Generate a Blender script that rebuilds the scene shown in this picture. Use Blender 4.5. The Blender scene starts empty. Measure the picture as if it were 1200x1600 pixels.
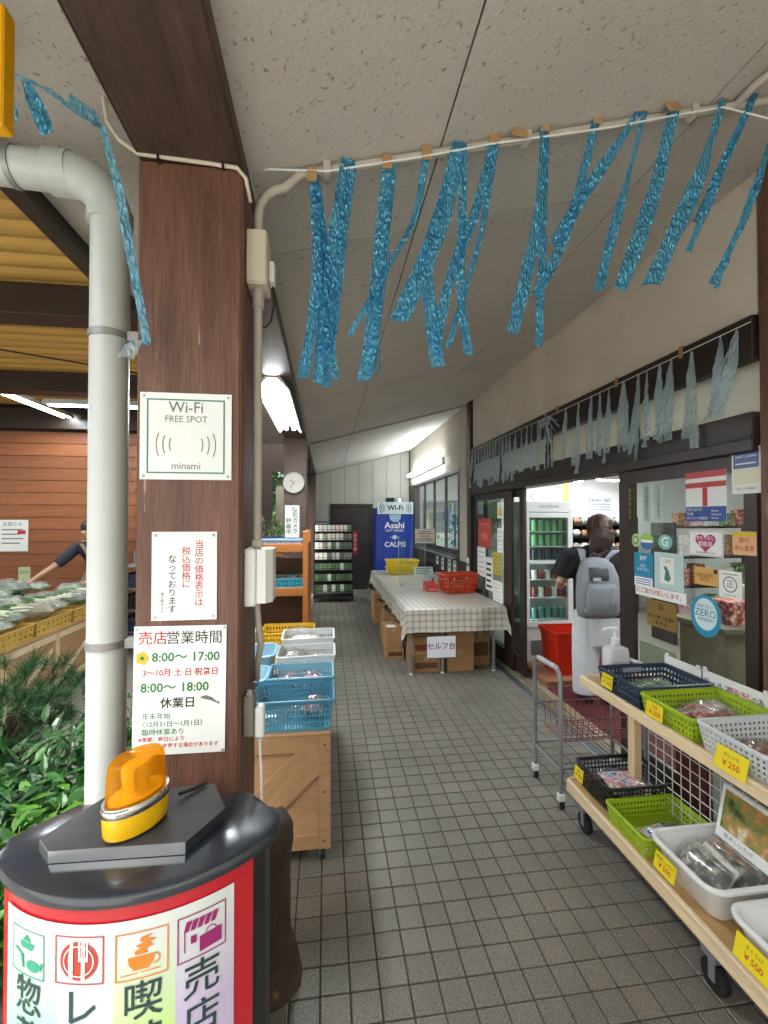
import bpy, math, random
from mathutils import Vector, Matrix, noise
R = math.radians
rnd = random.Random(7)
sc = bpy.context.scene
COL = sc.collection
# ---------------------------------------------------------------- camera, sky, sun, exposure
cd = bpy.data.cameras.new('camera'); cam = bpy.data.objects.new('camera', cd); COL.objects.link(cam)
cd.sensor_fit = 'VERTICAL'; cd.sensor_height = 36; cd.sensor_width = 27; cd.lens = 15.525
cd.clip_start = 0.02; cd.clip_end = 2000
cam.location = (0, 0, 1.6); cam.rotation_euler = (R(90.83), 0, R(-7.43))
sc.camera = cam
SUN_EL, SUN_AZ = 60, 205          # elevation, compass heading the sun stands at (0 = +Y, 90 = +X)
w = bpy.data.worlds.new('World'); sc.world = w; w.use_nodes = True
nt = w.node_tree; bg = nt.nodes['Background']
sky = nt.nodes.new('ShaderNodeTexSky'); sky.sky_type = 'NISHITA'; sky.sun_disc = False
sky.sun_elevation = R(SUN_EL); sky.sun_rotation = R(SUN_AZ); sky.air_density = 1.0; sky.dust_density = 6; sky.ozone_density = 1.0
hs = nt.nodes.new('ShaderNodeHueSaturation'); hs.inputs['Saturation'].default_value = 0.3
nt.links.new(sky.outputs[0], hs.inputs['Color']); nt.links.new(hs.outputs[0], bg.inputs[0]); bg.inputs[1].default_value = 0.14
sl = bpy.data.lights.new('sun', 'SUN'); sl.energy = 1.5; sl.angle = R(12); sl.color = (1, .96, .9)
so = bpy.data.objects.new('sun', sl); COL.objects.link(so)
sv = Vector((math.sin(R(SUN_AZ)) * math.cos(R(SUN_EL)), math.cos(R(SUN_AZ)) * math.cos(R(SUN_EL)), math.sin(R(SUN_EL))))
so.location = sv * 30; so.rotation_euler = (-sv).to_track_quat('-Z', 'Y').to_euler()
vs = sc.view_settings; vs.view_transform = 'Standard'; vs.look = 'None'; vs.gamma = 1; vs.use_curve_mapping = False
vs.exposure = 1.87
sc.cycles.max_bounces = 10; sc.cycles.diffuse_bounces = 5; sc.cycles.transparent_max_bounces = 24
sc.cycles.caustics_reflective = False; sc.cycles.caustics_refractive = False
sc.cycles.sample_clamp_indirect = 4

# ---------------------------------------------------------------- mesh helper
class G:
    def __init__(s): s.v = []; s.f = []; s.m = None
    def add(s, vs, fs):
        n = len(s.v)
        if s.m is not None: vs = [s.m @ Vector(p) for p in vs]
        s.v += [tuple(p) for p in vs]; s.f += [tuple(n + i for i in f) for f in fs]; return s
    def box(s, x0, x1, y0, y1, z0, z1, c=0):
        if c <= 0:
            return s.add([(x0,y0,z0),(x1,y0,z0),(x1,y1,z0),(x0,y1,z0),(x0,y0,z1),(x1,y0,z1),(x1,y1,z1),(x0,y1,z1)],
                         [(3,2,1,0),(4,5,6,7),(0,1,5,4),(1,2,6,5),(2,3,7,6),(3,0,4,7)])
        lo = (x0,y0,z0); hi = (x1,y1,z1); V = []; idx = {}
        for k in range(8):
            sg = (k & 1, k >> 1 & 1, k >> 2 & 1)
            for a in range(3):
                p = [0,0,0]
                for i in range(3):
                    e = hi[i] if sg[i] else lo[i]
                    p[i] = e if i == a else (e - c if sg[i] else e + c)
                idx[(sg, a)] = len(V); V.append(p)
        F = []
        ctr = Vector(((x0+x1)/2,(y0+y1)/2,(z0+z1)/2))
        def face(ids):
            P = [Vector(V[i]) for i in ids]; n = (P[1]-P[0]).cross(P[2]-P[0])
            F.append(ids if n.dot(sum(P, Vector())/len(P) - ctr) > 0 else ids[::-1])
        for a in range(3):
            b, d = [i for i in range(3) if i != a]
            for sa in (0,1):
                ids = []
                for sb, sd in ((0,0),(1,0),(1,1),(0,1)):
                    g = [0,0,0]; g[a] = sa; g[b] = sb; g[d] = sd; ids.append(idx[(tuple(g), a)])
                face(ids)
            for sb in (0,1):
                for sd in (0,1):
                    g0 = [0,0,0]; g0[b] = sb; g0[d] = sd; g1 = list(g0); g1[a] = 1
                    face([idx[(tuple(g0), b)], idx[(tuple(g1), b)], idx[(tuple(g1), d)], idx[(tuple(g0), d)]])
        for k in range(8):
            sg = (k & 1, k >> 1 & 1, k >> 2 & 1); face([idx[(sg, 0)], idx[(sg, 1)], idx[(sg, 2)]])
        return s.add(V, F)
    def tube(s, pts, r, n=8, caps=True):
        P = [Vector(p) for p in pts]; rs = r if isinstance(r, (list, tuple)) else [r]*len(P)
        rings = []; up = None
        for i, p in enumerate(P):
            t = (P[min(i+1, len(P)-1)] - P[max(i-1, 0)]).normalized()
            if up is None: up = t.orthogonal().normalized()
            up = (up - t * up.dot(t)); up = up.normalized() if up.length > 1e-6 else t.orthogonal().normalized()
            q = t.cross(up)
            rings.append([p + (up*math.cos(2*math.pi*k/n) + q*math.sin(2*math.pi*k/n))*rs[i] for k in range(n)])
        return s.loft(rings, caps)
    def loft(s, rings, caps=True):
        n = len(rings[0]); V = [p for r in rings for p in r]; F = []
        for i in range(len(rings)-1):
            for k in range(n):
                F.append((i*n+k, i*n+(k+1) % n, (i+1)*n+(k+1) % n, (i+1)*n+k))
        if caps: F.append(tuple(range(n))[::-1]); F.append(tuple(range((len(rings)-1)*n, len(rings)*n)))
        return s.add(V, F)
    def lathe(s, prof, n=20, c=(0,0,0), sx=1, sy=1):
        return s.loft([[(c[0]+max(r,1e-4)*sx*math.cos(2*math.pi*k/n), c[1]+max(r,1e-4)*sy*math.sin(2*math.pi*k/n), c[2]+z) for k in range(n)] for r, z in prof])
    def prism(s, poly, z0, z1):
        n = len(poly)
        return s.add([(x,y,z0) for x,y in poly]+[(x,y,z1) for x,y in poly],
                     [tuple(range(n))[::-1], tuple(range(n, 2*n))] + [(k,(k+1)%n,n+(k+1)%n,n+k) for k in range(n)])
    def quad(s, a, b, c, d): return s.add([a,b,c,d], [(0,1,2,3)])
    def sheet(s, fn, nu, nv):
        V = [fn(i/nu, j/nv) for j in range(nv+1) for i in range(nu+1)]
        return s.add(V, [(j*(nu+1)+i, j*(nu+1)+i+1, (j+1)*(nu+1)+i+1, (j+1)*(nu+1)+i) for j in range(nv) for i in range(nu)])
    def tf(s, m): s.m = m; return s
    def shift(s, d):
        s.v = [(p[0]+d[0], p[1]+d[1], p[2]+d[2]) for p in s.v]; return s
    def mesh(s, name, smooth=None):
        me = bpy.data.meshes.new(name); me.from_pydata(s.v, [], s.f); me.validate()
        if smooth is not None:
            me.polygons.foreach_set('use_smooth', [True]*len(me.polygons)); me.set_sharp_from_angle(angle=R(smooth))
        return me
def box(*a, c=0): return G().box(*a, c=c)
def tube(*a, **k): return G().tube(*a, **k)

def link(o, parent=None, loc=None, rot=None):
    COL.objects.link(o)
    if parent is not None: o.parent = parent
    if loc is not None: o.location = loc
    if rot is not None: o.rotation_euler = rot if isinstance(rot, (tuple, list)) else (0, 0, rot)
    return o
def tag(o, label=None, cat=None, group=None, kind=None):
    if label: o['label'] = label
    if cat: o['category'] = cat
    if group: o['group'] = group
    if kind: o['kind'] = kind
    return o
def wl(o):
    p = Vector((0,0,0))
    while o is not None: p += Vector(o.location); o = o.parent
    return p
def obj(name, g, m, parent=None, loc=None, rot=None, sm=None, W=True):
    """W: the mesh is given in world coordinates and moved under its (unrotated) parent."""
    if isinstance(g, G):
        if W and parent is not None and loc is None: g.shift(-wl(parent))
        g = g.mesh(name, sm)
    o = bpy.data.objects.new(name, g)
    if m is not None and not o.data.materials: o.data.materials.append(m)
    return link(o, parent, loc, rot)
def one(name, g, m, label, cat, group=None, loc=None, rot=None, sm=None):
    """a thing that is one mesh; the mesh comes in world coordinates and its origin is moved to its base"""
    if isinstance(g, G) and loc is None:
        xs = [p[0] for p in g.v]; ys = [p[1] for p in g.v]; zs = [p[2] for p in g.v]
        loc = ((min(xs)+max(xs))/2, (min(ys)+max(ys))/2, min(zs)); g.shift((-loc[0], -loc[1], -loc[2]))
    return tag(obj(name, g, m, None, loc, rot, sm), label, cat, group)
def thing(name, label, cat, loc=(0,0,0), rz=0, group=None):
    o = bpy.data.objects.new(name, None); o.empty_display_size = .05; link(o, None, loc, (0,0,rz)); return tag(o, label, cat, group)
def struct(name, g, m, sm=None): return tag(obj(name, g, m, sm=sm), kind='structure')
def copy_tree(o, parent=None):
    c = o.copy(); COL.objects.link(c); c.parent = parent
    for ch in list(o.children): copy_tree(ch, c)
    return c

# ---------------------------------------------------------------- materials
def hexc(h):
    h = h.lstrip('#'); r = [int(h[i:i+2], 16)/255 for i in (0,2,4)]
    return tuple(x/12.92 if x <= .04045 else ((x+.055)/1.055)**2.4 for x in r) + (1,)
MATS = {}
def mat(name, c, rough=.6, metal=0, var=.12, vs=6, bump=0, bs=60, spec=.5, stretch=None, wear=None, rnd_obj=0, rnd_isl=0, coat=0, trans=0, emit=0, alpha=None, var2=0, vs2=90, thin=0):
    """procedural principled material: two noises vary the colour, a third makes relief, wear = (colour, amount, scale) chips"""
    if name in MATS: return MATS[name]
    m = bpy.data.materials.new(name); m.use_nodes = True; n = m.node_tree.nodes; l = m.node_tree.links
    b = n['Principled BSDF']; c = hexc(c) if isinstance(c, str) else tuple(c)+(1,)*(4-len(c))
    tc = n.new('ShaderNodeTexCoord'); mp = n.new('ShaderNodeMapping'); l.new(tc.outputs['Object'], mp.inputs[0])
    if stretch: mp.inputs['Scale'].default_value = stretch
    val = None
    def addv(node_out, amt, val):
        mr = n.new('ShaderNodeMapRange'); mr.inputs['From Min'].default_value = .3; mr.inputs['From Max'].default_value = .7
        mr.inputs['To Min'].default_value = 1-amt; mr.inputs['To Max'].default_value = 1+amt; l.new(node_out, mr.inputs[0])
        if val is None: return mr.outputs[0]
        mu = n.new('ShaderNodeMath'); mu.operation = 'MULTIPLY'; l.new(val, mu.inputs[0]); l.new(mr.outputs[0], mu.inputs[1]); return mu.outputs[0]
    if var:
        t = n.new('ShaderNodeTexNoise'); t.inputs['Scale'].default_value = vs; t.inputs['Detail'].default_value = 6; l.new(mp.outputs[0], t.inputs[0]); val = addv(t.outputs[0], var, val)
    if var2:
        t = n.new('ShaderNodeTexNoise'); t.inputs['Scale'].default_value = vs2; t.inputs['Detail'].default_value = 3; l.new(mp.outputs[0], t.inputs[0]); val = addv(t.outputs[0], var2, val)
    if rnd_obj:
        t = n.new('ShaderNodeObjectInfo'); val = addv(t.outputs['Random'], rnd_obj, val)
    if rnd_isl:
        t = n.new('ShaderNodeNewGeometry'); val = addv(t.outputs['Random Per Island'], rnd_isl, val)
    cout = None
    if val is not None:
        mx = n.new('ShaderNodeMix'); mx.data_type = 'RGBA'; mx.blend_type = 'MULTIPLY'; mx.inputs[0].default_value = 1
        mx.inputs[6].default_value = c; l.new(val, mx.inputs[7]); cout = mx.outputs[2]
    else: b.inputs['Base Color'].default_value = c
    if wear:
        t = n.new('ShaderNodeTexNoise'); t.inputs['Scale'].default_value = wear[2]; t.inputs['Detail'].default_value = 8; t.inputs['Roughness'].default_value = .65
        l.new((mp if len(wear) < 4 else tc).outputs[0 if len(wear) < 4 else 3], t.inputs[0])
        cr = n.new('ShaderNodeValToRGB'); cr.color_ramp.elements[0].position = .72-wear[1]; cr.color_ramp.elements[1].position = .76-wear[1]+.02
        l.new(t.outputs[0], cr.inputs[0])
        mx2 = n.new('ShaderNodeMix'); mx2.data_type = 'RGBA'; l.new(cr.outputs[0], mx2.inputs[0])
        if cout: l.new(cout, mx2.inputs[6])
        else: mx2.inputs[6].default_value = c
        mx2.inputs[7].default_value = hexc(wear[0]); cout = mx2.outputs[2]
    if cout: l.new(cout, b.inputs['Base Color'])
    b.inputs['Roughness'].default_value = rough; b.inputs['Metallic'].default_value = metal; b.inputs['Specular IOR Level'].default_value = spec
    if coat: b.inputs['Coat Weight'].default_value = coat; b.inputs['Coat Roughness'].default_value = .1
    if trans: b.inputs['Transmission Weight'].default_value = trans
    if emit: b.inputs['Emission Color'].default_value = c; b.inputs['Emission Strength'].default_value = emit
    if alpha is not None: b.inputs['Alpha'].default_value = alpha
    if bump:
        t = n.new('ShaderNodeTexNoise'); t.inputs['Scale'].default_value = bs; t.inputs['Detail'].default_value = 4; l.new(mp.outputs[0], t.inputs[0])
        bp = n.new('ShaderNodeBump'); bp.inputs['Strength'].default_value = bump; bp.inputs['Distance'].default_value = .01; l.new(t.outputs[0], bp.inputs['Height']); l.new(bp.outputs[0], b.inputs['Normal'])
    if thin:
        tr = n.new('ShaderNodeBsdfTranslucent'); ms = n.new('ShaderNodeMixShader'); ms.inputs[0].default_value = thin
        if cout: l.new(cout, tr.inputs[0])
        else: tr.inputs[0].default_value = c
        l.new(b.outputs[0], ms.inputs[1]); l.new(tr.outputs[0], ms.inputs[2]); l.new(ms.outputs[0], n['Material Output'].inputs[0])
    MATS[name] = m; return m
def clear(name, tint='#ffffff', rough=.02, ior=1.45, body=None, amt=0, bump=0, bs=30):
    """thin clear sheet: transparent with a fresnel reflection; amt mixes in a tinted body (cloudy film)"""
    if name in MATS: return MATS[name]
    m = bpy.data.materials.new(name); m.use_nodes = True; n = m.node_tree.nodes; l = m.node_tree.links; n.remove(n['Principled BSDF'])
    tr = n.new('ShaderNodeBsdfTransparent'); tr.inputs[0].default_value = hexc(tint)
    gl = n.new('ShaderNodeBsdfGlossy'); gl.inputs['Roughness'].default_value = rough
    fr = n.new('ShaderNodeLayerWeight'); fr.inputs[0].default_value = .5          # facing, same from both sides of a thin sheet
    pw = n.new('ShaderNodeMath'); pw.operation = 'POWER'; pw.inputs[1].default_value = 4; l.new(fr.outputs['Facing'], pw.inputs[0])
    mr = n.new('ShaderNodeMapRange'); mr.inputs['To Min'].default_value = .035; mr.inputs['To Max'].default_value = .8; l.new(pw.outputs[0], mr.inputs[0])
    ms = n.new('ShaderNodeMixShader'); l.new(mr.outputs[0], ms.inputs[0]); l.new(gl.outputs[0], ms.inputs[2])
    first = tr.outputs[0]
    if amt:
        df = n.new('ShaderNodeBsdfDiffuse'); df.inputs[0].default_value = hexc(body or tint); m2 = n.new('ShaderNodeMixShader'); m2.inputs[0].default_value = amt
        l.new(tr.outputs[0], m2.inputs[1]); l.new(df.outputs[0], m2.inputs[2]); first = m2.outputs[0]
    if bump:
        tc = n.new('ShaderNodeTexCoord'); t = n.new('ShaderNodeTexNoise'); t.inputs['Scale'].default_value = bs; l.new(tc.outputs['Object'], t.inputs[0])
        bp = n.new('ShaderNodeBump'); bp.inputs['Strength'].default_value = bump; l.new(t.outputs[0], bp.inputs['Height'])
        l.new(bp.outputs[0], gl.inputs['Normal']); l.new(bp.outputs[0], fr.inputs['Normal'])
    l.new(first, ms.inputs[1]); l.new(ms.outputs[0], n['Material Output'].inputs[0]); MATS[name] = m; return m
def glow(name, c, e):
    if name in MATS: return MATS[name]
    m = bpy.data.materials.new(name); m.use_nodes = True; n = m.node_tree.nodes; n.remove(n['Principled BSDF'])
    em = n.new('ShaderNodeEmission'); em.inputs[0].default_value = hexc(c); em.inputs[1].default_value = e
    m.node_tree.links.new(em.outputs[0], n['Material Output'].inputs[0]); MATS[name] = m; return m

DARKWOOD = mat('dark_stained_wood', '#674739', .55, var=.3, vs=3, var2=.22, vs2=26, stretch=(6,6,.5), bump=.25, bs=20, wear=('#a58a78', .10, 6))
BEAMWOOD = mat('dark_beam_wood', '#4a372f', .6, var=.3, vs=3, var2=.25, vs2=22, stretch=(6,.5,6), bump=.2, bs=20, wear=('#7d685c', .0, 7))
BROWNFR = mat('dark_brown_frame', '#2c211c', .45, var=.15, vs=4, bump=.05)
BLACKFR = mat('black_frame', '#15130f', .5, var=.2)
PLASTER = mat('beige_plaster', '#d0c8ba', .85, var=.07, vs=2.5, bump=.12, bs=120, wear=('#bdb2a0', .06, 2.6))
WHITEWALL = mat('white_wall', '#dcdcd8', .7, var=.04, vs=2)
PAPER = mat('white_paper', '#e9ebe8', .55, var=.03, vs=8)
GLOSSPAPER = mat('laminated_paper', '#e6ebe8', .18, var=.03, vs=5, spec=.5)
INK = mat('black_ink', '#1c1b1c', .6, var=0)
RED = mat('red_ink', '#b8262b', .6, var=0)
GREEN = mat('green_ink', '#2f7d46', .6, var=0)
TEAL = mat('teal_ink', '#3d7a74', .6, var=0)
GREYINK = mat('grey_ink', '#6d6f70', .6, var=0)
BLUEINK = mat('blue_ink', '#2c4f9c', .55, var=0)
WHITEINK = mat('white_ink', '#f0f0ee', .55, var=0)
PVC = mat('grey_pvc', '#b9bfbd', .35, var=.05, vs=5, bump=.02)
CONDUIT = mat('beige_conduit', '#b3aca0', .5, var=.08, vs=9)
CREAM = mat('cream_plastic', '#c9c2ad', .45, var=.06)
WHITEPL = mat('white_plastic', '#dfe2df', .35, var=.03)
ALU = mat('aluminium', '#b9bcbc', .3, metal=.9, var=.06)
STEEL = mat('grey_painted_steel', '#8f9596', .35, metal=.5, var=.06)
RUBBER = mat('black_rubber', '#17181a', .6, var=.1)
PINE = mat('pale_pine', '#dcc6a2', .55, var=.14, vs=3, var2=.1, vs2=18, stretch=(8,.7,8), bump=.06)
PINEX = mat('pale_pine_cross', '#cfb083', .55, var=.14, vs=3, var2=.1, vs2=18, stretch=(.7,8,8), bump=.06)
PINEZ = mat('pale_pine_upright', '#d6bd95', .55, var=.14, vs=3, var2=.1, vs2=18, stretch=(8,8,.7), bump=.06)
PLY = mat('plywood', '#b38b66', .6, var=.12, vs=2, var2=.1, vs2=14, stretch=(.8,8,5), bump=.08, rnd_obj=.08)
ORANGEWOOD = mat('orange_wood', '#a8672f', .45, var=.16, vs=3, var2=.12, vs2=16, stretch=(7,7,.7), bump=.05)
CARD = mat('cardboard', '#a17a50', .75, var=.08, vs=4, var2=.05, vs2=50, rnd_obj=.12)
GLASS = clear('window_glass', '#eef4f2')
FILM = clear('clear_film', '#f8fbfb', rough=.1, body='#d8dee0', amt=.06, bump=.35, bs=30)
ACRYL = clear('acrylic', '#f4fbfa')
CRATEW = mat('brown_crate_wood', '#a9855f', .6, var=.14, vs=3, var2=.1, vs2=16, stretch=(.8,6,3), bump=.08)
TUBE = glow('lit_tube', '#f4fbff', 50); WALLTUBE = glow('lit_wall_tube', '#f4fbff', 14); HALLTUBE = glow('lit_hall_tube', '#f4fbff', 22); SHOPTUBE = glow('lit_shop_tube', '#f6fbff', 45)

# ---------------------------------------------------------------- lettering and signs
def text(body, size, m, parent, u, v, y=-.002, align='CENTER', bold=0, sx=1, name='lettering', vert=False, ls=1, fn=None, rot=0):
    c = bpy.data.curves.new('text', 'FONT'); c.body = '\n'.join(body) if vert else body
    c.size = size; c.offset = bold*size; c.resolution_u = 2; c.align_x = align; c.align_y = 'CENTER'; c.space_line = ls
    t = bpy.data.objects.new('text', c); me = bpy.data.meshes.new_from_object(t)
    bpy.data.objects.remove(t); bpy.data.curves.remove(c); me.name = name
    me.materials.clear()
    ca, sa = math.cos(rot), math.sin(rot)
    for q in me.vertices:
        x, z = q.co.x*sx, q.co.y
        x, z = x*ca - z*sa, x*sa + z*ca
        q.co = fn(u+x, v+z) if fn else (u+x, y, v+z)
    return obj(name, me, m, parent, (0,0,0))
def panel(g, u0, u1, v0, v1, y0, y1, c=0): return g.box(u0, u1, y0, y1, v0, v1, c)
def sign(name, label, cat, loc, rz, w, h, m=PAPER, th=.003, group=None, tilt=0, c=0, roll=0):
    """flat panel, local x right, z up, front towards local -y"""
    o = obj(name, box(-w/2, w/2, -th/2, th/2, -h/2, h/2, c=c), m)
    o.location = loc; o.rotation_euler = (tilt, roll, rz); return tag(o, label, cat, group)
def patch(parent, u0, u1, v0, v1, m, name='printed_area', y=-.0022, th=.0008):
    return obj(name, box(u0, u1, y-th/2, y+th/2, v0, v1), m, parent, (0,0,0))
def poly(parent, pts, m, name='printed_shape', y=-.0032, th=.0008, fn=None):
    n = len(pts); f = fn or (lambda u, v: (u, y, v))
    return obj(name, G().add([f(*p) for p in pts], [tuple(range(n))]), m, parent, (0,0,0))
def circ(cx, cy, r, n=24, a0=0, a1=2*math.pi, ry=None):
    return [(cx+r*math.cos(a0+(a1-a0)*k/n), cy+(ry or r)*math.sin(a0+(a1-a0)*k/n)) for k in range(n + (0 if a1-a0 > 6.28 else 1))]
def ringpoly(parent, cx, cy, r, t, m, a0=0, a1=2*math.pi, y=-.0032, name='printed_shape', n=32, fn=None, ry=1):
    f = fn or (lambda u, v: (u, y, v)); g = G()
    for k in range(n):
        a, b = a0+(a1-a0)*k/n, a0+(a1-a0)*(k+1)/n
        g.quad(*[f(cx+q*math.cos(s), cy+q*ry*math.sin(s)) for q, s in ((r,a),(r+t,a),(r+t,b),(r,b))])
    return obj(name, g, m, parent, (0,0,0))
def frame(parent, u0, u1, v0, v1, t, m, y=-.003, name='printed_border', fn=None, n=8):
    g = G(); f = fn or (lambda u, v: (u, y, v))
    for a, b, c_, d in ((u0,u1,v0,v0+t),(u0,u1,v1-t,v1),(u0,u0+t,v0+t,v1-t),(u1-t,u1,v0+t,v1-t)):
        for k in range(n):
            p, q = a+(b-a)*k/n, a+(b-a)*(k+1)/n
            g.quad(f(p,c_), f(q,c_), f(q,d), f(p,d))
    return obj(name, g, m, parent, (0,0,0))
# ================================================================ SETTING
ASPHALT = mat('asphalt', (.055,.055,.056), .9, var=.2, vs=3, var2=.25, vs2=160, bump=.3, bs=150)
CONC = mat('concrete_floor', '#77736a', .8, var=.15, vs=1.6, var2=.1, vs2=40, bump=.1)
struct('ground', box(-400, 400, -400, 400, -.5, -.03), ASPHALT)
struct('forecourt', box(-14, 12, -16, -.41, -.03, -.008), mat('pale_concrete_paving', '#c6c4bd', .85, var=.12, vs=1.5, var2=.1, vs2=30, bump=.1))
struct('hall_floor', box(-8, -.62, -.4, 11, -.03, -.006), CONC)

# ---- tiled corridor floor
def tile_material():
    m = mat('speckled_floor_tile', '#6e6b63', .5, var=.1, vs=1.1, var2=.45, vs2=130, rnd_obj=.05, rnd_isl=.05, bump=.12, bs=220)
    n = m.node_tree.nodes; l = m.node_tree.links; b = n['Principled BSDF']
    src = b.inputs['Base Color'].links[0].from_socket
    # each tile leans a little towards pink-brown or grey-green
    ob = n.new('ShaderNodeObjectInfo'); ge = n.new('ShaderNodeNewGeometry'); ad = n.new('ShaderNodeMath'); ad.operation = 'ADD'
    l.new(ob.outputs['Random'], ad.inputs[0]); l.new(ge.outputs['Random Per Island'], ad.inputs[1])
    fr = n.new('ShaderNodeMath'); fr.operation = 'FRACT'; l.new(ad.outputs[0], fr.inputs[0])
    cr = n.new('ShaderNodeValToRGB'); e = cr.color_ramp.elements; e[0].color = (1.05,.98,.95,1); e[1].color = (.97,1.0,.985,1)
    l.new(fr.outputs[0], cr.inputs[0])
    mx = n.new('ShaderNodeMix'); mx.data_type = 'RGBA'; mx.blend_type = 'MULTIPLY'; mx.inputs[0].default_value = 1
    l.new(src, mx.inputs[6]); l.new(cr.outputs[0], mx.inputs[7])
    # pale worn grit from feet, in world space so that it runs over the joints
    tc = n.new('ShaderNodeNewGeometry'); t = n.new('ShaderNodeTexNoise'); t.inputs['Scale'].default_value = 1.3; t.inputs['Detail'].default_value = 7; l.new(tc.outputs['Position'], t.inputs[0])
    mr = n.new('ShaderNodeMapRange'); mr.inputs['From Min'].default_value = .35; mr.inputs['From Max'].default_value = .7; mr.inputs['To Min'].default_value = .8; mr.inputs['To Max'].default_value = 1.15; l.new(t.outputs[0], mr.inputs[0])
    m3 = n.new('ShaderNodeMix'); m3.data_type = 'RGBA'; m3.blend_type = 'MULTIPLY'; m3.inputs[0].default_value = 1
    l.new(mx.outputs[2], m3.inputs[6]); l.new(mr.outputs[0], m3.inputs[7]); l.new(m3.outputs[2], b.inputs['Base Color'])
    return m
TILE = tile_material()
GROUT = mat('dark_grout', '#3b3833', .9, var=.25, vs=9)
floor = struct('floor', box(-.62, 1.9, -2.6, 10.0, -.03, -.0035), GROUT)
S_ = .101; TX = .487; TY = 1.415
tile_me = box(-.0475, .0475, -.0475, .0475, -.012, 0, c=.0016).mesh('tile')
tile_me.materials.append(TILE)
cells = []
for i in range(-11, 15):
    for j in range(-40, 86):
        x = TX + (i+.5)*S_; y = TY + (j+.5)*S_
        if x > 1.9-.04 or y > 9.96: continue
        cells.append((x, y))
def near(c):
    x, y = c
    seen = y > 1.34 and x > -.12+(.1 if y < 2.2 else 0) and not (x > 1.3 and y < 2.25) and x < 1.85 and x < y*1.05
    return (0 if seen else 1, y)
cells.sort(key=near)
for x, y in cells[:300]: obj('tile', tile_me, None, floor, (x, y, rnd.uniform(-.0008, .0006)), (rnd.uniform(-.004,.004), rnd.uniform(-.004,.004), rnd.choice((0,1,2,3))*math.pi/2))
g = G()
for x, y in cells[300:]:
    z = rnd.uniform(-.0008, .0006)
    g.box(x-.0475, x+.0475, y-.0475, y+.0475, -.012, z, c=.0025)
tag(obj('tile_field', g, TILE, floor), kind='stuff')

# ---- sloping eave ceiling of rough boards
def ceil_mat():
    m = mat('rough_ceiling_board', '#bab6ae', .85, var=.06, vs=1.3, bump=.22, bs=90, rnd_obj=.03)
    n = m.node_tree.nodes; l = m.node_tree.links; b = n['Principled BSDF']
    src = b.inputs['Base Color'].links[0].from_socket
    tc = n.new('ShaderNodeTexCoord'); mp = n.new('ShaderNodeMapping'); mp.inputs['Scale'].default_value = (1, 1, 1); l.new(tc.outputs['Object'], mp.inputs[0])
    nz = n.new('ShaderNodeTexNoise'); nz.inputs['Scale'].default_value = 62; nz.inputs['Detail'].default_value = 3; nz.inputs['Distortion'].default_value = .6; l.new(mp.outputs[0], nz.inputs[0])
    cr = n.new('ShaderNodeValToRGB'); cr.color_ramp.elements[0].position = .27; cr.color_ramp.elements[0].color = (.5,.48,.45,1); cr.color_ramp.elements[1].position = .38; cr.color_ramp.elements[1].color = (1,1,1,1); l.new(nz.outputs[0], cr.inputs[0])
    mx = n.new('ShaderNodeMix'); mx.data_type = 'RGBA'; mx.blend_type = 'MULTIPLY'; mx.inputs[0].default_value = 1; l.new(src, mx.inputs[6]); l.new(cr.outputs[0], mx.inputs[7]); l.new(mx.outputs[2], b.inputs['Base Color'])
    bp = n.new('ShaderNodeBump'); bp.inputs['Strength'].default_value = .5; bp.inputs['Distance'].default_value = .006; l.new(cr.outputs[0], bp.inputs['Height'])
    old = b.inputs['Normal'].links[0].from_socket; l.new(old, bp.inputs['Normal']); l.new(bp.outputs[0], b.inputs['Normal'])
    return m
CEIL = ceil_mat()
SLOPE = .265; CA = math.atan(SLOPE)
def cz(x): return 3.15 - SLOPE*(1.9 - x)
def slab(g, x0, x1, y0, y1, d0, d1):
    return g.add([(x0,y0,cz(x0)+d0),(x1,y0,cz(x1)+d0),(x1,y1,cz(x1)+d0),(x0,y1,cz(x0)+d0),(x0,y0,cz(x0)+d1),(x1,y0,cz(x1)+d1),(x1,y1,cz(x1)+d1),(x0,y1,cz(x0)+d1)],
                 [(3,2,1,0),(4,5,6,7),(0,1,5,4),(1,2,6,5),(2,3,7,6),(3,0,4,7)])
ceiling = struct('ceiling', slab(G(), -.48, 2.0, -1.6, 10.05, .012, .12), BLACKFR)
XB = [-.30, .345, 1.265, 1.893]; YB = [-1.58, -.37, 1.69, 3.75, 5.81, 7.87, 9.99]
for i in range(3):
    for j in range(6):
        x0, x1, y0, y1 = XB[i]+.003, XB[i+1]-.003, YB[j]+.003, YB[j+1]-.003
        cx, cy = (x0+x1)/2, (y0+y1)/2; dz = rnd.uniform(-.001, .001)
        gg = slab(G(), x0, x1, y0, y1, 0, .013).shift((-cx, -cy, -cz(cx)))
        obj('ceiling_panel', gg, CEIL, ceiling, (cx, cy, cz(cx)+dz))
# ---- flat soffit left of the beam
soffit = struct('soffit', box(-.92, -.487, -.4, 6.4, 2.66, 2.80), CEIL)
obj('soffit_edge', box(-.99, -.923, -.4, 6.4, 2.60, 3.16, c=.004), BROWNFR, soffit)
obj('cream_trim', box(-.53, -.49, -.6, 1.19, 2.625, 2.657, c=.004), CREAM, soffit)

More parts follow.
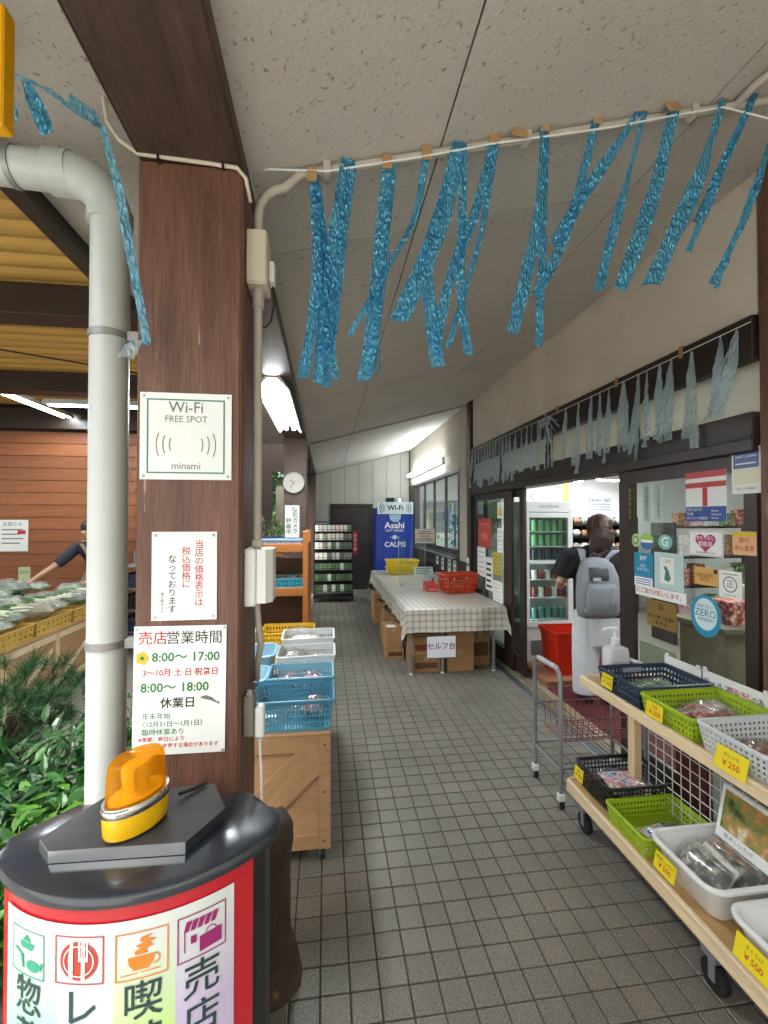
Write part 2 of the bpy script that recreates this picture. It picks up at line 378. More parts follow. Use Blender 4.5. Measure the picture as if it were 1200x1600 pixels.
# ---- shop front wall (x = 1.9), its header, posts and transom
wr = struct('wall_right', box(1.9, 2.02, 1.72, 5.56, 2.512, 3.22), PLASTER)
obj('near_wall', box(1.9, 2.02, -2.6, 1.50, 0, 3.22), PLASTER, wr)
obj('header', box(1.872, 2.03, 1.722, 5.555, 2.31, 2.508, c=.004), BROWNFR, wr)
obj('header_rail', box(1.866, 1.8705, 1.722, 5.555, 2.40, 2.425), BROWNFR, wr)
obj('lintel', box(1.868, 2.03, 1.722, 5.555, 1.90, 2.075, c=.004), BROWNFR, wr)
obj('lintel_groove', box(1.862, 1.867, 1.722, 5.555, 1.955, 1.975), BLACKFR, wr)
obj('corner_post', box(1.886, 2.04, 1.50, 1.707, 0, 3.21, c=.006), DARKWOOD, wr)
obj('far_post', box(1.86, 2.04, 5.565, 5.70, 0, 3.21, c=.005), BROWNFR, wr)
FROST = mat('frosted_transom', '#cfcdc2', .3, var=.04, vs=3, thin=.45)
for y0, y1 in ((1.724, 2.50), (2.56, 3.56), (3.62, 4.58), (4.64, 5.553)):
    obj('transom_pane', box(1.925, 1.931, y0, y1, 2.078, 2.307), FROST, wr)
for y in (2.53, 3.59, 4.61): obj('mullion', box(1.885, 1.96, y-.028, y+.028, 2.077, 2.308, c=.003), BROWNFR, wr)
obj('wall_crack_stain', box(1.8985, 1.8995, 3.02, 3.3, 2.93, 3.08), mat('brown_stain', '#a89880', .9, var=.3, vs=14), wr) if 0 else None
# far run of the wall, panels above and below a window band
wf = struct('wall_far_right', box(1.92, 2.02, 5.705, 10.0, 0, .99), mat('dark_brown_dado', '#352a25', .6, var=.15))
for y0, y1 in ((5.705, 6.18), (6.20, 8.0), (8.02, 10.0)):
    obj('upper_panel', box(1.905, 2.02, y0, y1, 2.335, 3.22), mat('pale_wall_panel', '#b5ae9f', .7, var=.05, vs=2), wf)
obj('pale_pillar', box(1.905, 2.03, 5.705, 6.18, .995, 2.33), MATS['pale_wall_panel'], wf)
obj('end_pillar', box(1.89, 2.03, 9.45, 10.0, .995, 2.33), BROWNFR, wf)
WINFR = mat('bronze_window_frame', '#4b4a49', .4, metal=.5, var=.08)
wn = obj('window', G().box(1.90, 1.99, 6.19, 9.44, .993, 1.05, c=.003).box(1.90, 1.99, 6.19, 9.44, 2.275, 2.33, c=.003).box(1.90, 1.99, 6.19, 6.25, 1.051, 2.274).box(1.90, 1.99, 9.38, 9.44, 1.051, 2.274), WINFR, wf)
obj('window_sill', box(1.80, 1.895, 6.19, 9.44, .995, 1.02, c=.003), WINFR, wn)
for k in range(4):
    y0 = 6.252+k*.782
    if k: obj('window_bar', box(1.925, 1.965, y0-.022, y0+.022, 1.052, 2.273), WINFR, wn)
    obj('pane', box(1.942, 1.947, y0+.024, y0+.758, 1.053, 2.272), GLASS, wn)
obj('window_rail', box(1.915, 1.9235, 6.255, 9.378, 1.052, 1.13), BROWNFR, wn)

# ---- far end wall with upright boards and a dark door
FARB = mat('pale_end_board', '#aaa99f', .6, var=.05, vs=3, rnd_obj=.04)
fw_ = struct('wall_end', box(-.5, 2.02, 10.012, 10.1, 0, 3.3), BLACKFR)
xb = [-.24, .085, .405, .725, 1.045, 1.365, 1.685, 1.885]
for a, b in zip(xb, xb[1:]):
    z0 = 1.93 if .06 < (a+b)/2 < 1.0 else 0
    gg = G(); P = [(a+.004, z0), (b-.004, z0), (b-.004, cz(b)-.004), (a+.004, cz(a)-.004)]
    gg.add([(x, 9.995, z) for x, z in P]+[(x, 10.01, z) for x, z in P], [(0,1,2,3), (7,6,5,4), (0,4,5,1), (1,5,6,2), (2,6,7,3), (3,7,4,0)])
    obj('wall_board', gg, FARB, fw_)
dr = obj('door', box(.13, .96, 9.975, 10.008, .002, 1.86, c=.004), mat('dark_brown_door', '#2a221f', .5, var=.12, stretch=(6,6,.6)), fw_)
obj('door_frame', G().box(.085, .128, 9.96, 10.009, 0, 1.925, c=.003).box(.962, 1.005, 9.96, 10.009, 0, 1.925, c=.003).box(.129, .961, 9.96, 10.009, 1.863, 1.925, c=.003), BROWNFR, dr)
obj('door_handle', G().lathe([(0,0),(.025,0),(.025,.01),(.012,.015),(.012,.04),(.028,.05),(.028,.07),(0,.075)], 12).tf(None), ALU, dr, (.22, 9.97, .95), (R(90),0,0))
obj('dark_side_panel', box(-.47, -.245, 9.9, 10.01, 0, 2.56), BROWNFR, fw_)

# ---- shop interior
SHOPF = mat('shop_floor_vinyl', '#8d8478', .5, var=.1, vs=2)
struct('shop_floor', box(1.9, 7, .4, 10, -.03, .02), SHOPF)
struct('shop_ceiling', box(2.03, 7, .4, 10, 2.62, 2.75), WHITEWALL)
struct('shop_roof', box(2.02, 7.2, .2, 10.2, 3.22, 3.35), BLACKFR)
sw = struct('shop_wall_back', box(6.6, 6.7, .4, 10, 0, 2.62), WHITEWALL)
struct('shop_wall_near', box(2.02, 6.6, .3, .4, 0, 3.2), WHITEWALL)
struct('shop_partition', box(2.95, 6.6, 7.2, 7.28, .021, 2.62), WHITEWALL)
we = struct('shop_wall_end', G().box(2.03, 6.6, 9.95, 10.03, 0, .95).box(2.03, 6.6, 9.95, 10.03, 2.02, 2.62).box(2.03, 2.2, 9.95, 10.03, .95, 2.02).box(5.2, 6.6, 9.95, 10.03, .95, 2.02), WHITEWALL)
for x in (2.2, 2.95, 3.7, 4.45, 5.17): obj('window_bar', box(x, x+.035, 9.97, 10.01, .951, 2.019), WINFR, we)
obj('pane', box(2.236, 5.169, 9.987, 9.992, .953, 2.017), GLASS, we)
# door sill and track
sill = struct('door_sill', box(1.895, 2.03, 1.72, 5.56, -.02, .021, c=.003), mat('worn_sill_wood', '#8a7a60', .6, var=.2, stretch=(6,.8,6)))
for x in (1.91, 1.945): obj('track_rail', box(x, x+.008, 1.73, 5.55, .0215, .032), ALU, sill)
obj('drain_grating', box(1.80, 1.893, 1.74, 5.5, -.012, .0035, c=.002), STEEL, floor)
gg = G()
for k in range(180):
    y = 1.76+k*.0206; gg.box(1.815, 1.878, y, y+.009, .0036, .0046)
tag(obj('grating_slots', gg, RUBBER, floor), kind='stuff')

# ---- market hall on the left
PLANK = mat('reddish_wall_plank', '#8a5230', .5, var=.16, vs=2.2, var2=.1, vs2=9, stretch=(.5,4,4), bump=.06, rnd_obj=.1, wear=('#6b3a20', -.05, 9))
hw = struct('hall_wall', box(-8, -2.56, 6.52, 6.62, 0, 3.3), BLACKFR)
for k in range(16):
    z = .12+k*.166
    for a, b in ((-8, -5.2), (-5.19, -2.565)):
        sh = rnd.uniform(-.002, .002)
        obj('plank', box((a-b)/2, (b-a)/2, -.016, .004, -.0805, .0805, c=.003), PLANK, hw, ((a+b)/2, 6.512+sh, z+.083))
struct('hall_girder', box(-8, -.99, 6.36, 6.5, 2.79, 3.06, c=.006), BROWNFR)
HCEIL = mat('yellow_ceiling_board', '#c09a52', .6, var=.12, vs=1.5, var2=.08, vs2=7, stretch=(.4,3,3), rnd_obj=.09)
hc = struct('hall_ceiling', box(-8, -.99, 1.2, 6.6, 3.13, 3.25), BLACKFR)
for k in range(34):
    y = 1.3+k*.154
    gg = G(); n_ = 6
    for q in range(n_):                                              # each board swells a little, like a shallow corrugation
        ya, yb = -.076+.152*q/n_, -.076+.152*(q+1)/n_
        za, zb = -.016*math.sin(math.pi*q/n_), -.016*math.sin(math.pi*(q+1)/n_)
        gg.quad((-3.5, ya, za), (3.5, ya, za), (3.5, yb, zb), (-3.5, yb, zb))
    obj('ceiling_board', gg, HCEIL, hc, (-4.49, y, 3.125), sm=60)
for y in (3.05, 4.9):
    bm = one('ceiling_beam', box(-8, -.995, y, y+.2, 2.90, 3.10, c=.006), BROWNFR, 'dark ceiling beam %s in the yellow boarded hall' % ('nearer the camera' if y < 4 else 'farther back, beside the lit tubes'), 'beam', 'beams under the yellow hall ceiling')
one('tie_wire', tube([(-3.3, 3.3, 2.9), (-1.0, 3.45, 2.62)], .006, n=5), RUBBER, 'thin dark wire slanting under the yellow hall ceiling', 'wire')
one('hall_post', box(-2.55, -2.36, 6.36, 6.55, -.006, 2.788, c=.006), BROWNFR, 'dark wooden post at the end of the plank wall', 'post')
# windows at the back, between the hall post and the clock post
wb = struct('wall_back_left', G().box(-2.35, -.25, 7.2, 7.3, -.006, .98).box(-2.35, -.25, 7.2, 7.3, 2.35, 3.2).box(-1.16, -.86, 7.2, 7.3, .98, 2.35).box(-2.35, -1.42, 7.2, 7.3, .98, 2.35), BROWNFR)
obj('pane', box(-1.415, -1.165, 7.24, 7.245, .985, 2.345), GLASS, wb)
obj('pane', box(-.855, -.255, 7.24, 7.245, .985, 2.345), GLASS, wb)
obj('grey_blind', box(-.80, -.42, 7.21, 7.225, 1.55, 2.1), mat('grey_blind_cloth', '#8d8779', .8), wb)
obj('window_bar', box(-.855, -.255, 7.225, 7.26, 2.13, 2.17), BROWNFR, wb)
# ================================================================ POST, BEAM, PIPES
one('roof_beam', box(-.486, -.222, -1.6, 10.0, 2.532, 2.80, c=.006), BEAMWOOD, 'long dark brown roof beam running back over the posts', 'beam')
one('wooden_post', box(-.484, -.223, 1.2, 1.45, -.03, 2.531, c=.007), DARKWOOD, 'thick reddish brown wooden post carrying the three notices', 'post')
clockpost = one('wooden_post', box(-.49, -.232, 5.2, 5.45, -.03, 2.531, c=.006), BEAMWOOD, 'dark wooden post farther back carrying the round clock', 'post')
one('wooden_post', box(-.49, -.232, 9.5, 9.75, -.03, 2.531, c=.006), BEAMWOOD, 'dark wooden post at the far end behind the seed rack', 'post')
# downpipe with elbow, bands and joints
dp = thing('downpipe', 'fat pale grey rain downpipe with an elbow beside the post', 'pipe', (-.576, 1.26, 0))
obj('pipe', tube([(-.576, 1.26, -.02), (-.576, 1.26, 2.40)], .047, n=28), PVC, dp, sm=50)
pts = []
for k in range(9):
    a = R(90*k/8); pts.append((-.576-.115*(1-math.cos(a)), 1.26, 2.40+.115*math.sin(a)))
obj('elbow', tube(pts, .052, n=28), PVC, dp, sm=50)
obj('cross_pipe', tube([(-.685, 1.26, 2.515), (-2.6, 1.20, 2.56)], .047, n=28), PVC, dp, sm=50)
obj('coupling', tube([(-.578, 1.26, 2.385), (-.576, 1.26, 2.425)], .055, n=28), PVC, dp, sm=50)
obj('coupling', tube([(-.67, 1.26, 2.515), (-.725, 1.258, 2.516)], .055, n=28), PVC, dp, sm=50)
for z in (1.27, 2.085):
    bn = obj('pipe_band', G().lathe([(.047,-.009),(.0505,-.009),(.0505,.009),(.047,.009)], 28, (-.576,1.26,z)), mat('grey_band', '#8b8d8c', .4, metal=.4), dp, sm=40)
    obj('band_bracket', box(-.526, -.485, 1.245, 1.275, z-.012, z+.012), MATS['grey_band'], dp)
obj('pipe_band', tube([(-.80, 1.256, 2.518), (-.815, 1.256, 2.5185)], .051, n=28), MATS['grey_band'], dp, sm=40)
# cream cable across the top of the post
one('cream_cable', tube([(-.535,1.175,2.72),(-.56,1.18,2.66),(-.55,1.18,2.60),(-.52,1.178,2.555),(-.48,1.188,2.533),(-.40,1.19,2.531),(-.30,1.19,2.527),(-.235,1.19,2.523),(-.214,1.2,2.505),(-.209,1.24,2.47)], .0055, n=8), CREAM,
    'thin cream cable stapled across the top of the post', 'cable', sm=60)
for i, x in enumerate((-.43, -.27)):
    one('cable_clip', G().box(x-.003, x+.003, 1.182, 1.199, 2.518, 2.54), RUBBER, 'small black clip holding the cream cable, %s of two' % ('left', 'right')[i], 'clip')
# electric conduit: up the post and across the ceiling
cdt = thing('electric_conduit', 'beige conduit pipe climbing the post and crossing the ceiling', 'conduit', (-.195, 1.29, 1.5))
cp = [(-.195,1.29,1.52), (-.195,1.29,2.47)] + [(-.195+.09*(1-math.cos(R(a))), 1.29+.005*a/90, 2.47+.09*math.sin(R(a))) for a in (20,40,60,80)]
cp += [(x, 1.30, cz(x)-.02) for x in (-.08, .1, .35, .7, 1.1, 1.5, 1.885)]
obj('pipe', tube(cp, .0125, n=12), CONDUIT, cdt, sm=60)
for x in (.0, .62, 1.2): obj('clamp', box(x-.012, x+.012, 1.282, 1.318, cz(x)-.036, cz(x)-.001, c=.002), CONDUIT, cdt)
obj('pipe_joint', tube([(-.195,1.29,2.20),(-.195,1.29,2.25)], .017, n=12), CONDUIT, cdt, sm=60)
jb = obj('junction_box', box(-.222, -.165, 1.245, 1.335, 2.25, 2.40, c=.004), CREAM, cdt)
obj('box_cover', box(-.219, -.168, 1.24, 1.2445, 2.253, 2.397, c=.001), CREAM, jb)
obj('socket', box(-.164, -.148, 1.27, 1.31, 2.27, 2.33, c=.003), WHITEPL, jb)
one('loose_wire', tube([(-.155,1.3,2.28),(-.152,1.3,2.22),(-.16,1.3,2.17),(-.175,1.3,2.15),(-.19,1.31,2.16)], .003, n=6), RUBBER, 'thin black wire dangling below the cream junction box', 'wire')
one('branch_conduit', tube([(1.20,1.25,cz(1.2)-.02),(1.23,1.18,cz(1.23)-.02),(1.30,1.13,cz(1.3)-.02),(1.45,1.10,cz(1.45)-.02),(1.6,1.1,cz(1.6)-.02)] if 0 else [(1.36,1.29,cz(1.36)-.02),(1.36,1.22,cz(1.36)-.02),(1.40,1.14,cz(1.4)-.02),(1.5,1.1,cz(1.5)-.02),(1.88,1.1,cz(1.88)-.02)], .0125, n=10), CONDUIT, 'beige conduit bending off the ceiling pipe at the upper right', 'conduit', sm=60)
mb = thing('meter_box', 'white plastic cabinet on the side of the notice post', 'box', (-.19, 1.30, 1.36))
obj('back_half', box(-.222, -.190, 1.235, 1.36, 1.36, 1.518, c=.004), WHITEPL, mb)
obj('cover', G().prism([(-.1885,1.24),(-.165,1.24),(-.148,1.262),(-.148,1.335),(-.165,1.357),(-.1885,1.357)], 1.368, 1.515), WHITEPL, mb)
obj('fitting', box(-.207, -.180, 1.275, 1.305, 1.5185, 1.54, c=.002), CREAM, mb)
one('lower_conduit', tube([(-.195,1.29,1.362),(-.19,1.29,1.30),(-.185,1.30,1.24),(-.20,1.34,1.17),(-.212,1.42,1.1)], .009, n=8), CONDUIT, 'thin grey conduit leaving the white cabinet downwards', 'conduit', sm=60)
ob_ = thing('outlet', 'white plug in a grey socket low on the notice post', 'socket', (-.21, 1.26, 1.0))
obj('socket_body', box(-.222, -.195, 1.235, 1.285, 1.01, 1.12, c=.003), mat('dull_grey_plastic', '#7e786f', .5), ob_)
obj('plug', box(-.194, -.168, 1.243, 1.277, 1.0, 1.085, c=.005), WHITEPL, ob_)
obj('cord', tube([(-.18,1.26,1.0),(-.18,1.258,.97),(-.176,1.25,.92),(-.172,1.24,.80),(-.18,1.22,.60),(-.2,1.2,.3)], .004, n=6), WHITEPL, ob_, sm=60)

# ---- lamps
def lamp_fixture(name, label, x, y0, y1, z, rx, along='y', wide=.11, h=.09):
    tm = SHOPTUBE if name == 'shop_lamp' else HALLTUBE if name == 'hall_lamp' else TUBE
    t = thing(name, label, 'lamp', (x, (y0+y1)/2, z))
    g = G(); pr = [(-wide, 0), (-.035, -h*.55), (.035, -h*.55), (wide, 0)]
    pr = [(-wide, -h), (-wide*.9, -h), (-.03, -.012), (.03, -.012), (wide*.9, -h), (wide, -h), (.05, 0), (-.05, 0)]
    n = len(pr)
    if along == 'y': V = [(x+a, y, z+b) for y in (y0, y1) for a, b in pr]
    else: V = [(y, rx+a, z+b) for y in (y0, y1) for a, b in pr]
    g.add(V, [tuple(range(n)), tuple(range(n, 2*n))[::-1]] + [(k, n+k, n+(k+1)%n, (k+1)%n) for k in range(n)])
    obj('reflector', g, WHITEPL, t)
    for s in (-1, 1):
        P = [(x+s*.035, y0+.04, z-.05), (x+s*.035, y1-.04, z-.05)] if along == 'y' else [(y0+.04, rx+s*.035, z-.05), (y1-.04, rx+s*.035, z-.05)]
        obj('tube', tube(P, .015, n=10), tm, t, sm=60)
    return t
lamp_fixture('fluorescent_lamp', 'lit fluorescent lamp under the long dark beam', -.354, 2.95, 4.45, 2.531, 0, wide=.115, h=.085)
wlmp = thing('wall_lamp', 'long lit tube lamp high on the right wall above the window', 'lamp', (1.87, 8.3, 2.5))
obj('base', box(1.86, 1.904, 7.0, 9.7, 2.50, 2.60, c=.004), WHITEPL, wlmp)
obj('tube', tube([(1.815, 7.03, 2.545), (1.815, 9.67, 2.545)], .032, n=12), WALLTUBE, wlmp, sm=60)
lamp_fixture('hall_lamp', 'lit tube lamp running lengthways in front of the plank wall', -3.38, 5.1, 6.3, 2.98, 0, wide=.07, h=.06)
lamp_fixture('hall_lamp', 'lit tube lamp set crossways near the second hall beam', -2.6, -3.05, -1.75, 2.9, 5.25, along='x', wide=.07, h=.06)
lamp_fixture('hall_lamp', 'lit tube lamp crossways at the left edge of the hall', -5, -5.4, -4.1, 2.9, 4.6, along='x', wide=.07, h=.06)
lamp_fixture('shop_lamp', 'lit tube lamp inside the shop seen over the doorway, left one', 3.36, 2.9, 3.9, 2.22, 6.3, along='x', wide=.07, h=.05)
lamp_fixture('shop_lamp', 'short lit lamp inside the shop seen over the doorway, right one', 3.9, 4.15, 4.9, 2.24, 6.3, along='x', wide=.07, h=.05)
lamp_fixture('shop_lamp', 'lit lamp on the shop ceiling behind the postal sign', 3.0, 1.4, 2.7, 2.62, 0, wide=.1, h=.07)
lamp_fixture('shop_lamp', 'lit lamp on the shop ceiling over the customer', 3.4, 3.2, 4.5, 2.62, 0, wide=.1, h=.07)
lamp_fixture('shop_lamp', 'lit lamp on the shop ceiling by the end windows', 2.9, 7.6, 9.0, 2.62, 0, wide=.1, h=.07)

# ================================================================ NOTICES ON THE POST
def screws(o, w, h, r=.0035, ins=.009):
    for sx in (-1, 1):
        for sz in (-1, 1):
            obj('screw', G().lathe([(0,0),(r,0),(r,.002),(r*.6,.003),(0,.003)], 10), ALU, o, (sx*(w/2-ins), -.0015, sz*(h/2-ins)), (R(90),0,0))
s = sign('wifi_sign', 'white square Wi-Fi free spot sign screwed to the post', 'sign', (-.360, 1.1975, 1.812), 0, .226, .224, GLOSSPAPER)
frame(s, -.096, .096, -.096, .096, .0035, TEAL, y=-.0022)
text('Wi-Fi', .040, GREYINK, s, 0, .074, bold=.004, sx=.95); text('FREE SPOT', .0235, GREYINK, s, 0, .044, sx=.95); text('minami', .025, GREYINK, s, 0, -.077, bold=.003)
for sg in (-1, 1):
    for k in range(3): ringpoly(s, 0, -.022, .040+.016*k, .0024, GREYINK, a0=(math.pi if sg < 0 else 0)-.42, a1=(math.pi if sg < 0 else 0)+.42, y=-.0022, n=10)
screws(s, .226, .224)
s = sign('price_notice', 'small white notice with upright red and black writing on the post', 'sign', (-.362, 1.1975, 1.452), 0, .160, .227, GLOSSPAPER)
text('当店の価格表示は', .0225, RED, s, .036, .005, vert=True, ls=.95, bold=.006); text('税込価格に', .0225, RED, s, .004, .02, vert=True, ls=.95, bold=.006); text('なっております', .0225, INK, s, -.030, -.022, vert=True, ls=.95, bold=.006); text('道の駅みなみ', .009, INK, s, -.054, -.068, vert=True, ls=1)
screws(s, .160, .227)
s = sign('hours_sign', 'large white opening hours sign above the orange beacon', 'sign', (-.3715, 1.1975, 1.161), 0, .226, .326, GLOSSPAPER, roll=R(.6))
text('売店', .036, RED, s, -.067, .131, bold=.008); text('営業時間', .036, INK, s, .034, .131, bold=.005, sx=.97)
text('8:00～ 17:00', .032, GREEN, s, .014, .083, bold=.022, sx=1.0)
text('3～10月 土·日·祝祭日', .0205, RED, s, .002, .044, bold=.018, sx=.98)
text('8:00～ 18:00', .032, GREEN, s, -.012, .006, bold=.022, sx=1.0)
text('休業日', .029, INK, s, -.004, -.034, bold=.016)
text('年末年始', .0175, TEAL, s, -.091, -.066, align='LEFT', bold=.006); text('（12月31日～1月1日）', .0165, TEAL, s, -.098, -.086, align='LEFT', bold=.012)
text('臨時休業あり', .0175, GREEN, s, -.091, -.106, align='LEFT', bold=.004); text('※季節、曜日により', .013, RED, s, -.098, -.124, align='LEFT', bold=.012); text('変更する場合があります', .0125, RED, s, -.04, -.141, align='LEFT', bold=.012)
YEL = mat('yellow_print', '#d9b632', .5, var=.1)
for k in range(5): poly(s, circ(-.092+.009*math.cos(k*1.257), .083+.009*math.sin(k*1.257), .008, 10), YEL, 'printed_flower', y=-.0022-.0001*k)
poly(s, circ(-.092, .083, .005, 10), GREEN, 'printed_flower', y=-.003)
poly(s, [(.05,-.022),(.062,-.026),(.078,-.030),(.094,-.038),(.098,-.042),(.097,-.030),(.093,-.034),(.08,-.022),(.065,-.016),(.055,-.018)][::-1], GREYINK, 'printed_fish', y=-.0022)
screws(s, .226, .326, ins=.006)
s = sign('camera_notice', 'narrow white security camera notice under the clock', 'sign', (-.392, 5.196, 1.565), 0, .165, .375, PAPER)
text('防犯カメラ', .062, INK, s, .033, .01, vert=True, ls=1.0, bold=.012); text('録画中', .062, INK, s, -.040, -.06, vert=True, ls=1, bold=.012)
ck = thing('wall_clock', 'round white wall clock on the dark post', 'clock', (-.372, 5.15, 2.01))
obj('rim', G().lathe([(.10,0),(.12,0),(.125,.02),(.12,.045),(.11,.048),(.108,.03),(.10,.03)], 28), mat('clock_rim', '#b9b5ad', .4), ck, (0, .046, 0), (R(90),0,0), sm=50)
obj('dial', G().lathe([(0,0),(.108,0),(.108,.028),(0,.028)], 28), PAPER, ck, (0, .046, 0), (R(90),0,0), sm=50)
for k in range(12):
    a = k*math.pi/6; text(str(k or 12), .042, INK, ck, .085*math.sin(a), .085*math.cos(a), y=.0165, name='numeral', bold=.01)
for L_, wd, a in ((.05, .008, R(-52)), (.08, .006, R(215))):
    obj('hand', box(-wd/2, wd/2, .0125, .0145, -.01, L_), INK, ck, (0,0,0), (0, a, 0))

# ================================================================ KIOSK SIGN AND BEACON
KR, KX, KY = .333, -.37, 1.167
def kf(r=0): return lambda u, v: (KR and (KR+r)*math.sin(u/KR), -(KR+r)*math.cos(u/KR), v)
kiosk = thing('kiosk_sign', 'curved red and white shop guide stand with a black cap', 'sign stand', (KX, KY, 0))
def lens(a, r, yb, k=24):
    p = [((KR+r)*math.sin(-a+2*a*i/k), -(KR+r)*math.cos(-a+2*a*i/k)) for i in range(k+1)]
    x1, y1 = p[-1]; q = [(x1+.004, y1+.05), (x1*.72, yb), (-x1*.72, yb), (-x1-.004, y1+.05)]
    return p + q
NAVY = mat('blue_black_plastic', '#232a33', .22, var=.06, vs=3, spec=.6, coat=.3)
obj('body', G().prism(lens(R(49), -.008, -.09), 0.0, .925), mat('black_cabinet', '#1d1f22', .4, var=.08), kiosk, (0,0,0))
g = G(); rings = []
for r, z in ((-.002,.922),(.008,.926),(.010,.936),(.006,.946),(-.006,.950)):
    rings.append([Vector((x, y, z)) for x, y in lens(R(51)+r, r, -.075+r)])
g.loft(rings); obj('cap', g, NAVY, kiosk, (0,0,0), sm=40)
def curved(u0, u1, v0, v1, r, m, name, n=24):
    g = G(); f = kf(r); return obj(name, g.sheet(lambda a, b: f(u0+(u1-u0)*a, v0+(v1-v0)*b), n, 1), m, kiosk, (0,0,0), sm=60)
curved(-.252, .248, .05, .9215, .000, mat('red_panel', '#b31a26', .22, var=.03, coat=.5), 'red_panel')
def white_panel_mat():
    m = mat('pale_gradient_panel', '#c9d1ce', .2, var=.0, coat=.5); n = m.node_tree.nodes; l = m.node_tree.links; b = n['Principled BSDF']
    tc = n.new('ShaderNodeTexCoord'); sp = n.new('ShaderNodeSeparateXYZ'); l.new(tc.outputs['Object'], sp.inputs[0])
    cx_ = n.new('ShaderNodeValToRGB'); cx_.color_ramp.interpolation = 'CONSTANT'
    mr = n.new('ShaderNodeMapRange'); mr.inputs['From Min'].default_value = -.21; mr.inputs['From Max'].default_value = .20; l.new(sp.outputs['X'], mr.inputs[0]); l.new(mr.outputs[0], cx_.inputs[0])
    e = cx_.color_ramp.elements; e[0].color = hexc('#8fcbb0'); e[1].position = .29; e[1].color = hexc('#b4bcdc')
    for p, c in ((.52, '#b3d184'), (.76, '#b8accb')): q = e.new(p); q.color = hexc(c)
    mz = n.new('ShaderNodeMapRange'); mz.inputs['From Min'].default_value = .86; mz.inputs['From Max'].default_value = .70; l.new(sp.outputs['Z'], mz.inputs[0])
    mx = n.new('ShaderNodeMix'); mx.data_type = 'RGBA'; mx.inputs[6].default_value = hexc('#c9d1ce'); l.new(mz.outputs[0], mx.inputs[0]); l.new(cx_.outputs[0], mx.inputs[7]); l.new(mx.outputs[2], b.inputs['Base Color'])
    return m
curved(-.222, .206, .10, .897, .0025, white_panel_mat(), 'white_panel')
KF = kf(.004); KF2 = kf(.0048)
PI1 = mat('print_green', '#2d8f72', .4, var=0); PI2 = mat('print_brick', '#a83a2c', .4, var=0); PI3 = mat('print_orange', '#cf7a2a', .4, var=0); PI4 = mat('print_plum', '#8d1f63', .4, var=0); KI = mat('print_dark_green', '#233d3a', .4, var=0)
for u0, u1, v0, v1, m in ((-.200,-.118,.792,.872,PI1), (-.095,-.010,.796,.878,PI2), (.008,.092,.794,.876,PI3), (.106,.190,.795,.877,PI4)):
    frame(kiosk, u0, u1, v0, v1, .0022, m, fn=KF, name='icon_border')
# steaming pot and kettle
poly(kiosk, [(-.178,.850),(-.140,.850),(-.146,.838),(-.172,.838)], PI1, 'icon', fn=KF); poly(kiosk, [(-.170,.852),(-.148,.852),(-.159,.864)], PI1, 'icon', fn=KF)
poly(kiosk, circ(-.144, .812, .016, 14, ry=.010), PI1, 'icon', fn=KF); poly(kiosk, [(-.130,.815),(-.122,.824),(-.125,.806)], PI1, 'icon', fn=KF)
poly(kiosk, [(-.192,.832),(-.168,.822),(-.165,.826),(-.188,.836)], PI1, 'icon', fn=KF); poly(kiosk, [(-.176,.824),(-.168,.826),(-.165,.803),(-.170,.803)], PI1, 'icon', fn=KF)
# plate, knife and fork
poly(kiosk, circ(-.0525, .836, .033, 28), PI2, 'icon', fn=KF); ringpoly(kiosk, -.0525, .836, .025, .0016, WHITEINK, fn=KF2, name='icon')
poly(kiosk, [(-.068,.803),(-.062,.803),(-.061,.872),(-.066,.868),(-.070,.838)], WHITEINK, 'icon', fn=KF2); poly(kiosk, [(-.047,.803),(-.041,.803),(-.041,.838),(-.047,.838)], WHITEINK, 'icon', fn=KF2)
for k in range(4): poly(kiosk, [(-.052+.0045*k,.838),(-.0495+.0045*k,.838),(-.0495+.0045*k,.870),(-.052+.0045*k,.870)], WHITEINK, 'icon', fn=KF2)
poly(kiosk, [(-.052,.836),(-.036,.836),(-.036,.843),(-.052,.843)], WHITEINK, 'icon', fn=KF2)
# cup with steam
poly(kiosk, [(.028,.833),(.070,.833),(.068,.820),(.060,.810),(.038,.810),(.030,.820)], PI3, 'icon', fn=KF); ringpoly(kiosk, .070, .824, .007, .0025, PI3, a0=-1.6, a1=1.6, fn=KF, name='icon', n=10)
poly(kiosk, [(.016,.802),(.080,.804),(.080,.806),(.016,.804)], PI3, 'icon', fn=KF)
poly(kiosk, [(.040,.836),(.060,.837),(.056,.844),(.070,.848),(.060,.853),(.074,.858),(.058,.862),(.068,.868),(.050,.866),(.046,.860),(.054,.856),(.040,.852),(.048,.847),(.038,.842)], PI3, 'icon', fn=KF)
# market stall and bag
for k in range(5): poly(kiosk, [(.116+.0115*k,.848),(.124+.0115*k,.848),(.131+.0115*k,.866),(.121+.0115*k,.866)], PI4, 'icon', fn=KF)
poly(kiosk, [(.117,.812),(.119,.812),(.119,.848),(.117,.848)], PI4, 'icon', fn=KF); poly(kiosk, [(.128,.824),(.138,.824),(.138,.838),(.128,.838)], PI4, 'icon', fn=KF)
poly(kiosk, [(.143,.803),(.182,.806),(.182,.834),(.143,.831)], PI4, 'icon', fn=KF); ringpoly(kiosk, .163, .833, .008, .002, PI4, a0=0, a1=3.14, fn=KF, name='icon', n=10)
for u, wd in ((-.155, '惣菜'), (-.050, 'レストラン'), (.052, '喫茶'), (.148, '売店')):
    for k, ch in enumerate(wd): text(ch, .070, KI, kiosk, u, .752-.073*k, fn=KF, sx=.95, bold=.008)
pl_ = one('cover_plate', G().prism([(-.518,.915),(-.554,.952),(-.488,1.083),(-.261,1.096),(-.215,1.0),(-.269,.906)][::-1], .9505, .974), mat('dark_grey_slab', '#3d4043', .4, metal=.3, var=.15, vs=5, var2=.1, vs2=30, stretch=(1,5,1)), 'dark grey six sided slab lying on the kiosk cap', 'plate')
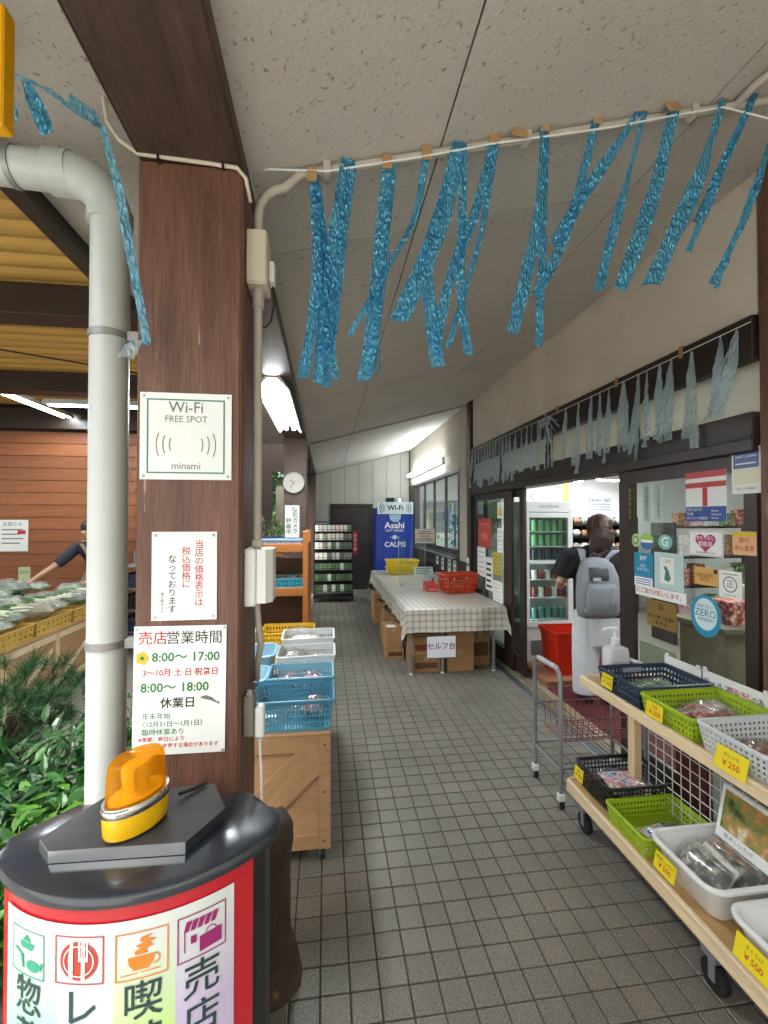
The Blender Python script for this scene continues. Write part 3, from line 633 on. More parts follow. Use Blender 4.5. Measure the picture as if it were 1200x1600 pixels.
g = G(); P = [(-.269,.906),(-.518,.915),(-.554,.952)]
for a, b in zip(P, P[1:]):
    d = (Vector((b[0]-a[0], b[1]-a[1], 0))).normalized(); nn = Vector((d.y, -d.x, 0))
    if nn.y > 0: nn = -nn
    A, B = Vector((*a, 0)), Vector((*b, 0))
    g.add([tuple(v) for v in (A+Vector((0,0,.9515)), B+Vector((0,0,.9515)), B+Vector((0,0,.9735)), A+Vector((0,0,.9735)), A+nn*.0016+Vector((0,0,.9515)), B+nn*.0016+Vector((0,0,.9515)), B+nn*.0016+Vector((0,0,.9735)), A+nn*.0016+Vector((0,0,.9735)))],
          [(4,5,6,7),(7,6,5,4),(0,1,5,4),(3,7,6,2)])
obj('metal_edge', g, ALU, pl_)
# rotating beacon, long oval in plan
bea = thing('beacon', 'yellow and amber rotating warning beacon standing on the slab', 'beacon', (-.383, .968, .974), R(52)); bea.scale = (.82, .82, .85)
YELP = mat('yellow_plastic', '#e8b80f', .3, var=.03, coat=.3)
obj('foot', G().lathe([(.0,0),(.92,0),(.94,.006),(0,.006)], 36, sx=.078, sy=.050), RUBBER, bea, (0,0,0), sm=40)
obj('base', G().lathe([(0,.006),(.93,.006),(.97,.012),(1,.05),(.99,.058),(0,.058)], 36, sx=.080, sy=.052), YELP, bea, (0,0,0), sm=40)
obj('chrome_ring', G().lathe([(.9,.058),(1.01,.058),(1.03,.064),(1.03,.074),(.99,.079),(.9,.079)], 36, sx=.081, sy=.053), mat('chrome', '#d5d7d8', .06, metal=1, var=0), bea, (0,0,0), sm=40)
AMB = bpy.data.materials.new('amber_lens'); AMB.use_nodes = True
_n = AMB.node_tree.nodes; _l = AMB.node_tree.links; _b = _n['Principled BSDF']; _b.inputs['Base Color'].default_value = hexc('#ffbe2a'); _b.inputs['Roughness'].default_value = .08; _b.inputs['Coat Weight'].default_value = .5
_t = _n.new('ShaderNodeBsdfTransparent'); _t.inputs[0].default_value = hexc('#ffcf5c'); _mx = _n.new('ShaderNodeMixShader'); _mx.inputs[0].default_value = .7; _tr = _n.new('ShaderNodeBsdfTranslucent'); _tr.inputs[0].default_value = hexc('#ffc83c'); _m2 = _n.new('ShaderNodeMixShader'); _m2.inputs[0].default_value = .55
_l.new(_b.outputs[0], _m2.inputs[1]); _l.new(_tr.outputs[0], _m2.inputs[2]); _l.new(_m2.outputs[0], _mx.inputs[1]); _l.new(_t.outputs[0], _mx.inputs[2]); _l.new(_mx.outputs[0], _n['Material Output'].inputs[0])
obj('amber_dome', G().lathe([(.96,.079),(.95,.10),(.90,.150),(.86,.163),(.76,.170),(.0,.172)], 36, sx=.076, sy=.049), AMB, bea, (0,0,0), sm=45)
obj('reflector', G().add([(-.03+.028*math.cos(a), .03*math.sin(a), .12+.03*math.sin(b)) for a in [R(-70+20*i) for i in range(8)] for b in [R(-60+20*j) for j in range(7)]], [(i*7+j, (i+1)*7+j, (i+1)*7+j+1, i*7+j+1) for i in range(7) for j in range(6)]), MATS['chrome'], bea, (0,0,0), sm=80)
obj('inner_disc', G().lathe([(0,.079),(.9,.079),(.9,.083),(0,.083)], 30, sx=.074, sy=.047), mat('pale_inner', '#f0ead8', .4), bea, (0,0,0))
obj('lamp_housing', G().lathe([(0,.083),(.42,.083),(.48,.10),(.55,.14),(.5,.152),(0,.152)], 24, sx=.07, sy=.044), MATS['pale_inner'], bea, (0,0,0), sm=50)
obj('bulb', G().lathe([(0,.085),(.012,.085),(.012,.10),(.016,.115),(.012,.13),(0,.135)], 14), mat('pale_bulb', '#f5e0a0', .1, var=0), bea, (0,0,0), sm=60)
one('beacon_wire', tube([(-.325,1.045,.985),(-.30,1.07,.980),(-.28,1.09,.979)], .004, n=6), RUBBER, 'short black wire behind the beacon on the slab', 'wire')
one('ceiling_duct', box(-.83, -.70, .45, 1.02, 2.585, 2.657, c=.004), CREAM, 'cream duct on the soffit at the upper left corner', 'duct')
one('ceiling_channel', G().box(-.90, -.86, .3, 1.16, 2.57, 2.657).box(-.859, -.835, .3, 1.16, 2.645, 2.657), PVC, 'pale grey channel along the edge of the soffit', 'channel')
one('ceiling_cable', tube([(-.21, 5.9, cz(-.21)-.012), (.4, 5.87, cz(.4)-.012), (1.2, 5.84, cz(1.2)-.012), (1.86, 5.80, cz(1.86)-.014), (1.885, 5.79, 3.05), (1.885, 5.79, 2.6), (1.88, 5.78, 2.2), (1.885, 5.78, 1.0)], .011, n=8), CONDUIT, 'grey cable pipe crossing the far ceiling and running down the wall', 'cable', sm=60)
one('yellow_board', box(-.66, -.535, .80, .83, 2.255, 2.46, c=.003), mat('yellow_board_paint', '#e0a406', .4, var=.04), 'bright yellow board hanging at the upper left corner', 'board')

# ================================================================ STREAMERS
def foil(name, c, amt_clear, c2, metal=.6, tl=.3):
    m = bpy.data.materials.new(name); m.use_nodes = True; n = m.node_tree.nodes; l = m.node_tree.links; b = n['Principled BSDF']
    tc = n.new('ShaderNodeTexCoord'); mp = n.new('ShaderNodeMapping'); mp.inputs['Scale'].default_value = (1,1,.45); l.new(tc.outputs['Object'], mp.inputs[0])
    vo = n.new('ShaderNodeTexVoronoi'); vo.inputs['Scale'].default_value = 130; l.new(mp.outputs[0], vo.inputs[0])
    nz = n.new('ShaderNodeTexNoise'); nz.inputs['Scale'].default_value = 45; nz.inputs['Detail'].default_value = 5; l.new(mp.outputs[0], nz.inputs[0])
    mx = n.new('ShaderNodeMix'); mx.data_type = 'RGBA'; mx.inputs[6].default_value = hexc(c); mx.inputs[7].default_value = hexc(c2); l.new(nz.outputs[0], mx.inputs[0])
    l.new(mx.outputs[2], b.inputs['Base Color']); b.inputs['Metallic'].default_value = metal; b.inputs['Roughness'].default_value = .2
    ad = n.new('ShaderNodeMath'); ad.operation = 'ADD'; l.new(vo.outputs['Distance'], ad.inputs[0]); l.new(nz.outputs[0], ad.inputs[1])
    bp = n.new('ShaderNodeBump'); bp.inputs['Strength'].default_value = 1; bp.inputs['Distance'].default_value = .012; l.new(ad.outputs[0], bp.inputs['Height']); l.new(bp.outputs[0], b.inputs['Normal'])
    tr = n.new('ShaderNodeBsdfTranslucent'); l.new(mx.outputs[2], tr.inputs[0]); m1 = n.new('ShaderNodeMixShader'); m1.inputs[0].default_value = tl; l.new(b.outputs[0], m1.inputs[1]); l.new(tr.outputs[0], m1.inputs[2])
    tp = n.new('ShaderNodeBsdfTransparent'); tp.inputs[0].default_value = hexc(c2); m2 = n.new('ShaderNodeMixShader'); m2.inputs[0].default_value = amt_clear; l.new(m1.outputs[0], m2.inputs[1]); l.new(tp.outputs[0], m2.inputs[2]); l.new(m2.outputs[0], n['Material Output'].inputs[0])
    return m
FOIL = foil('blue_foil', '#2796d0', .2, '#8adcfa'); FOIL2 = foil('pale_foil', '#bfe6f7', .2, '#f2fbff', .05, .5); FOIL3 = foil('sky_foil', '#5ab4e0', .15, '#b0e6fa', .3)
TAPE = mat('brown_tape', '#a3835c', .5, var=.15, vs=12)
def q3(P, t):
    n = len(P)-1; s = min(int(t*n), n-1); u = t*n-s
    g = lambda k: Vector(P[max(0, min(n, k))])
    a, b, c, d = g(s-1), g(s), g(s+1), g(s+2)
    return .5*((2*b)+(c-a)*u+(2*a-5*b+4*c-d)*u*u+(3*b-a-3*c+d)*u**3)
def ribbon(P, w0, w1, side, seed, n=40, crink=.008, flare=0, m=3):
    g = G(); side = Vector(side).normalized(); fwd = Vector((side.y, -side.x, 0))
    def f(a, b):
        b0 = b; b = b*(1-.07*abs(noise.noise((a*9+seed*5, 3, 1))))
        p = q3(P, b); wd = w0+(w1-w0)*min(1, b*2.5)
        tw = .9*noise.noise((seed*3.1, b*2.2, 0))
        d = side*math.cos(tw)+fwd*math.sin(tw)
        off = crink*(noise.noise((a*2+seed, b*26, seed*.7)) + .6*noise.noise((a*5, b*60, seed)))
        return p + d*((a-.5)*wd) + fwd*(off*min(1, b*6+.2)) + Vector((0,0,.4*off))
    return g.sheet(f, m, n)
ORD = 'first second third fourth fifth sixth seventh eighth ninth tenth eleventh twelfth thirteenth fourteenth fifteenth sixteenth seventeenth eighteenth nineteenth twentieth'.split()
def streamer(name, label, group, strips, fm, tape=True, tapebox=None, side=(1,0,0), n=40):
    top = Vector(strips[0][0][0]); t = thing(name, label, 'streamer', top, group=group)
    for i, (P, w0, w1, sd) in enumerate(strips): obj('strip', ribbon(P, w0, w1, side, sd, n), fm, t)
    if tape: obj('tape', (tapebox or G().box(top.x-.014, top.x+.014, top.y-.004, top.y+.003, top.z-.022, top.z+.02)), TAPE, t)
    return t
def Y_(P, dy=0): return [(x, 1.285+dy*k+.012*k*(1 if i else 1), z) for i, (k, (x, z)) in enumerate(zip((0,.5,1,1.5), P))]
SD = iter(range(11, 400))
big = [  # (strand paths as (x, z) lists, top width, bottom width)
 ('splayed into four tails', [([(-.043,2.60),(-.028,2.33),(-.045,2.14),(-.068,2.0)],.016,.024),([(-.036,2.60),(-.012,2.33),(-.018,2.14),(-.025,1.995)],.016,.022),([(-.030,2.60),(-.004,2.33),(-.003,2.14),(-.000,1.995)],.016,.022),([(-.028,2.60),(.004,2.33),(.012,2.14),(.026,2.0)],.010,.014)]),
 ('broad and dark, overlapping its neighbour', [([(.058,2.655),(.022,2.40),(.006,2.2),(-.004,2.07)],.03,.034),([(.075,2.655),(.045,2.42),(.022,2.2),(.010,2.10)],.026,.024)]),
 ('long and narrow with a frayed thread', [([(.178,2.66),(.150,2.33),(.132,2.15),(.108,2.0)],.026,.034),([(.198,2.655),(.175,2.40),(.150,2.2),(.138,2.04)],.016,.012),([(.190,2.40),(.156,2.16),(.162,2.08),(.158,2.03)],.004,.003)]),
 ('thin and blown far to the left', [([(.297,2.70),(.26,2.50),(.19,2.36),(.066,2.13)],.022,.014)]),
 ('wide and see-through under the board joint', [([(.40,2.745),(.35,2.53),(.285,2.35),(.21,2.18)],.04,.046),([(.36,2.60),(.300,2.40),(.312,2.22),(.336,2.06)],.016,.032)]),
 ('narrow, hanging almost straight', [([(.415,2.745),(.405,2.50),(.398,2.3),(.422,2.09)],.014,.024)]),
 ('forked into two crossing tails', [([(.508,2.77),(.45,2.54),(.37,2.33),(.315,2.085)],.022,.026),([(.516,2.76),(.47,2.48),(.42,2.3),(.366,2.12)],.020,.014)]),
 ('wide at the foot beside a straight thin tail', [([(.675,2.83),(.655,2.56),(.61,2.36),(.56,2.165)],.03,.040),([(.684,2.82),(.672,2.5),(.664,2.3),(.660,2.14)],.016,.020)]),
 ('slanting and narrow', [([(.85,2.875),(.77,2.58),(.70,2.40),(.632,2.28)],.024,.03)]),
 ('split in a wide fork', [([(1.012,2.935),(.89,2.75),(.79,2.6),(.695,2.445)],.018,.034),([(1.022,2.93),(.95,2.66),(.905,2.5),(.863,2.33)],.018,.026)]),
 ('broad beside the torn tape', [([(1.126,2.965),(1.065,2.72),(1.0,2.53),(.915,2.32)],.03,.040)]),
 ('brightest and broadest', [([(1.311,3.01),(1.21,2.73),(1.12,2.54),(1.025,2.345)],.026,.046)]),
 ('frayed and see-through', [([(1.425,3.03),(1.29,2.76),(1.22,2.6),(1.155,2.46)],.022,.026),([(1.43,3.03),(1.33,2.82),(1.27,2.7),(1.21,2.58)],.02,.022)]),
 ('forked at the foot, nearest the corner post', [([(1.50,2.93),(1.39,2.64),(1.31,2.48),(1.245,2.36)],.02,.028),([(1.505,2.93),(1.395,2.65),(1.33,2.5),(1.285,2.365)],.016,.012)])]
for i, (desc, st) in enumerate(big):
    strips = [(Y_(P, .02*((q % 3)-1)), w0*1.15, w1*1.3, next(SD)) for q, (P, w0, w1) in enumerate(st)]
    streamer('streamer', '%s bright blue streamer from the left, %s' % (ORD[i], desc), 'blue foil streamers below the ceiling', strips, FOIL, tape=i in (0,2,3,6,7,8,9,11))
one('streamer_string', tube([(-.19,1.285,2.60)] + [(x, 1.283, cz(x)-.035-.004*math.sin(x*9)) for x in (.0,.3,.5,.7,.9,1.1,1.3)] + [(1.50,1.285,2.94),(1.80,1.30,2.9)], .003, n=6), WHITEPL, 'white cord the bright blue streamers are taped to', 'string')
for i, (x, w_, h_, rr) in enumerate(((.585,.05,.026,.1), (1.09,.045,.10,-.25))):
    sign('tape_patch', ('small patch of brown tape on the ceiling conduit', 'large torn strip of brown tape over the ceiling conduit')[i], 'tape', (x, 1.27, cz(x)-.02+(.03 if i else 0)), 0, w_, h_, TAPE, .0012, roll=rr, tilt=-.3*i)
# pale streamers along the header
hy = [5.42,5.30,5.18,5.08,4.98,4.89,4.80,4.71,4.63,4.54,4.45,4.35,4.26,4.12,3.99,3.87,3.78,3.66,3.20,3.03,2.87,2.775,2.68,2.537,2.40,2.33,2.233,2.15,2.015,1.85,1.765]
for i, y in enumerate(hy):
    z = 2.455-.006*math.sin(i*2.1); L_ = rnd.uniform(.40,.52); ln = rnd.uniform(-.01,.05) + (.12 if i == 30 else 0); wd = rnd.uniform(.045,.075)
    strips = []
    for q in range(2):
        o_ = (q-.5)*.02; sp = rnd.uniform(.4, 1.6)
        strips.append(([(1.842, y+o_*.3, z), (1.838, y+o_*sp+ln*.3, z-L_*.35), (1.836+rnd.uniform(-.01,.01), y+o_*1.5*sp+ln*.7, z-L_*.7), (1.832, y+o_*2*sp+ln, z-L_*rnd.uniform(.86,1.04))], .007, wd*.8, next(SD)))
    o_ = ORD[i] if i < 20 else None; k = len(hy)-1-i
    lab = ('%s pale silver blue streamer from the dark far post along the door header' % ORD[i]) if i < 20 else ('%s pale silver blue streamer from the near corner post along the door header' % ORD[k])
    streamer('header_streamer', lab, 'pale streamers along the door header', strips, FOIL2, tape=False, side=(0,1,0), n=18)
for i, y in enumerate((3.33, 2.60, 2.08)):
    one('tape_tab', box(1.836, 1.840, y-.012, y+.012, 2.44, 2.50), TAPE, 'small brown tape tab on the header string, %s from the near corner' % ('third','second','first')[i], 'tape')
# tangled bunch over the doorway
tb = thing('streamer_knot', 'tangled bow of pale blue streamers over the doorway', 'streamer', (1.835, 3.46, 2.45))
for k in range(12):
    a = k*.55; p0 = Vector((1.83, 3.46, 2.38)); d = Vector((rnd.uniform(-.03,.02), math.cos(a)*.16, math.sin(a)*.09+.01)); e = p0+d*rnd.uniform(.8,1.3)+Vector((0,0,-.05*(k % 3)))
    obj('strip', ribbon([p0, p0+d*.5+Vector((-.02,0,.02)), e], .01, .03, (0,.6,.8) if k % 2 else (0,1,0), 200+k, 12), FOIL2, tb)
for k in range(3): obj('strip', ribbon([(1.835,3.42+.05*k,2.36),(1.832,3.41+.055*k,2.2),(1.83,3.40+.06*k,2.02)], .014, .026, (0,1,0), 230+k, 14), FOIL2, tb)
one('header_string', tube([(1.842, 1.70, 2.462), (1.842, 3.4, 2.452), (1.842, 5.55, 2.46)], .0025, n=6), WHITEPL, 'thin cord the pale streamers hang from along the header', 'string')
# loose blue tape round the downpipe
lt = thing('loose_tape', 'twisted light blue tape tied from the yellow board down past the downpipe', 'tape', (-.50, 1.06, 2.48))
obj('strip', ribbon([(-.69,1.03,2.56),(-.62,1.05,2.55),(-.56,1.06,2.515),(-.505,1.06,2.485)], .012, .016, (0,.3,1), 301, 16), FOIL3, lt)
obj('strip', ribbon([(-.505,1.06,2.485),(-.487,1.10,2.38),(-.475,1.13,2.26),(-.455,1.15,2.12),(-.44,1.15,2.03)], .016, .022, (1,0,0), 302, 30), FOIL3, lt)
obj('strip', ribbon([(-.505,1.06,2.485),(-.53,1.06,2.51),(-.57,1.05,2.53)], .006, .04, (0,.2,1), 303, 10), FOIL3, lt)
obj('strip', ribbon([(-.65,1.04,2.55),(-.63,1.045,2.50),(-.612,1.05,2.45)], .02, .034, (1,0,0), 304, 10), FOIL, lt)
obj('strip', ribbon([(-.68,1.03,2.55),(-.672,1.03,2.50),(-.668,1.03,2.45)], .016, .02, (1,0,0), 305, 10), FOIL3, lt)
obj('strip', ribbon([(-.455,1.17,2.045),(-.47,1.15,2.03),(-.485,1.14,1.99)], .02, .035, (1,0,0), 306, 8), FOIL2, lt)
# ================================================================ BASKETS AND GOODS (builders)
def wallgrid(g, A, B, C, D, nx, nz, hx, hz, th, m0=.0, m1=.0):
    """wall quad A(bottom left) B(bottom right) C(top right) D(top left) seen from outside, nx*nz holes; m0, m1 solid share at foot and top"""
    A, B, C, D = map(Vector, (A, B, C, D)); nrm = (B-A).cross(D-A).normalized()*th
    P = lambda u, v: (A*(1-u)+B*u)*(1-v)+(D*(1-u)+C*u)*v
    def solid(u0, u1, v0, v1):
        q = [P(u0,v0), P(u1,v0), P(u1,v1), P(u0,v1)]; g.add(q+[p-nrm for p in q], [(0,1,2,3),(7,6,5,4),(3,2,6,7),(0,4,5,1)])
    if m0: solid(0, 1, 0, m0)
    if m1: solid(0, 1, 1-m1, 1)
    for i in range(nx):
        for j in range(nz):
            u0, u1 = i/nx, (i+1)/nx; v0, v1 = m0+(1-m0-m1)*j/nz, m0+(1-m0-m1)*(j+1)/nz
            du, dv = (u1-u0)*(1-hx)/2, (v1-v0)*(1-hz)/2
            o = [P(u0,v0), P(u1,v0), P(u1,v1), P(u0,v1)]; q = [P(u0+du,v0+dv), P(u1-du,v0+dv), P(u1-du,v1-dv), P(u0+du,v1-dv)]
            V = o+q+[p-nrm for p in o]+[p-nrm for p in q]; F = []
            for k in range(4):
                l = (k+1) % 4; F += [(k, l, 4+l, 4+k), (8+l, 8+k, 12+k, 12+l), (4+k, 4+l, 12+l, 12+k)]
            g.add(V, F)
def rrect(w, d, r, n=4):
    p = []
    for cx, cy, a0 in ((w/2-r, d/2-r, 0), (-w/2+r, d/2-r, 90), (-w/2+r, -d/2+r, 180), (w/2-r, -d/2+r, 270)):
        for k in range(n+1): a = R(a0+90*k/n); p.append((cx+r*math.cos(a), cy+r*math.sin(a)))
    return p
def basket(name, label, loc, rz, w, d, h, m, holes=(18, 12, 4), hx=.55, hz=.55, taper=.88, group=None, cat='basket', m0=.08, m1=.14, rim=.008, grip=None, scallop=0):
    t = thing(name, label, cat, loc, rz, group); g = G(); W, D = w/2, d/2; w2, d2 = W*taper, D*taper; th = .002
    b = [(-w2,-d2,.004),(w2,-d2,.004),(w2,d2,.004),(-w2,d2,.004)]; T = [(-W,-D,h),(W,-D,h),(W,D,h),(-W,D,h)]
    for k in range(4):
        l = (k+1) % 4; wallgrid(g, b[k], b[l], T[l], T[k], holes[0] if k % 2 == 0 else holes[1], holes[2], hx, hz, th, m0, m1)
    g.box(-w2, w2, -d2, d2, 0, .004)
    obj('body', g, m, t, (0,0,0))
    g = G(); r0 = rrect(w, d, .015); rings = []
    for o, z in ((-.002, -rim*.8), (rim, -rim*.8), (rim, 0), (rim*.5, .003), (-.003, .002)):
        q = rrect(w+2*o, d+2*o, .015+max(o, -.01))
        rings.append([Vector((x, y, h+z+(scallop*math.sin(k*2.2) if scallop else 0))) for k, (x, y) in enumerate(q)])
    g.loft(rings, caps=False); obj('rim', g, m, t, (0,0,0), sm=50)
    if grip:
        for s in (-1, 1): obj('grip', box(-.05, .05, s*(D*.985)-.004, s*(D*.985)+.004, h*.62, h*.86, c=.003), grip, t, (0,0,0))
    return t
def tub(name, label, loc, rz, w, d, h, m, group=None, taper=.82, rim=.012, cat='tub'):
    t = thing(name, label, cat, loc, rz, group); R0 = .05
    rings = []
    for s, z in ((taper*.93, 0), (taper, .012), (1-(1-taper)*.2, h*.85), (1, h-.012)):
        rings.append([Vector((x, y, z)) for x, y in rrect(w*s, d*s, R0*s, 6)])
    ri = []
    for s, z in ((.985, h-.012), (1-(1-taper)*.25-.015, h*.84), (taper-.015, .016), (taper*.9, .008)):
        ri.append([Vector((x, y, z)) for x, y in rrect(w*s, d*s, R0*s, 6)])
    g = G(); g.loft(rings, caps=False); n = len(rings[0]); g.add(rings[0], [tuple(range(n))[::-1]]); g.loft(ri, caps=False); g.add(ri[-1], [tuple(range(n))])
    obj('shell', g, m, t, (0,0,0), sm=50)
    rr = [[Vector((x, y, h+z)) for x, y in rrect(w+2*o, d+2*o, R0+o, 6)] for o, z in ((0,-.014),(rim,-.014),(rim+.002,-.004),(rim*.4,.001),(-.004,-.002),(-.006,-.012))]
    g = G(); g.loft(rr, caps=False); obj('rim', g, m, t, (0,0,0), sm=50); return t
BAG = clear('plastic_bag', '#fafbfb', rough=.1, body='#e6eaea', amt=.07, bump=.4, bs=28)
def pillow(w, d, h, seed, n=9, wr=.25):
    g = G()
    def f(sg):
        def q(a, b):
            e = max(0, (1-(2*a-1)**4)*(1-(2*b-1)**4)); x, y = (a-.5)*w, (b-.5)*d
            nz = noise.noise((a*4+seed, b*4, seed*.3)); n2 = noise.noise((a*9+seed*2, b*9, 4))
            return (x+.04*w*n2, y+.04*d*nz, h/2+sg*h/2*(e**.6)*(1+wr*nz+wr*.6*n2) if e > 0 else h/2+.1*h*nz)
        return q
    g.sheet(f(1), n, n); k = len(g.f); g.sheet(f(-1), n, n); g.f[k:] = [t[::-1] for t in g.f[k:]]
    zm = min(p[2] for p in g.v); g.shift((0,0,-zm)); return g
def packet(label, loc, rz, w, d, h, fill, group, name='packet', film=True, cat='packet', tilt=(0,0)):
    """goods in a clear bag: the filling and the film round it"""
    t = thing(name, label, cat, loc, rz, group); t.rotation_euler = (tilt[0], tilt[1], rz); sd = rnd.random()*50
    obj('contents', pillow(w*.9, d*.88, h*.85, sd), fill, t, (0,0,.0012), sm=50)
    if film: obj('wrapper', pillow(w, d, h, sd+1, wr=.4), BAG, t, (0,0,0), sm=40)
    return t
def spotted(name, cs, scale=30, rough=.5, detail=3):
    if name in MATS: return MATS[name]
    m = bpy.data.materials.new(name); m.use_nodes = True; n = m.node_tree.nodes; l = m.node_tree.links; b = n['Principled BSDF']
    tc = n.new('ShaderNodeTexCoord'); t = n.new('ShaderNodeTexNoise'); t.inputs['Scale'].default_value = scale; t.inputs['Detail'].default_value = detail; l.new(tc.outputs['Object'], t.inputs[0])
    cr = n.new('ShaderNodeValToRGB'); e = cr.color_ramp.elements; e[0].position = .36; e[1].position = .66; e[0].color = hexc(cs[0]); e[1].color = hexc(cs[-1])
    for k, c in enumerate(cs[1:-1]): q = e.new(.36+.3*(k+1)/(len(cs)-1)); q.color = hexc(c)
    l.new(t.outputs[0], cr.inputs[0]); l.new(cr.outputs[0], b.inputs['Base Color']); b.inputs['Roughness'].default_value = rough; MATS[name] = m; return m
F_RED = spotted('red_bean_filling', ['#5a1f1c','#a8453a','#d8c8b8'], 34)
F_GREY = spotted('grey_dried_filling', ['#4e4b45','#8c8778','#cbc8bd'], 40)
F_BROWN = spotted('brown_dried_filling', ['#4a3122','#8a5a36','#b98f66'], 38)
F_GREEN = spotted('green_leaf_filling', ['#24401e','#5d7d3f','#c9d2b0'], 26)
F_DARK = spotted('dark_dried_filling', ['#22201c','#5b564b','#b3aa96'], 36)
F_WHITE = spotted('white_noodle_filling', ['#b9b3a8','#dcd8d0','#e8e6e2'], 30)
F_PRINT = spotted('printed_wrapper', ['#31589c','#d8d4d4','#c4474b','#e6e2da'], 22)

# ================================================================ LEFT STALL: CRATE ON CASTORS AND BASKETS
def castor(parent, x, y, z=0, r=.028):
    obj('castor', G().tube([(x-.011, y, z+r), (x+.011, y, z+r)], r, n=16), RUBBER, parent)
    obj('castor_fork', G().box(x-.018, x-.013, y-.012, y+.012, z+r*.8, z+r*2.3).box(x+.013, x+.018, y-.012, y+.012, z+r*.8, z+r*2.3).box(x-.018, x+.018, y-.018, y+.018, z+r*2.3, z+r*2.3+.004), STEEL, parent)
def crate(label, x0, x1, y0, y1, z0, z1, front=True):
    t = thing('wooden_crate', label, 'crate', ((x0+x1)/2, (y0+y1)/2, 0), group='wooden crates on castors')
    obj('side_sheet', box(x0+.012, x1-.012, y0+.016, y0+.028, z0+.002, z1-.004), PLY, t)
    obj('side_sheet', box(x1-.026, x1-.014, y0+.03, y1-.016, z0+.002, z1-.004), PLY, t)
    obj('side_sheet', box(x0+.012, x1-.012, y1-.028, y1-.016, z0+.002, z1-.004), PLY, t)
    obj('top_board', box(x0+.002, x1-.002, y0+.002, y1-.002, z1-.002, z1+.010, c=.002), CRATEW, t)
    for a, b in ((x0, x0+.05), (x1-.055, x1)):
        obj('corner_board', box(a, b, y0, y0+.0155, z0+.001, z1-.003, c=.002), CRATEW, t)
    obj('rail', box(x0+.051, x1-.056, y0+.001, y0+.0155, z1-.075, z1-.0035, c=.002), CRATEW, t)
    obj('rail', box(x0+.051, x1-.056, y0+.001, y0+.0155, z0+.002, z0+.07, c=.002), CRATEW, t)
    L_ = math.hypot(x1-x0-.1, z1-z0-.15); an = math.atan2(z1-z0-.15, x1-x0-.1)
    obj('brace', box(-L_/2, L_/2, -.0068, .0068, -.075, .075, c=.002), CRATEW, t, ((x0+x1)/2-.002-wl(t).x, y0+.0085-wl(t).y, (z0+z1)/2), (0, -an, 0))
    for ya in (y0+.001, (y0+y1)/2-.03, y1-.061): obj('corner_board', box(x1-.0135, x1, ya+(.016 if ya < y0+.01 else 0), ya+.06, z0+.001, z1-.003, c=.002), CRATEW, t)
    for a in (z0+.002, z1-.075): obj('rail', box(x1-.0135, x1-.001, y0+.078, (y0+y1)/2-.031, a, a+.07, c=.002), CRATEW, t)
    for x in (x1-.028,):
        for z in (z0+.04, z1-.045, (z0+z1)/2): obj('screw', G().lathe([(0,0),(.005,0),(.004,.0015),(0,.002)], 8), RUBBER, t, (x-wl(t).x, y0-wl(t).y, z), (R(90),0,0))
    obj('bottom', box(x0+.012, x1-.03, y0+.03, y1-.03, z0+.004, z0+.016), PLY, t)
    for x in (x0+.05, x1-.035):
        for y in (y0+.05, y1-.05): castor(t, x, y, 0, .026)
    return t
crate('pale plywood crate on castors nearest the notice post', -.47, .022, 2.08, 2.70, .072, .595)
crate('pale plywood crate on castors farther back behind the first', -.47, .018, 2.74, 3.40, .072, .595)
BLUEB = mat('blue_basket_plastic', '#4d93b0', .35, var=.06, vs=4, thin=.12)
LBLUE = mat('pale_blue_plastic', '#9fcbdd', .35, var=.04, thin=.12)
WHITEB = mat('white_basket_plastic', '#e2e6e6', .4, var=.03, thin=.1)
YELB = mat('yellow_basket_plastic', '#c79f1c', .4, var=.06)
Z1 = .606
basket('basket', 'big blue open weave basket at the front of the left crate', (-.165, 2.235, Z1), 0, .40, .27, .145, BLUEB, (26,16,4), .6, .78, taper=.92, group='baskets on the left crates', m0=.05, m1=.12)
basket('basket', 'light blue basket with small red packets behind the front basket', (-.135, 2.49, Z1), 0, .34, .23, .155, mat('sky_blue_plastic','#7fbcd6',.35,var=.05,thin=.12), (20,14,3), .5, .7, taper=.9, group='baskets on the left crates')
basket('basket', 'white scalloped basket holding grey packets on the left crates', (-.12, 2.80, Z1), 0, .34, .25, .175, WHITEB, (18,12,3), .5, .6, taper=.9, group='baskets on the left crates', scallop=.004)
basket('basket', 'white scalloped basket at the back of the left crates', (-.12, 3.10, Z1), 0, .34, .25, .20, WHITEB, (18,12,3), .5, .6, taper=.9, group='baskets on the left crates', scallop=.004)
tub('tub', 'pale blue tub beside the light blue basket', (-.415, 2.50, Z1), 0, .19, .24, .15, LBLUE, group='pale tubs on the left crates')
tub('tub', 'pale blue tub beside the white scalloped baskets', (-.405, 2.80, Z1), 0, .19, .27, .19, LBLUE, group='pale tubs on the left crates')
gp = 'goods in the left baskets'
for k, (x, y, z, w_, d_, h_, f, l) in enumerate((
    (-.275,2.20,.008,.15,.14,.05,FILM,'flat clear empty bag at the left of the big blue basket'), (-.155,2.27,.008,.13,.13,.05,FILM,'crumpled clear bag in the middle of the big blue basket'),
    (-.06,2.25,.008,.12,.12,.09,F_RED,'round clear pack with dark contents in the big blue basket'),
    (-.205,2.48,.06,.13,.12,.07,F_RED,'red and white packet on the left in the light blue basket'), (-.075,2.48,.06,.13,.12,.07,F_RED,'red and white packet on the right in the light blue basket'),
    (-.20,2.80,.08,.13,.18,.09,F_GREY,'left grey packet in the white scalloped basket'), (-.06,2.80,.08,.13,.18,.08,F_GREY,'right grey packet in the white scalloped basket'),
    (-.15,3.10,.11,.22,.18,.08,F_WHITE,'pale packet in the back white basket'))):
    packet(l, (x, y, Z1+z), rnd.uniform(-.3,.3), w_, d_, h_, f, gp)
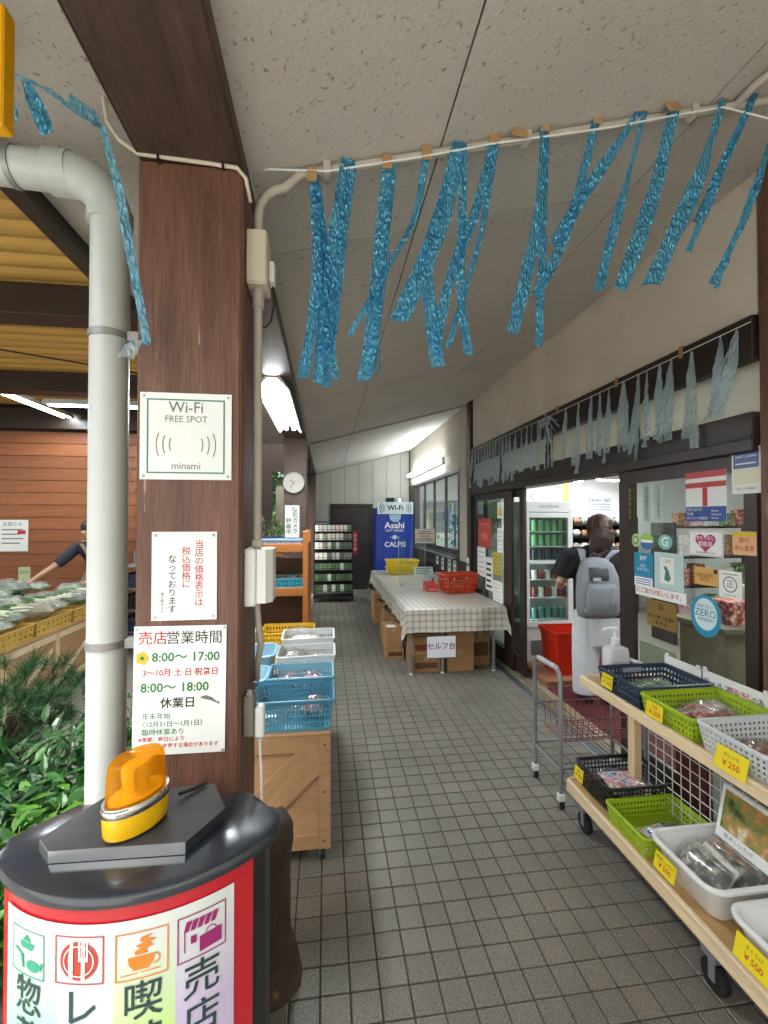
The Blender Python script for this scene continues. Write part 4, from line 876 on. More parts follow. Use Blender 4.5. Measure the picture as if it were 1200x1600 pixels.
basket('basket', 'mustard yellow basket in front of the orange wood shelf', (-.30, 3.62, .62), 0, .40, .32, .10, YELB, (16,10,2), .45, .5, taper=.9, group='baskets on the left crates', cat='basket')
packet('clear packet leaning in the mustard yellow basket', (-.23, 3.58, .63), .3, .18, .14, .10, F_WHITE, gp)
crate('low plywood crate carrying the mustard yellow basket', -.52, -.06, 3.43, 3.84, .072, .605)
one('cream_box', box(-.66, -.53, 3.45, 3.60, -.006, .74, c=.003), CREAM, 'tall cream box half hidden beside the yellow basket', 'box')

# ---- orange wooden shelf behind
sh = thing('wooden_shelf', 'orange wooden shelf unit with trays in front of the clock post', 'shelf', (-.40, 4.25, 0))
X0, X1, Y0, Y1, ZT = -.72, -.158, 4.0, 4.55, 1.485
for x, y in ((X0, Y0), (X1-.05, Y0), (X0, Y1-.05), (X1-.05, Y1-.05)): obj('upright', box(x, x+.05, y, y+.05, 0, ZT, c=.003), ORANGEWOOD, sh)
for z in (1.34, .95, .45):
    obj('shelf_board', box(X0+.003, X1-.003, Y0+.051, Y1-.051, z, z+.02), ORANGEWOOD, sh)
    obj('front_rail', box(X0+.0505, X1-.0505, Y0+.003, Y0+.03, z-.04, z+.035, c=.003), mat('orange_wood_rail', '#a8672f', .45, var=.16, vs=3, var2=.12, vs2=16, stretch=(.7,7,7), bump=.05), sh)
    obj('side_rail', box(X1-.03, X1-.003, Y0+.0505, Y1-.0505, z-.04, z+.035, c=.003), ORANGEWOOD, sh)
TURQ = mat('turquoise_plastic', '#2f9fbe', .35, var=.05)
basket('tray', 'grey blue shallow tray on top of the orange shelf', (-.44, 4.22, 1.361), 0, .44, .30, .045, mat('grey_blue_plastic', '#7c93ad', .4), (14,8,1), .4, .4, taper=.94, cat='tray')
basket('tray', 'turquoise perforated tray on the middle of the orange shelf', (-.40, 4.22, .971), 0, .42, .30, .085, TURQ, (12,8,2), .42, .42, taper=.94, cat='tray')
for k in range(5): packet('dark wrapped packet in the turquoise tray, %s from the left' % ORD[k], (-.56+.08*k, 4.2+rnd.uniform(-.03,.03), .976), rnd.uniform(-.5,.5), .1, .16, .105, F_DARK, 'packets in the turquoise tray', film=False)
obj('rear_board', box(-.715, -.16, 4.552, 4.566, .05, 1.2), mat('brown_board', '#4a3020', .6, var=.2), sh)

# ---- seed packet rack
BLK = mat('black_wire', '#141516', .4, var=.05)
rk = thing('seed_rack', 'black wire rack full of seed packets by the end wall', 'rack', (.14, 8.72, 0))
for x in (-.24, .52): obj('side_frame', G().tube([(x, 8.95, .0), (x, 8.95, 1.46), (x, 8.93, 1.5)], .012, n=8).tube([(x, 8.50, .10), (x, 8.9, .16)], .01, n=6), BLK, rk)
obj('top_rail', G().tube([(-.24, 8.93, 1.5), (-.20, 8.93, 1.53), (.48, 8.93, 1.53), (.52, 8.93, 1.5)], .012, n=8), BLK, rk)
obj('back_sheet', box(-.23, .51, 8.955, 8.965, .2, 1.48), BLK, rk)
for x in (-.22, .50): castor(rk, x, 8.55, 0, .04)
obj('base_frame', box(-.24, .52, 8.5, 8.95, .085, .105), BLK, rk)
pcol = ['#d8dcd2','#c3cfc0','#7fa06b','#b9a64c','#cfc4b0','#a55a4a','#5e8a52','#dfe0d8','#8fa7a0','#c98a3a','#3f6d48']
pm = [spotted('seed_print_%s' % 'abcdefghijk'[i], [c, '#e4e5de' if i % 2 else '#47603f', c], 26+3*i) for i, c in enumerate(pcol)]
rows = [(1.34, 8.88), (1.17, 8.82), (1.0, 8.76), (.80, 8.70), (.60, 8.64), (.40, 8.58), (.20, 8.54)]
pk_me = [box(-.036, .036, -.003, .003, 0, .13, c=.001).mesh('seed_packet') for _ in pm]
for me, m in zip(pk_me, pm): me.materials.append(m)
for r, (z, y) in enumerate(rows):
    obj('tier', box(-.228, .508, y-.03, y+.03, z-.012, z), BLK, rk); obj('tier_bar', tube([(-.23, y-.035, z+.035), (.51, y-.035, z+.035)], .004, n=5), BLK, rk)
    for k in range(9):
        c = rnd.choice((0,1,3,7,8,9,4) if r < 2 else (0,4,5,8,7,1) if r < 4 else (2,6,10,2,1))
        o = obj('seed_packet', pk_me[c], None, None, (-.185+.081*k, y-.008, z+.001), (R(-14), 0, rnd.uniform(-.05,.05)))
        tag(o, '%s seed packet from the left on the %s tier of the rack' % (ORD[k], ('top','second','third','fourth','fifth','sixth','bottom')[r]), 'packet', 'seed packets on the rack')
s = sign('rack_flag', 'narrow bright red flag on the right side of the seed rack', 'sign', (.555, 8.58, 1.13), 0, .09, .46, mat('pinkish_red', '#c8323e', .5, var=.05))
text('野菜の種', .07, WHITEINK, s, 0, 0, vert=True, ls=1.2)

# ---- blue drinks cooler
ck_ = thing('drinks_cooler', 'tall blue drinks cooler with white brand lettering', 'cooler', (1.23, 8.3, 0))
CBLUE = mat('cobalt_blue_paint', '#1d3ea0', .28, var=.05, coat=.3)
obj('cabinet', box(.90, 1.58, 8.0, 8.62, .06, 1.80, c=.012), CBLUE, ck_)
obj('plinth', box(.92, 1.56, 8.03, 8.6, 0, .058), RUBBER, ck_)
obj('side_vent', G().box(.893, .899, 8.1, 8.5, .15, .5), BLACKFR, ck_)
def on(parent, x, y): return lambda u, v: (x-wl(parent).x+u, y-wl(parent).y, v)
KC = on(ck_, 1.24, 7.9985)
text('Asahi', .16, WHITEINK, ck_, 0, 1.47, fn=KC, bold=.02, sx=1.05); text('SOFT DRINKS', .055, WHITEINK, ck_, 0, 1.375, fn=KC, bold=.01); text('CALPIS', .13, WHITEINK, ck_, .01, 1.12, fn=KC, bold=.018)
ringpoly(ck_, 0, 1.255, .03, .012, WHITEINK, fn=KC, name='emblem', n=20); poly(ck_, circ(0, 1.255, .025, 16), WHITEINK, 'emblem', fn=KC); poly(ck_, [(-.09,1.252),(.09,1.252),(.09,1.26),(-.09,1.26)], WHITEINK, 'emblem', fn=KC)
s = sign('wifi_board', 'white Wi-Fi board standing on top of the blue cooler', 'sign', (1.25, 7.975, 1.79), 0, .66, .22, mat('pale_sign_board', '#cfe0e6', .4, var=.03), .01)
text('Wi-Fi', .13, INK, s, 0, .0, y=-.0065, bold=.02)
for sg in (-1, 1):
    for k in range(3): ringpoly(s, sg*.14, 0, .07+.035*k, .012, INK, a0=(math.pi if sg < 0 else 0)-.7, a1=(math.pi if sg < 0 else 0)+.7, y=-.0065, n=8)
s = sign('globe_badge', 'round light blue badge on the blue cooler under the Wi-Fi board', 'badge', (1.25, 7.99, 1.64), 0, .01, .01, CBLUE, .004)
poly(s, circ(0, 0, .095, 24), mat('light_blue_print', '#7fb4d8', .4), 'disc', y=-.003); ringpoly(s, 0, 0, .095, .008, WHITEINK, y=-.0035)
for k in (-1, 0, 1): patch(s, -.08, .08, k*.04-.004, k*.04+.004, WHITEINK, 'line', y=-.004)
one('cooler_box', box(1.10, 1.24, 8.02, 8.2, 1.802, 1.98, c=.005), RUBBER, 'small black box on top of the blue cooler', 'box')
one('cooler_cup', G().lathe([(0,0),(.05,0),(.055,.16),(.05,.165),(0,.165)], 14, (1.32, 8.1, 1.802)), WHITEPL, 'white cup shaped thing on top of the blue cooler', 'cup', sm=50)

# ================================================================ SELF-SERVICE TABLE
tbl = thing('folding_table', 'long table under a checked cloth along the shop wall', 'table', (1.32, 6.0, 0))
obj('tabletop', box(.80, 1.84, 4.40, 7.75, .655, .678), PINE, tbl)
for x, y in ((.86, 4.47), (1.19, 4.47), (1.74, 4.47), (.86, 6.05), (1.74, 6.05), (.86, 7.68), (1.74, 7.68)):
    lg = obj('leg', box(x-.014, x+.014, y-.014, y+.014, .02, .654), STEEL, tbl); obj('leg_foot', box(x-.017, x+.017, y-.017, y+.017, 0, .02, c=.003), WHITEPL, lg)
def plaid():
    m = bpy.data.materials.new('checked_vinyl'); m.use_nodes = True; n = m.node_tree.nodes; l = m.node_tree.links; b = n['Principled BSDF']
    tc = n.new('ShaderNodeUVMap'); sp = n.new('ShaderNodeSeparateXYZ'); l.new(tc.outputs[0], sp.inputs[0])
    def line(sock, k, wd, soft):
        a = n.new('ShaderNodeMath'); a.operation = 'MULTIPLY'; l.new(sock, a.inputs[0]); a.inputs[1].default_value = k
        f = n.new('ShaderNodeMath'); f.operation = 'PINGPONG'; l.new(a.outputs[0], f.inputs[0]); f.inputs[1].default_value = .5
        r = n.new('ShaderNodeMapRange'); r.inputs['From Min'].default_value = wd; r.inputs['From Max'].default_value = wd+soft; r.inputs['To Min'].default_value = 1; r.inputs['To Max'].default_value = 0; l.new(f.outputs[0], r.inputs[0]); return r.outputs[0]
    def add(a, b_):
        q = n.new('ShaderNodeMath'); q.operation = 'ADD'; l.new(a, q.inputs[0]); l.new(b_, q.inputs[1]); return q.outputs[0]
    s1 = add(line(sp.outputs[0], 15, .12, .08), line(sp.outputs[1], 15, .12, .08)); s2 = add(line(sp.outputs[0], 45, .10, .1), line(sp.outputs[1], 45, .10, .1))
    mu = n.new('ShaderNodeMath'); mu.operation = 'MULTIPLY'; l.new(s2, mu.inputs[0]); mu.inputs[1].default_value = .35; tt = add(s1, mu.outputs[0])
    mr = n.new('ShaderNodeMapRange'); mr.inputs['From Max'].default_value = 2.4; l.new(tt, mr.inputs[0])
    mx = n.new('ShaderNodeMix'); mx.data_type = 'RGBA'; mx.inputs[6].default_value = hexc('#c4bfb5'); mx.inputs[7].default_value = hexc('#857b6e'); l.new(mr.outputs[0], mx.inputs[0]); l.new(mx.outputs[2], b.inputs['Base Color'])
    b.inputs['Roughness'].default_value = .3; return m
def tablecloth():
    x0, x1, y0, y1, zt = .79, 1.85, 4.39, 7.76, .6815
    dl, df, db = .20, .235, .2
    me_v = []; uv = []; nu, nv = 60, 150
    U = [x0-dl+(x1+.16-(x0-dl))*i/nu for i in range(nu+1)]; V = [y0-df+(y1+db-(y0-df))*j/nv for j in range(nv+1)]
    for b in V:
        for a in U:
            ex = max(x0-a, 0)-max(a-x1, 0) if a < x0 or a > x1 else 0; ey = (b-y0 if b < y0 else b-y1 if b > y1 else 0)
            dx = x0-a if a < x0 else a-x1 if a > x1 else 0; dy = abs(ey); sx = -1 if a < x0 else 1; sy = -1 if b < y0 else 1
            px, py = min(max(a, x0), x1), min(max(b, y0), y1); dd = math.hypot(dx, dy)
            wv = .014*noise.noise((a*9, b*5, 1.7))
            if dd == 0: p = (px, py, zt+.003*noise.noise((a*3, b*2, 5)))
            else:
                fl = .10 if dx and dy else .05
                mxd = max(dx, dy); cz_ = mxd+.35*min(dx, dy)
                ux, uy = (sx*dx/dd if dx else 0), (sy*dy/dd if dy else 0)
                fold = wv*min(1, dd*8)+ (.012*math.sin(b*21)*min(1, dx*6) if dx and not dy else .010*math.sin(a*17+1)*min(1, dy*6) if dy and not dx else 0)
                out = .006+fl*min(1, dd*3)*(dd**.8)+(.16*min(dx, dy) if dx and dy else 0)
                p = (px+ux*(out+fold), py+uy*(out+fold), zt-cz_*.985)
            me_v.append(p); uv.append((a, b))
    F = [(j*(nu+1)+i, j*(nu+1)+i+1, (j+1)*(nu+1)+i+1, (j+1)*(nu+1)+i) for j in range(nv) for i in range(nu)]
    g = G(); g.v = me_v; g.f = F; loc = (1.32, 6.0, .45); g.shift((-loc[0], -loc[1], -loc[2])); me = g.mesh('tablecloth', 60)
    ul = me.uv_layers.new(name='UVMap')
    for lp in me.loops: ul.data[lp.index].uv = uv[lp.vertex_index]
    return tag(obj('tablecloth', me, plaid(), None, loc), 'grey and beige checked vinyl cloth on the long table', 'tablecloth')
tablecloth()
def carton(label, x0, x1, y0, y1, z0, z1, stripe=None, flap=False, rz=0):
    cx_, cy_ = (x0+x1)/2, (y0+y1)/2; t = thing('carton', label, 'box', (cx_, cy_, z0), rz, 'cartons under the long table'); w_, d_, h_ = (x1-x0)/2, (y1-y0)/2, z1-z0
    obj('box_body', box(-w_, w_, -d_, d_, 0, h_, c=.003), CARD, t, (0,0,0))
    obj('packing_tape', box(-.024, .024, -d_-.0006, d_+.0006, h_*.72, h_+.0008), mat('carton_tape', '#b08c5c', .3), t, (0,0,0))
    if stripe: obj('print_band', box(-w_*.8, w_*.8, -d_-.0008, -d_-.0002, h_*.25, h_*.6), stripe, t, (0,0,0))
    if flap:
        obj('flap', box(-w_, w_, -.002, .002, 0, d_*.8), CARD, t, (0, -d_, h_), (R(62), 0, 0)); obj('flap', box(-.002, .002, -d_, d_, 0, w_*.8), CARD, t, (-w_, 0, h_), (0, R(-55), 0))
    return t
DK = mat('carton_print_brown', '#5d3a26', .7); RDP = mat('carton_print_red', '#8a3a2a', .7)
carton('printed carton at the foot of the table corner, lowest in front', 0.88, 1.18, 4.51, 4.87, .001, .17, DK)
carton('open topped printed carton resting on the lowest front carton', 0.89, 1.15, 4.53, 4.85, .172, .36, RDP, flap=True)
carton('tall plain carton standing right of the table sign, upper', 1.25, 1.54, 4.5, 4.9, .232, .50)
carton('plain carton standing right of the table sign, lower', 1.25, 1.54, 4.5, 4.9, .001, .23)
carton('carton leaning deep under the right table leg', 1.56, 1.77, 4.65, 4.95, .001, .42, DK)
carton('pale carton sticking out on the aisle side under the cloth, with a paper on it', .66, .86, 4.98, 5.30, .13, .36)
carton('carton under the pale one on the aisle side', .68, .88, 4.99, 5.29, .001, .128, DK)
carton('brown carton midway along the aisle side of the table', .74, .98, 5.7, 6.1, .001, .30)
carton('open carton midway along the aisle side on the brown one', .74, .96, 5.72, 6.05, .302, .44, flap=True)
carton('small carton stacked far along the aisle side, upper', .72, .98, 6.7, 7.0, .262, .45, DK)
carton('small carton stacked far along the aisle side, lower', .72, .98, 6.7, 7.02, .001, .26)
carton('carton with the flap up at the far end under the table', .76, 1.0, 7.2, 7.5, .001, .40, flap=True)
s = sign('paper_slip', 'small white slip lying on the pale carton', 'paper', (.74, 5.05, .3615), 0, .10, .12, PAPER, .0015, tilt=R(-90))
s = sign('self_service_sign', 'white self-service table sign with dark red writing hanging in front', 'sign', (1.115, 4.22, .345), 0, .285, .205, mat('sign_white', '#d8dce2', .4, var=.02), .004)
obj('sign_back', box(-.146, .146, .0025, .006, -.108, .104), INK, s, (0,0,0)); text('セルフ台', .072, mat('dark_red_ink', '#7d1f35', .6, var=0), s, 0, .005, y=-.0027, bold=.016)
# things on the table
ORB = mat('orange_red_plastic', '#c4421f', .35, var=.06, thin=.1)
b_ = basket('shopping_basket', 'orange red shopping basket on the checked table', (1.62, 5.35, .688), R(6), .44, .30, .23, ORB, (10,7,4), .6, .6, taper=.8, m1=.12, rim=.014, cat='basket')
for s_ in (-1, 1): obj('handle', tube([(-.19, s_*.152, .225), (-.19, s_*.175, .12), (-.185, s_*.178, .07), (.185, s_*.178, .07), (.19, s_*.175, .12), (.19, s_*.152, .225)], .006, n=6), ORB, b_, (0,0,0))
one('red_tray', G().box(1.24, 1.40, 5.42, 5.62, .688, .70).box(1.24, 1.245, 5.42, 5.62, .70, .75).box(1.395, 1.40, 5.42, 5.62, .70, .77).box(1.245, 1.395, 5.615, 5.62, .70, .79), mat('salmon_red', '#c0504a', .4), 'small salmon red holder beside the shopping basket', 'holder')
basket('yellow_basket', 'upper yellow basket of the stack on the far end of the table', (1.25, 7.30, .79), 0, .52, .36, .12, mat('bright_yellow_plastic','#d8b91e',.35,var=.04), (14,9,2), .35, .5, taper=.9, group='stacked yellow baskets')
basket('yellow_basket', 'lower yellow basket of the stack on the far end of the table', (1.25, 7.30, .688), 0, .52, .36, .10, MATS['bright_yellow_plastic'], (14,9,2), .35, .5, taper=.9, group='stacked yellow baskets')
ac = thing('acrylic_screen', 'clear acrylic screen standing across the table', 'screen', (1.4, 5.95, .686))
obj('sheet', box(.98, 1.80, 5.95, 5.953, .688, 1.33), ACRYL, ac); 
for x in (1.0, 1.74): obj('foot', box(x, x+.03, 5.87, 6.03, .686, .70, c=.002), ACRYL, ac)
obj('edge', box(.977, .98, 5.949, 5.954, .688, 1.33), mat('pale_edge', '#cfd8d6', .2), ac)
s = sign('pink_notice', 'pale pink printed notice standing above the yellow baskets', 'notice', (1.49, 6.6, 1.33), 0, .31, .22, mat('pale_pink_paper', '#d9c3c2', .5, var=.03))
for k, (v, wd) in enumerate(((.07,.2),(.04,.24),(0,.16),(-.04,.22),(-.07,.18))): patch(s, -wd/2, wd/2, v-.006, v+.006, RED if k == 2 else GREYINK, 'print_line')
obj('stand_rod', box(-.004, .004, .003, .008, -.645, -.1), ALU, s, (0,0,0))
s = sign('price_list', 'small white printed card lying against the yellow baskets', 'card', (1.50, 6.75, .78), 0, .30, .13, PAPER, tilt=R(-12))
for k in range(4): patch(s, -.12, .12-.03*(k % 2), .04-.026*k-.005, .04-.026*k+.005, INK, 'print_line')
for k, (y, z, h_) in enumerate(((7.5,.93,.24),(7.15,.88,.26),(6.75,.90,.28),(6.45,.83,.34),(5.5,.86,.44))):
    s = sign('paper_strip', ('long narrow white slip hanging beside the far post' if k == 4 else '%s white paper slip from the far end on the dark wall below the window' % ORD[k]), 'paper', (1.912 if k < 4 else 1.85, y if k < 4 else 5.64, z), R(-90), .15 if k < 4 else .10, h_, PAPER, group='paper slips under the window')
    for q in range(3): patch(s, -.045, .045, h_*(.3-.25*q)-.02, h_*(.3-.25*q)+.02, GREYINK, 'print_line')
one('blue_scanner', G().box(1.36, 1.56, 5.7, 5.9, .688, .70, c=.003).box(1.40, 1.43, 5.78, 5.81, .70, .80), mat('smoky_plastic', '#5c6b76', .3), 'small smoky grey stand on the table behind the red holder', 'stand')
# ================================================================ SHOP DOORS AND STICKERS
def slide_door(label, x, y0, y1, s0=.10, s1=.14, group='sliding shop doors'):
    t = thing('sliding_door', label, 'door', (x+.015, (y0+y1)/2, .033), group=group)
    obj('stile', box(x, x+.03, y0, y0+s0, .034, 1.898, c=.003), BROWNFR, t); obj('stile', box(x, x+.03, y1-s1, y1, .034, 1.898, c=.003), BROWNFR, t)
    obj('top_rail', box(x+.001, x+.029, y0+s0, y1-s1, 1.82, 1.897), BROWNFR, t); obj('bottom_rail', box(x+.001, x+.029, y0+s0, y1-s1, .035, .20), BROWNFR, t)
    obj('pane', box(x+.012, x+.016, y0+s0, y1-s1, .20, 1.82), GLASS, t); return t
slide_door('right hand sliding glass door covered in stickers', 1.900, 1.735, 2.67, .065, .135)
slide_door('left hand sliding glass door beside the long table', 1.900, 4.37, 5.55, .20, .09)
slide_door('dark sliding door leaf pushed behind the left hand one', 1.940, 4.16, 5.3, .10, .09)
AZ = R(-90)
def stick(name, label, y0, y1, z0, z1, m=PAPER, cat='sticker', x=1.8985, th=.0015): return sign(name, label, cat, (x, (y0+y1)/2, (z0+z1)/2), AZ, abs(y1-y0), abs(z1-z0), m, th, group=None)
PY = -.0012
def plain(name, c): return mat('sticker_'+name, c, .35, var=.03)
# --- right door
s = stick('post_sign', 'big red and white postal sign with a T mark on the door', 2.123, 1.883, 1.839, 1.585, plain('white', '#e6e8e6'))
rp = plain('red', '#b8222a'); bp_ = plain('blue', '#2b4f94')
patch(s, -.12, .12, .095, .127, rp, y=PY); patch(s, -.12, .12, .045, .072, rp, y=PY); patch(s, -.014, .014, -.05, .0445, rp, y=PY); patch(s, -.12, .12, -.127, -.052, bp_, y=PY)
text('切手·はがき', .018, WHITEINK, s, -.112, -.068, y=PY-.0006, align='LEFT'); text('印 紙', .018, WHITEINK, s, -.112, -.09, y=PY-.0006, align='LEFT'); text('ゆうパック取扱所', .016, WHITEINK, s, -.112, -.112, y=PY-.0006, align='LEFT')
for k, w_ in enumerate(('Stamps', 'Postcards', 'Parcels')): text(w_, .014, WHITEINK, s, .038, -.074-.018*k, y=PY-.0006, align='LEFT')
s = stick('safety_sticker', 'tall blue and white rounded sticker at the top right of the door', 1.852, 1.712, 1.923, 1.713, plain('white', 0))
patch(s, -.062, .062, .012, .097, bp_, y=PY); text('SAFETY JAPAN', .017, WHITEINK, s, 0, .065, y=PY-.0006, sx=.95); patch(s, -.05, .05, .03, .036, WHITEINK, 'print_line', y=PY-.0006); patch(s, -.062, .062, -.06, .008, plain('pale_cream', '#dcdcc0'), y=PY); text('安全モデル事業所', .012, INK, s, 0, -.083, y=PY)
for i, (a, b, c, d) in enumerate(((2.473,2.415,1.803,1.581), (2.381,2.318,1.797,1.60))):
    s = stick('upright_notice', 'narrow upright white notice inside the door glass, %s one' % ('left', 'right')[i], a, b, c, d, PAPER, 'notice', x=1.925); text(('切手印紙あります', 'ふるさと切手販売')[i], .024, INK, s, 0, 0, vert=True, ls=1, y=PY)
s = stick('door_plate', 'narrow black plate with gold upright writing on the door stile', 2.567, 2.545, 1.822, 1.56, INK, 'plate', x=1.897); text('出入口はこちら', .026, YEL, s, 0, 0, vert=True, ls=1.1, y=PY)
def disc(name, label, y0, y1, z0, z1, m, cat='sticker'):
    w_, h_ = abs(y1-y0)/2, abs(z1-z0)/2; o = obj(name, G().tf(Matrix.Rotation(R(90), 4, 'X')).prism([(w_*math.cos(a), h_*math.sin(a)) for a in [2*math.pi*k/32 for k in range(32)]], -.0007, .0007), m)
    o.location = (1.8985, (y0+y1)/2, (z0+z1)/2); o.rotation_euler = (0,0,AZ); return tag(o, label, cat), w_, h_
s, w_, h_ = disc('round_sticker', 'small round pale green sticker nearest the door stile', 2.545, 2.475, 1.507, 1.424, plain('leaf', '#a8c48a')); ringpoly(s, 0, 0, w_*.45, w_*.2, plain('deepgreen', '#4d7a3c'), y=PY, ry=h_/w_); text('認', .03, WHITEINK, s, 0, 0, y=PY-.0004)
s, w_, h_ = disc('round_sticker', 'round green and blue sticker beside the small green one', 2.471, 2.36, 1.514, 1.413, plain('lime', '#9cc765')); poly(s, [(w_*math.cos(a), h_*math.sin(a)) for a in [math.pi+math.pi*k/16 for k in range(17)]], plain('deepblue', '#3a6ea0'), y=PY); patch(s, -w_*.85, w_*.85, -.008, .008, WHITEINK, y=PY-.001)
s, w_, h_ = disc('round_sticker', 'round pale aqua sticker with a white letter G', 2.324, 2.22, 1.508, 1.423, plain('aqua', '#7fbdb8')); text('G', .075, WHITEINK, s, 0, 0, y=PY, bold=.02)
s = stick('heart_sign', 'white sign with a big pink heart on the door', 2.105, 1.902, 1.539, 1.409, PAPER, 'sign'); pk = plain('magenta', '#b02f6e')
hp = [(.055*16*math.sin(t)**3/16*1.1, .046*(13*math.cos(t)-5*math.cos(2*t)-2*math.cos(3*t)-math.cos(4*t))/14+.006) for t in [2*math.pi*k/36 for k in range(36)]]
poly(s, hp[::-1], pk, 'heart', y=PY); frame(s, -.098, .098, -.061, .061, .002, pk, y=PY); text('おもてなし', .022, WHITEINK, s, 0, .026, y=PY-.0006, bold=.01); text('取扱店', .028, WHITEINK, s, 0, -.004, y=PY-.0006, bold=.012); text('地域商品券が使えます', .012, INK, s, 0, -.048, y=PY)
s = stick('yellow_sticker', 'yellow and orange rounded travel safety sticker on the corner post', 1.853, 1.736, 1.54, 1.432, plain('warm', '#e3b489')); patch(s, -.056, .056, .03, .052, plain('yellow', '#d8bd2c'), y=PY); text('旅の', .026, RED, s, 0, .012, y=PY, bold=.01); text('安心宣言', .026, RED, s, 0, -.024, y=PY, bold=.012, sx=.95)
s = stick('blue_poster', 'tall blue poster with white writing at the left of the door', 2.525, 2.368, 1.392, 1.188, plain('cyan_blue', '#2a86ad'), 'poster'); text('登録', .03, WHITEINK, s, 0, .068, y=PY, bold=.01); text('安心\nおもてなし', .022, WHITEINK, s, 0, .012, y=PY, bold=.01); patch(s, -.075, .075, -.1, -.045, WHITEINK, y=PY)
for k in range(3): patch(s, -.065, .065, -.06-.014*k, -.055-.014*k, BLUEINK, 'print_line', y=PY-.0008)
s = stick('pale_poster', 'pale blue leaflet with a drawing, right of the blue poster', 2.355, 2.143, 1.406, 1.20, plain('ice', '#bcd3d4'), 'poster'); patch(s, -.06, .04, -.07, .075, PAPER, y=PY); poly(s, [(-.03,-.05),(.0,-.06),(.02,-.04),(.005,.0),(-.015,.03),(-.035,.02),(-.02,0)], TEAL, y=PY-.0008)
text('ご来店', .02, GREYINK, s, -.01, .055, y=PY-.0008)
s = stick('request_note', 'white strip asking for cooperation in red writing on the door', 2.514, 2.127, 1.197, 1.135, PAPER, 'notice'); text('にご協力お願いします。', .033, RED, s, 0, 0, y=PY, bold=.012, sx=1.0)
s = stick('gold_plaque', 'gold plaque with black writing low on the door', 2.421, 2.194, 1.125, .971, mat('gold_plate', '#9c7f4a', .35, metal=.4, var=.08), 'plaque'); text('県土市商工会議所', .025, INK, s, 0, -.018, y=PY, bold=.01, sx=1.02); text('事 務 所', .025, INK, s, 0, -.052, y=PY, bold=.01); ringpoly(s, 0, .042, .014, .005, INK, y=PY); poly(s, [(-.008,.034),(.008,.034),(0,.052)], INK, y=PY)
s = stick('orange_sticker', 'small orange sticker between the heart sign and the oval', 2.071, 1.932, 1.351, 1.263, plain('orange', '#d6a55c')); text('特産品販売\n指定店', .02, INK, s, -.008, -.006, y=PY); patch(s, .045, .065, .02, .04, INK, y=PY)
s = stick('seal_sticker', 'white card with a grey ring beside the blue oval', 1.925, 1.805, 1.351, 1.223, PAPER, 'sticker', x=1.895); ringpoly(s, 0, 0, .032, .006, GREYINK, y=PY); text('正', .04, GREYINK, s, 0, 0, y=PY, bold=.01); text('適正表示の店', .011, GREYINK, s, 0, -.052, y=PY); patch(s, -.04, .04, .046, .05, GREYINK, 'print_line', y=PY)
s, w_, h_ = disc('zero_sticker', 'tall teal oval sticker reading ZERO on the door', 2.097, 1.918, 1.214, 1.002, plain('teal_blue', '#2a93b3')); poly(s, circ(0, .008, w_*.76, 30, ry=h_*.76), plain('ice2', '#d2e8ec'), y=PY); text('新型コロナ', .020, TEAL, s, 0, .045, y=PY-.0006); text('ZERO', .050, TEAL, s, 0, .012, y=PY-.0006); text('運動実施中', .018, TEAL, s, 0, -.02, y=PY-.0006)
s = stick('beige_card', 'plain beige card low behind the door glass', 2.518, 2.229, .85, .72, plain('beige', '#b5ac94'), 'card', x=1.925)
# --- left door
for lab, a, b, c, d, m, kind in (('red poster at the top of the left hand door', 5.37,4.93,1.60,1.25,plain('brick', '#b5442f'),0), ('white notice at the left below the red poster', 5.40,5.12,1.245,.89,PAPER,1), ('white leaflet with black blocks on the left hand door', 5.11,4.89,1.14,.755,PAPER,2),
    ('yellow leaflet right of the white ones on the left hand door', 4.885,4.64,1.215,.965,plain('mustard', '#b8a63a'),1), ('small white sheet lowest on the left hand door', 4.88,4.60,.90,.665,PAPER,3), ('white sheet high at the right of the left hand door', 4.74,4.59,1.493,1.223,PAPER,1), ('yellow triangle poster near the top of the left hand door', 4.74,4.585,1.78,1.60,plain('white', 0),4)):
    s = stick('door_notice', lab, a, b, c, d, m, 'notice'); W_, H_ = abs(a-b), abs(c-d)
    if kind == 0: text('募集', .1, plain('pale_red', '#d98a72'), s, 0, -.05, y=PY, bold=.02); patch(s, -.15, .15, .1, .11, plain('pale_red', 0), y=PY)
    elif kind == 4: poly(s, [(-W_*.45,-H_*.35),(W_*.45,-H_*.35),(W_*.1,H_*.4)], plain('yellow', 0), y=PY)
    else:
        for q in range(5): patch(s, -W_*.36, W_*(.36-.1*(q % 2)), H_*(.34-.17*q)-H_*(.07 if kind == 2 else .02), H_*(.34-.17*q), INK if kind == 2 else RED if kind == 3 else GREYINK, 'print_line', y=PY)

# ================================================================ INSIDE THE SHOP
struct('doormat', box(2.035, 2.95, 1.9, 3.9, .021, .028, c=.002), mat('dark_red_mat', '#4a1216', .9, var=.2, vs=20))
one('low_platform', box(2.05, 3.0, 3.93, 4.52, .0215, .07, c=.004), mat('tan_step_board', '#97694a', .5, var=.1, stretch=(.8,6,6)), 'tan wooden step board on the floor inside the doorway', 'platform')
fr = thing('drinks_fridge', 'tall white glass door fridge full of cans inside the shop', 'fridge', (2.42, 4.9, .021))
FX0, FX1, FY0, FY1, FT = 2.15, 2.72, 4.60, 5.16, 1.79
WP = mat('white_enamel', '#d8dcd9', .3, var=.03)
obj('base', box(FX0, FX1, FY0+.02, FY1, .022, .40, c=.006), WP, fr); obj('back_wall', box(FX0+.03, FX1-.03, FY1-.03, FY1, .401, FT-.121), WP, fr)
for a, b in ((FX0, FX0+.03), (FX1-.03, FX1)): obj('side_wall', box(a, b, FY0+.03, FY1, .401, FT-.121), WP, fr)
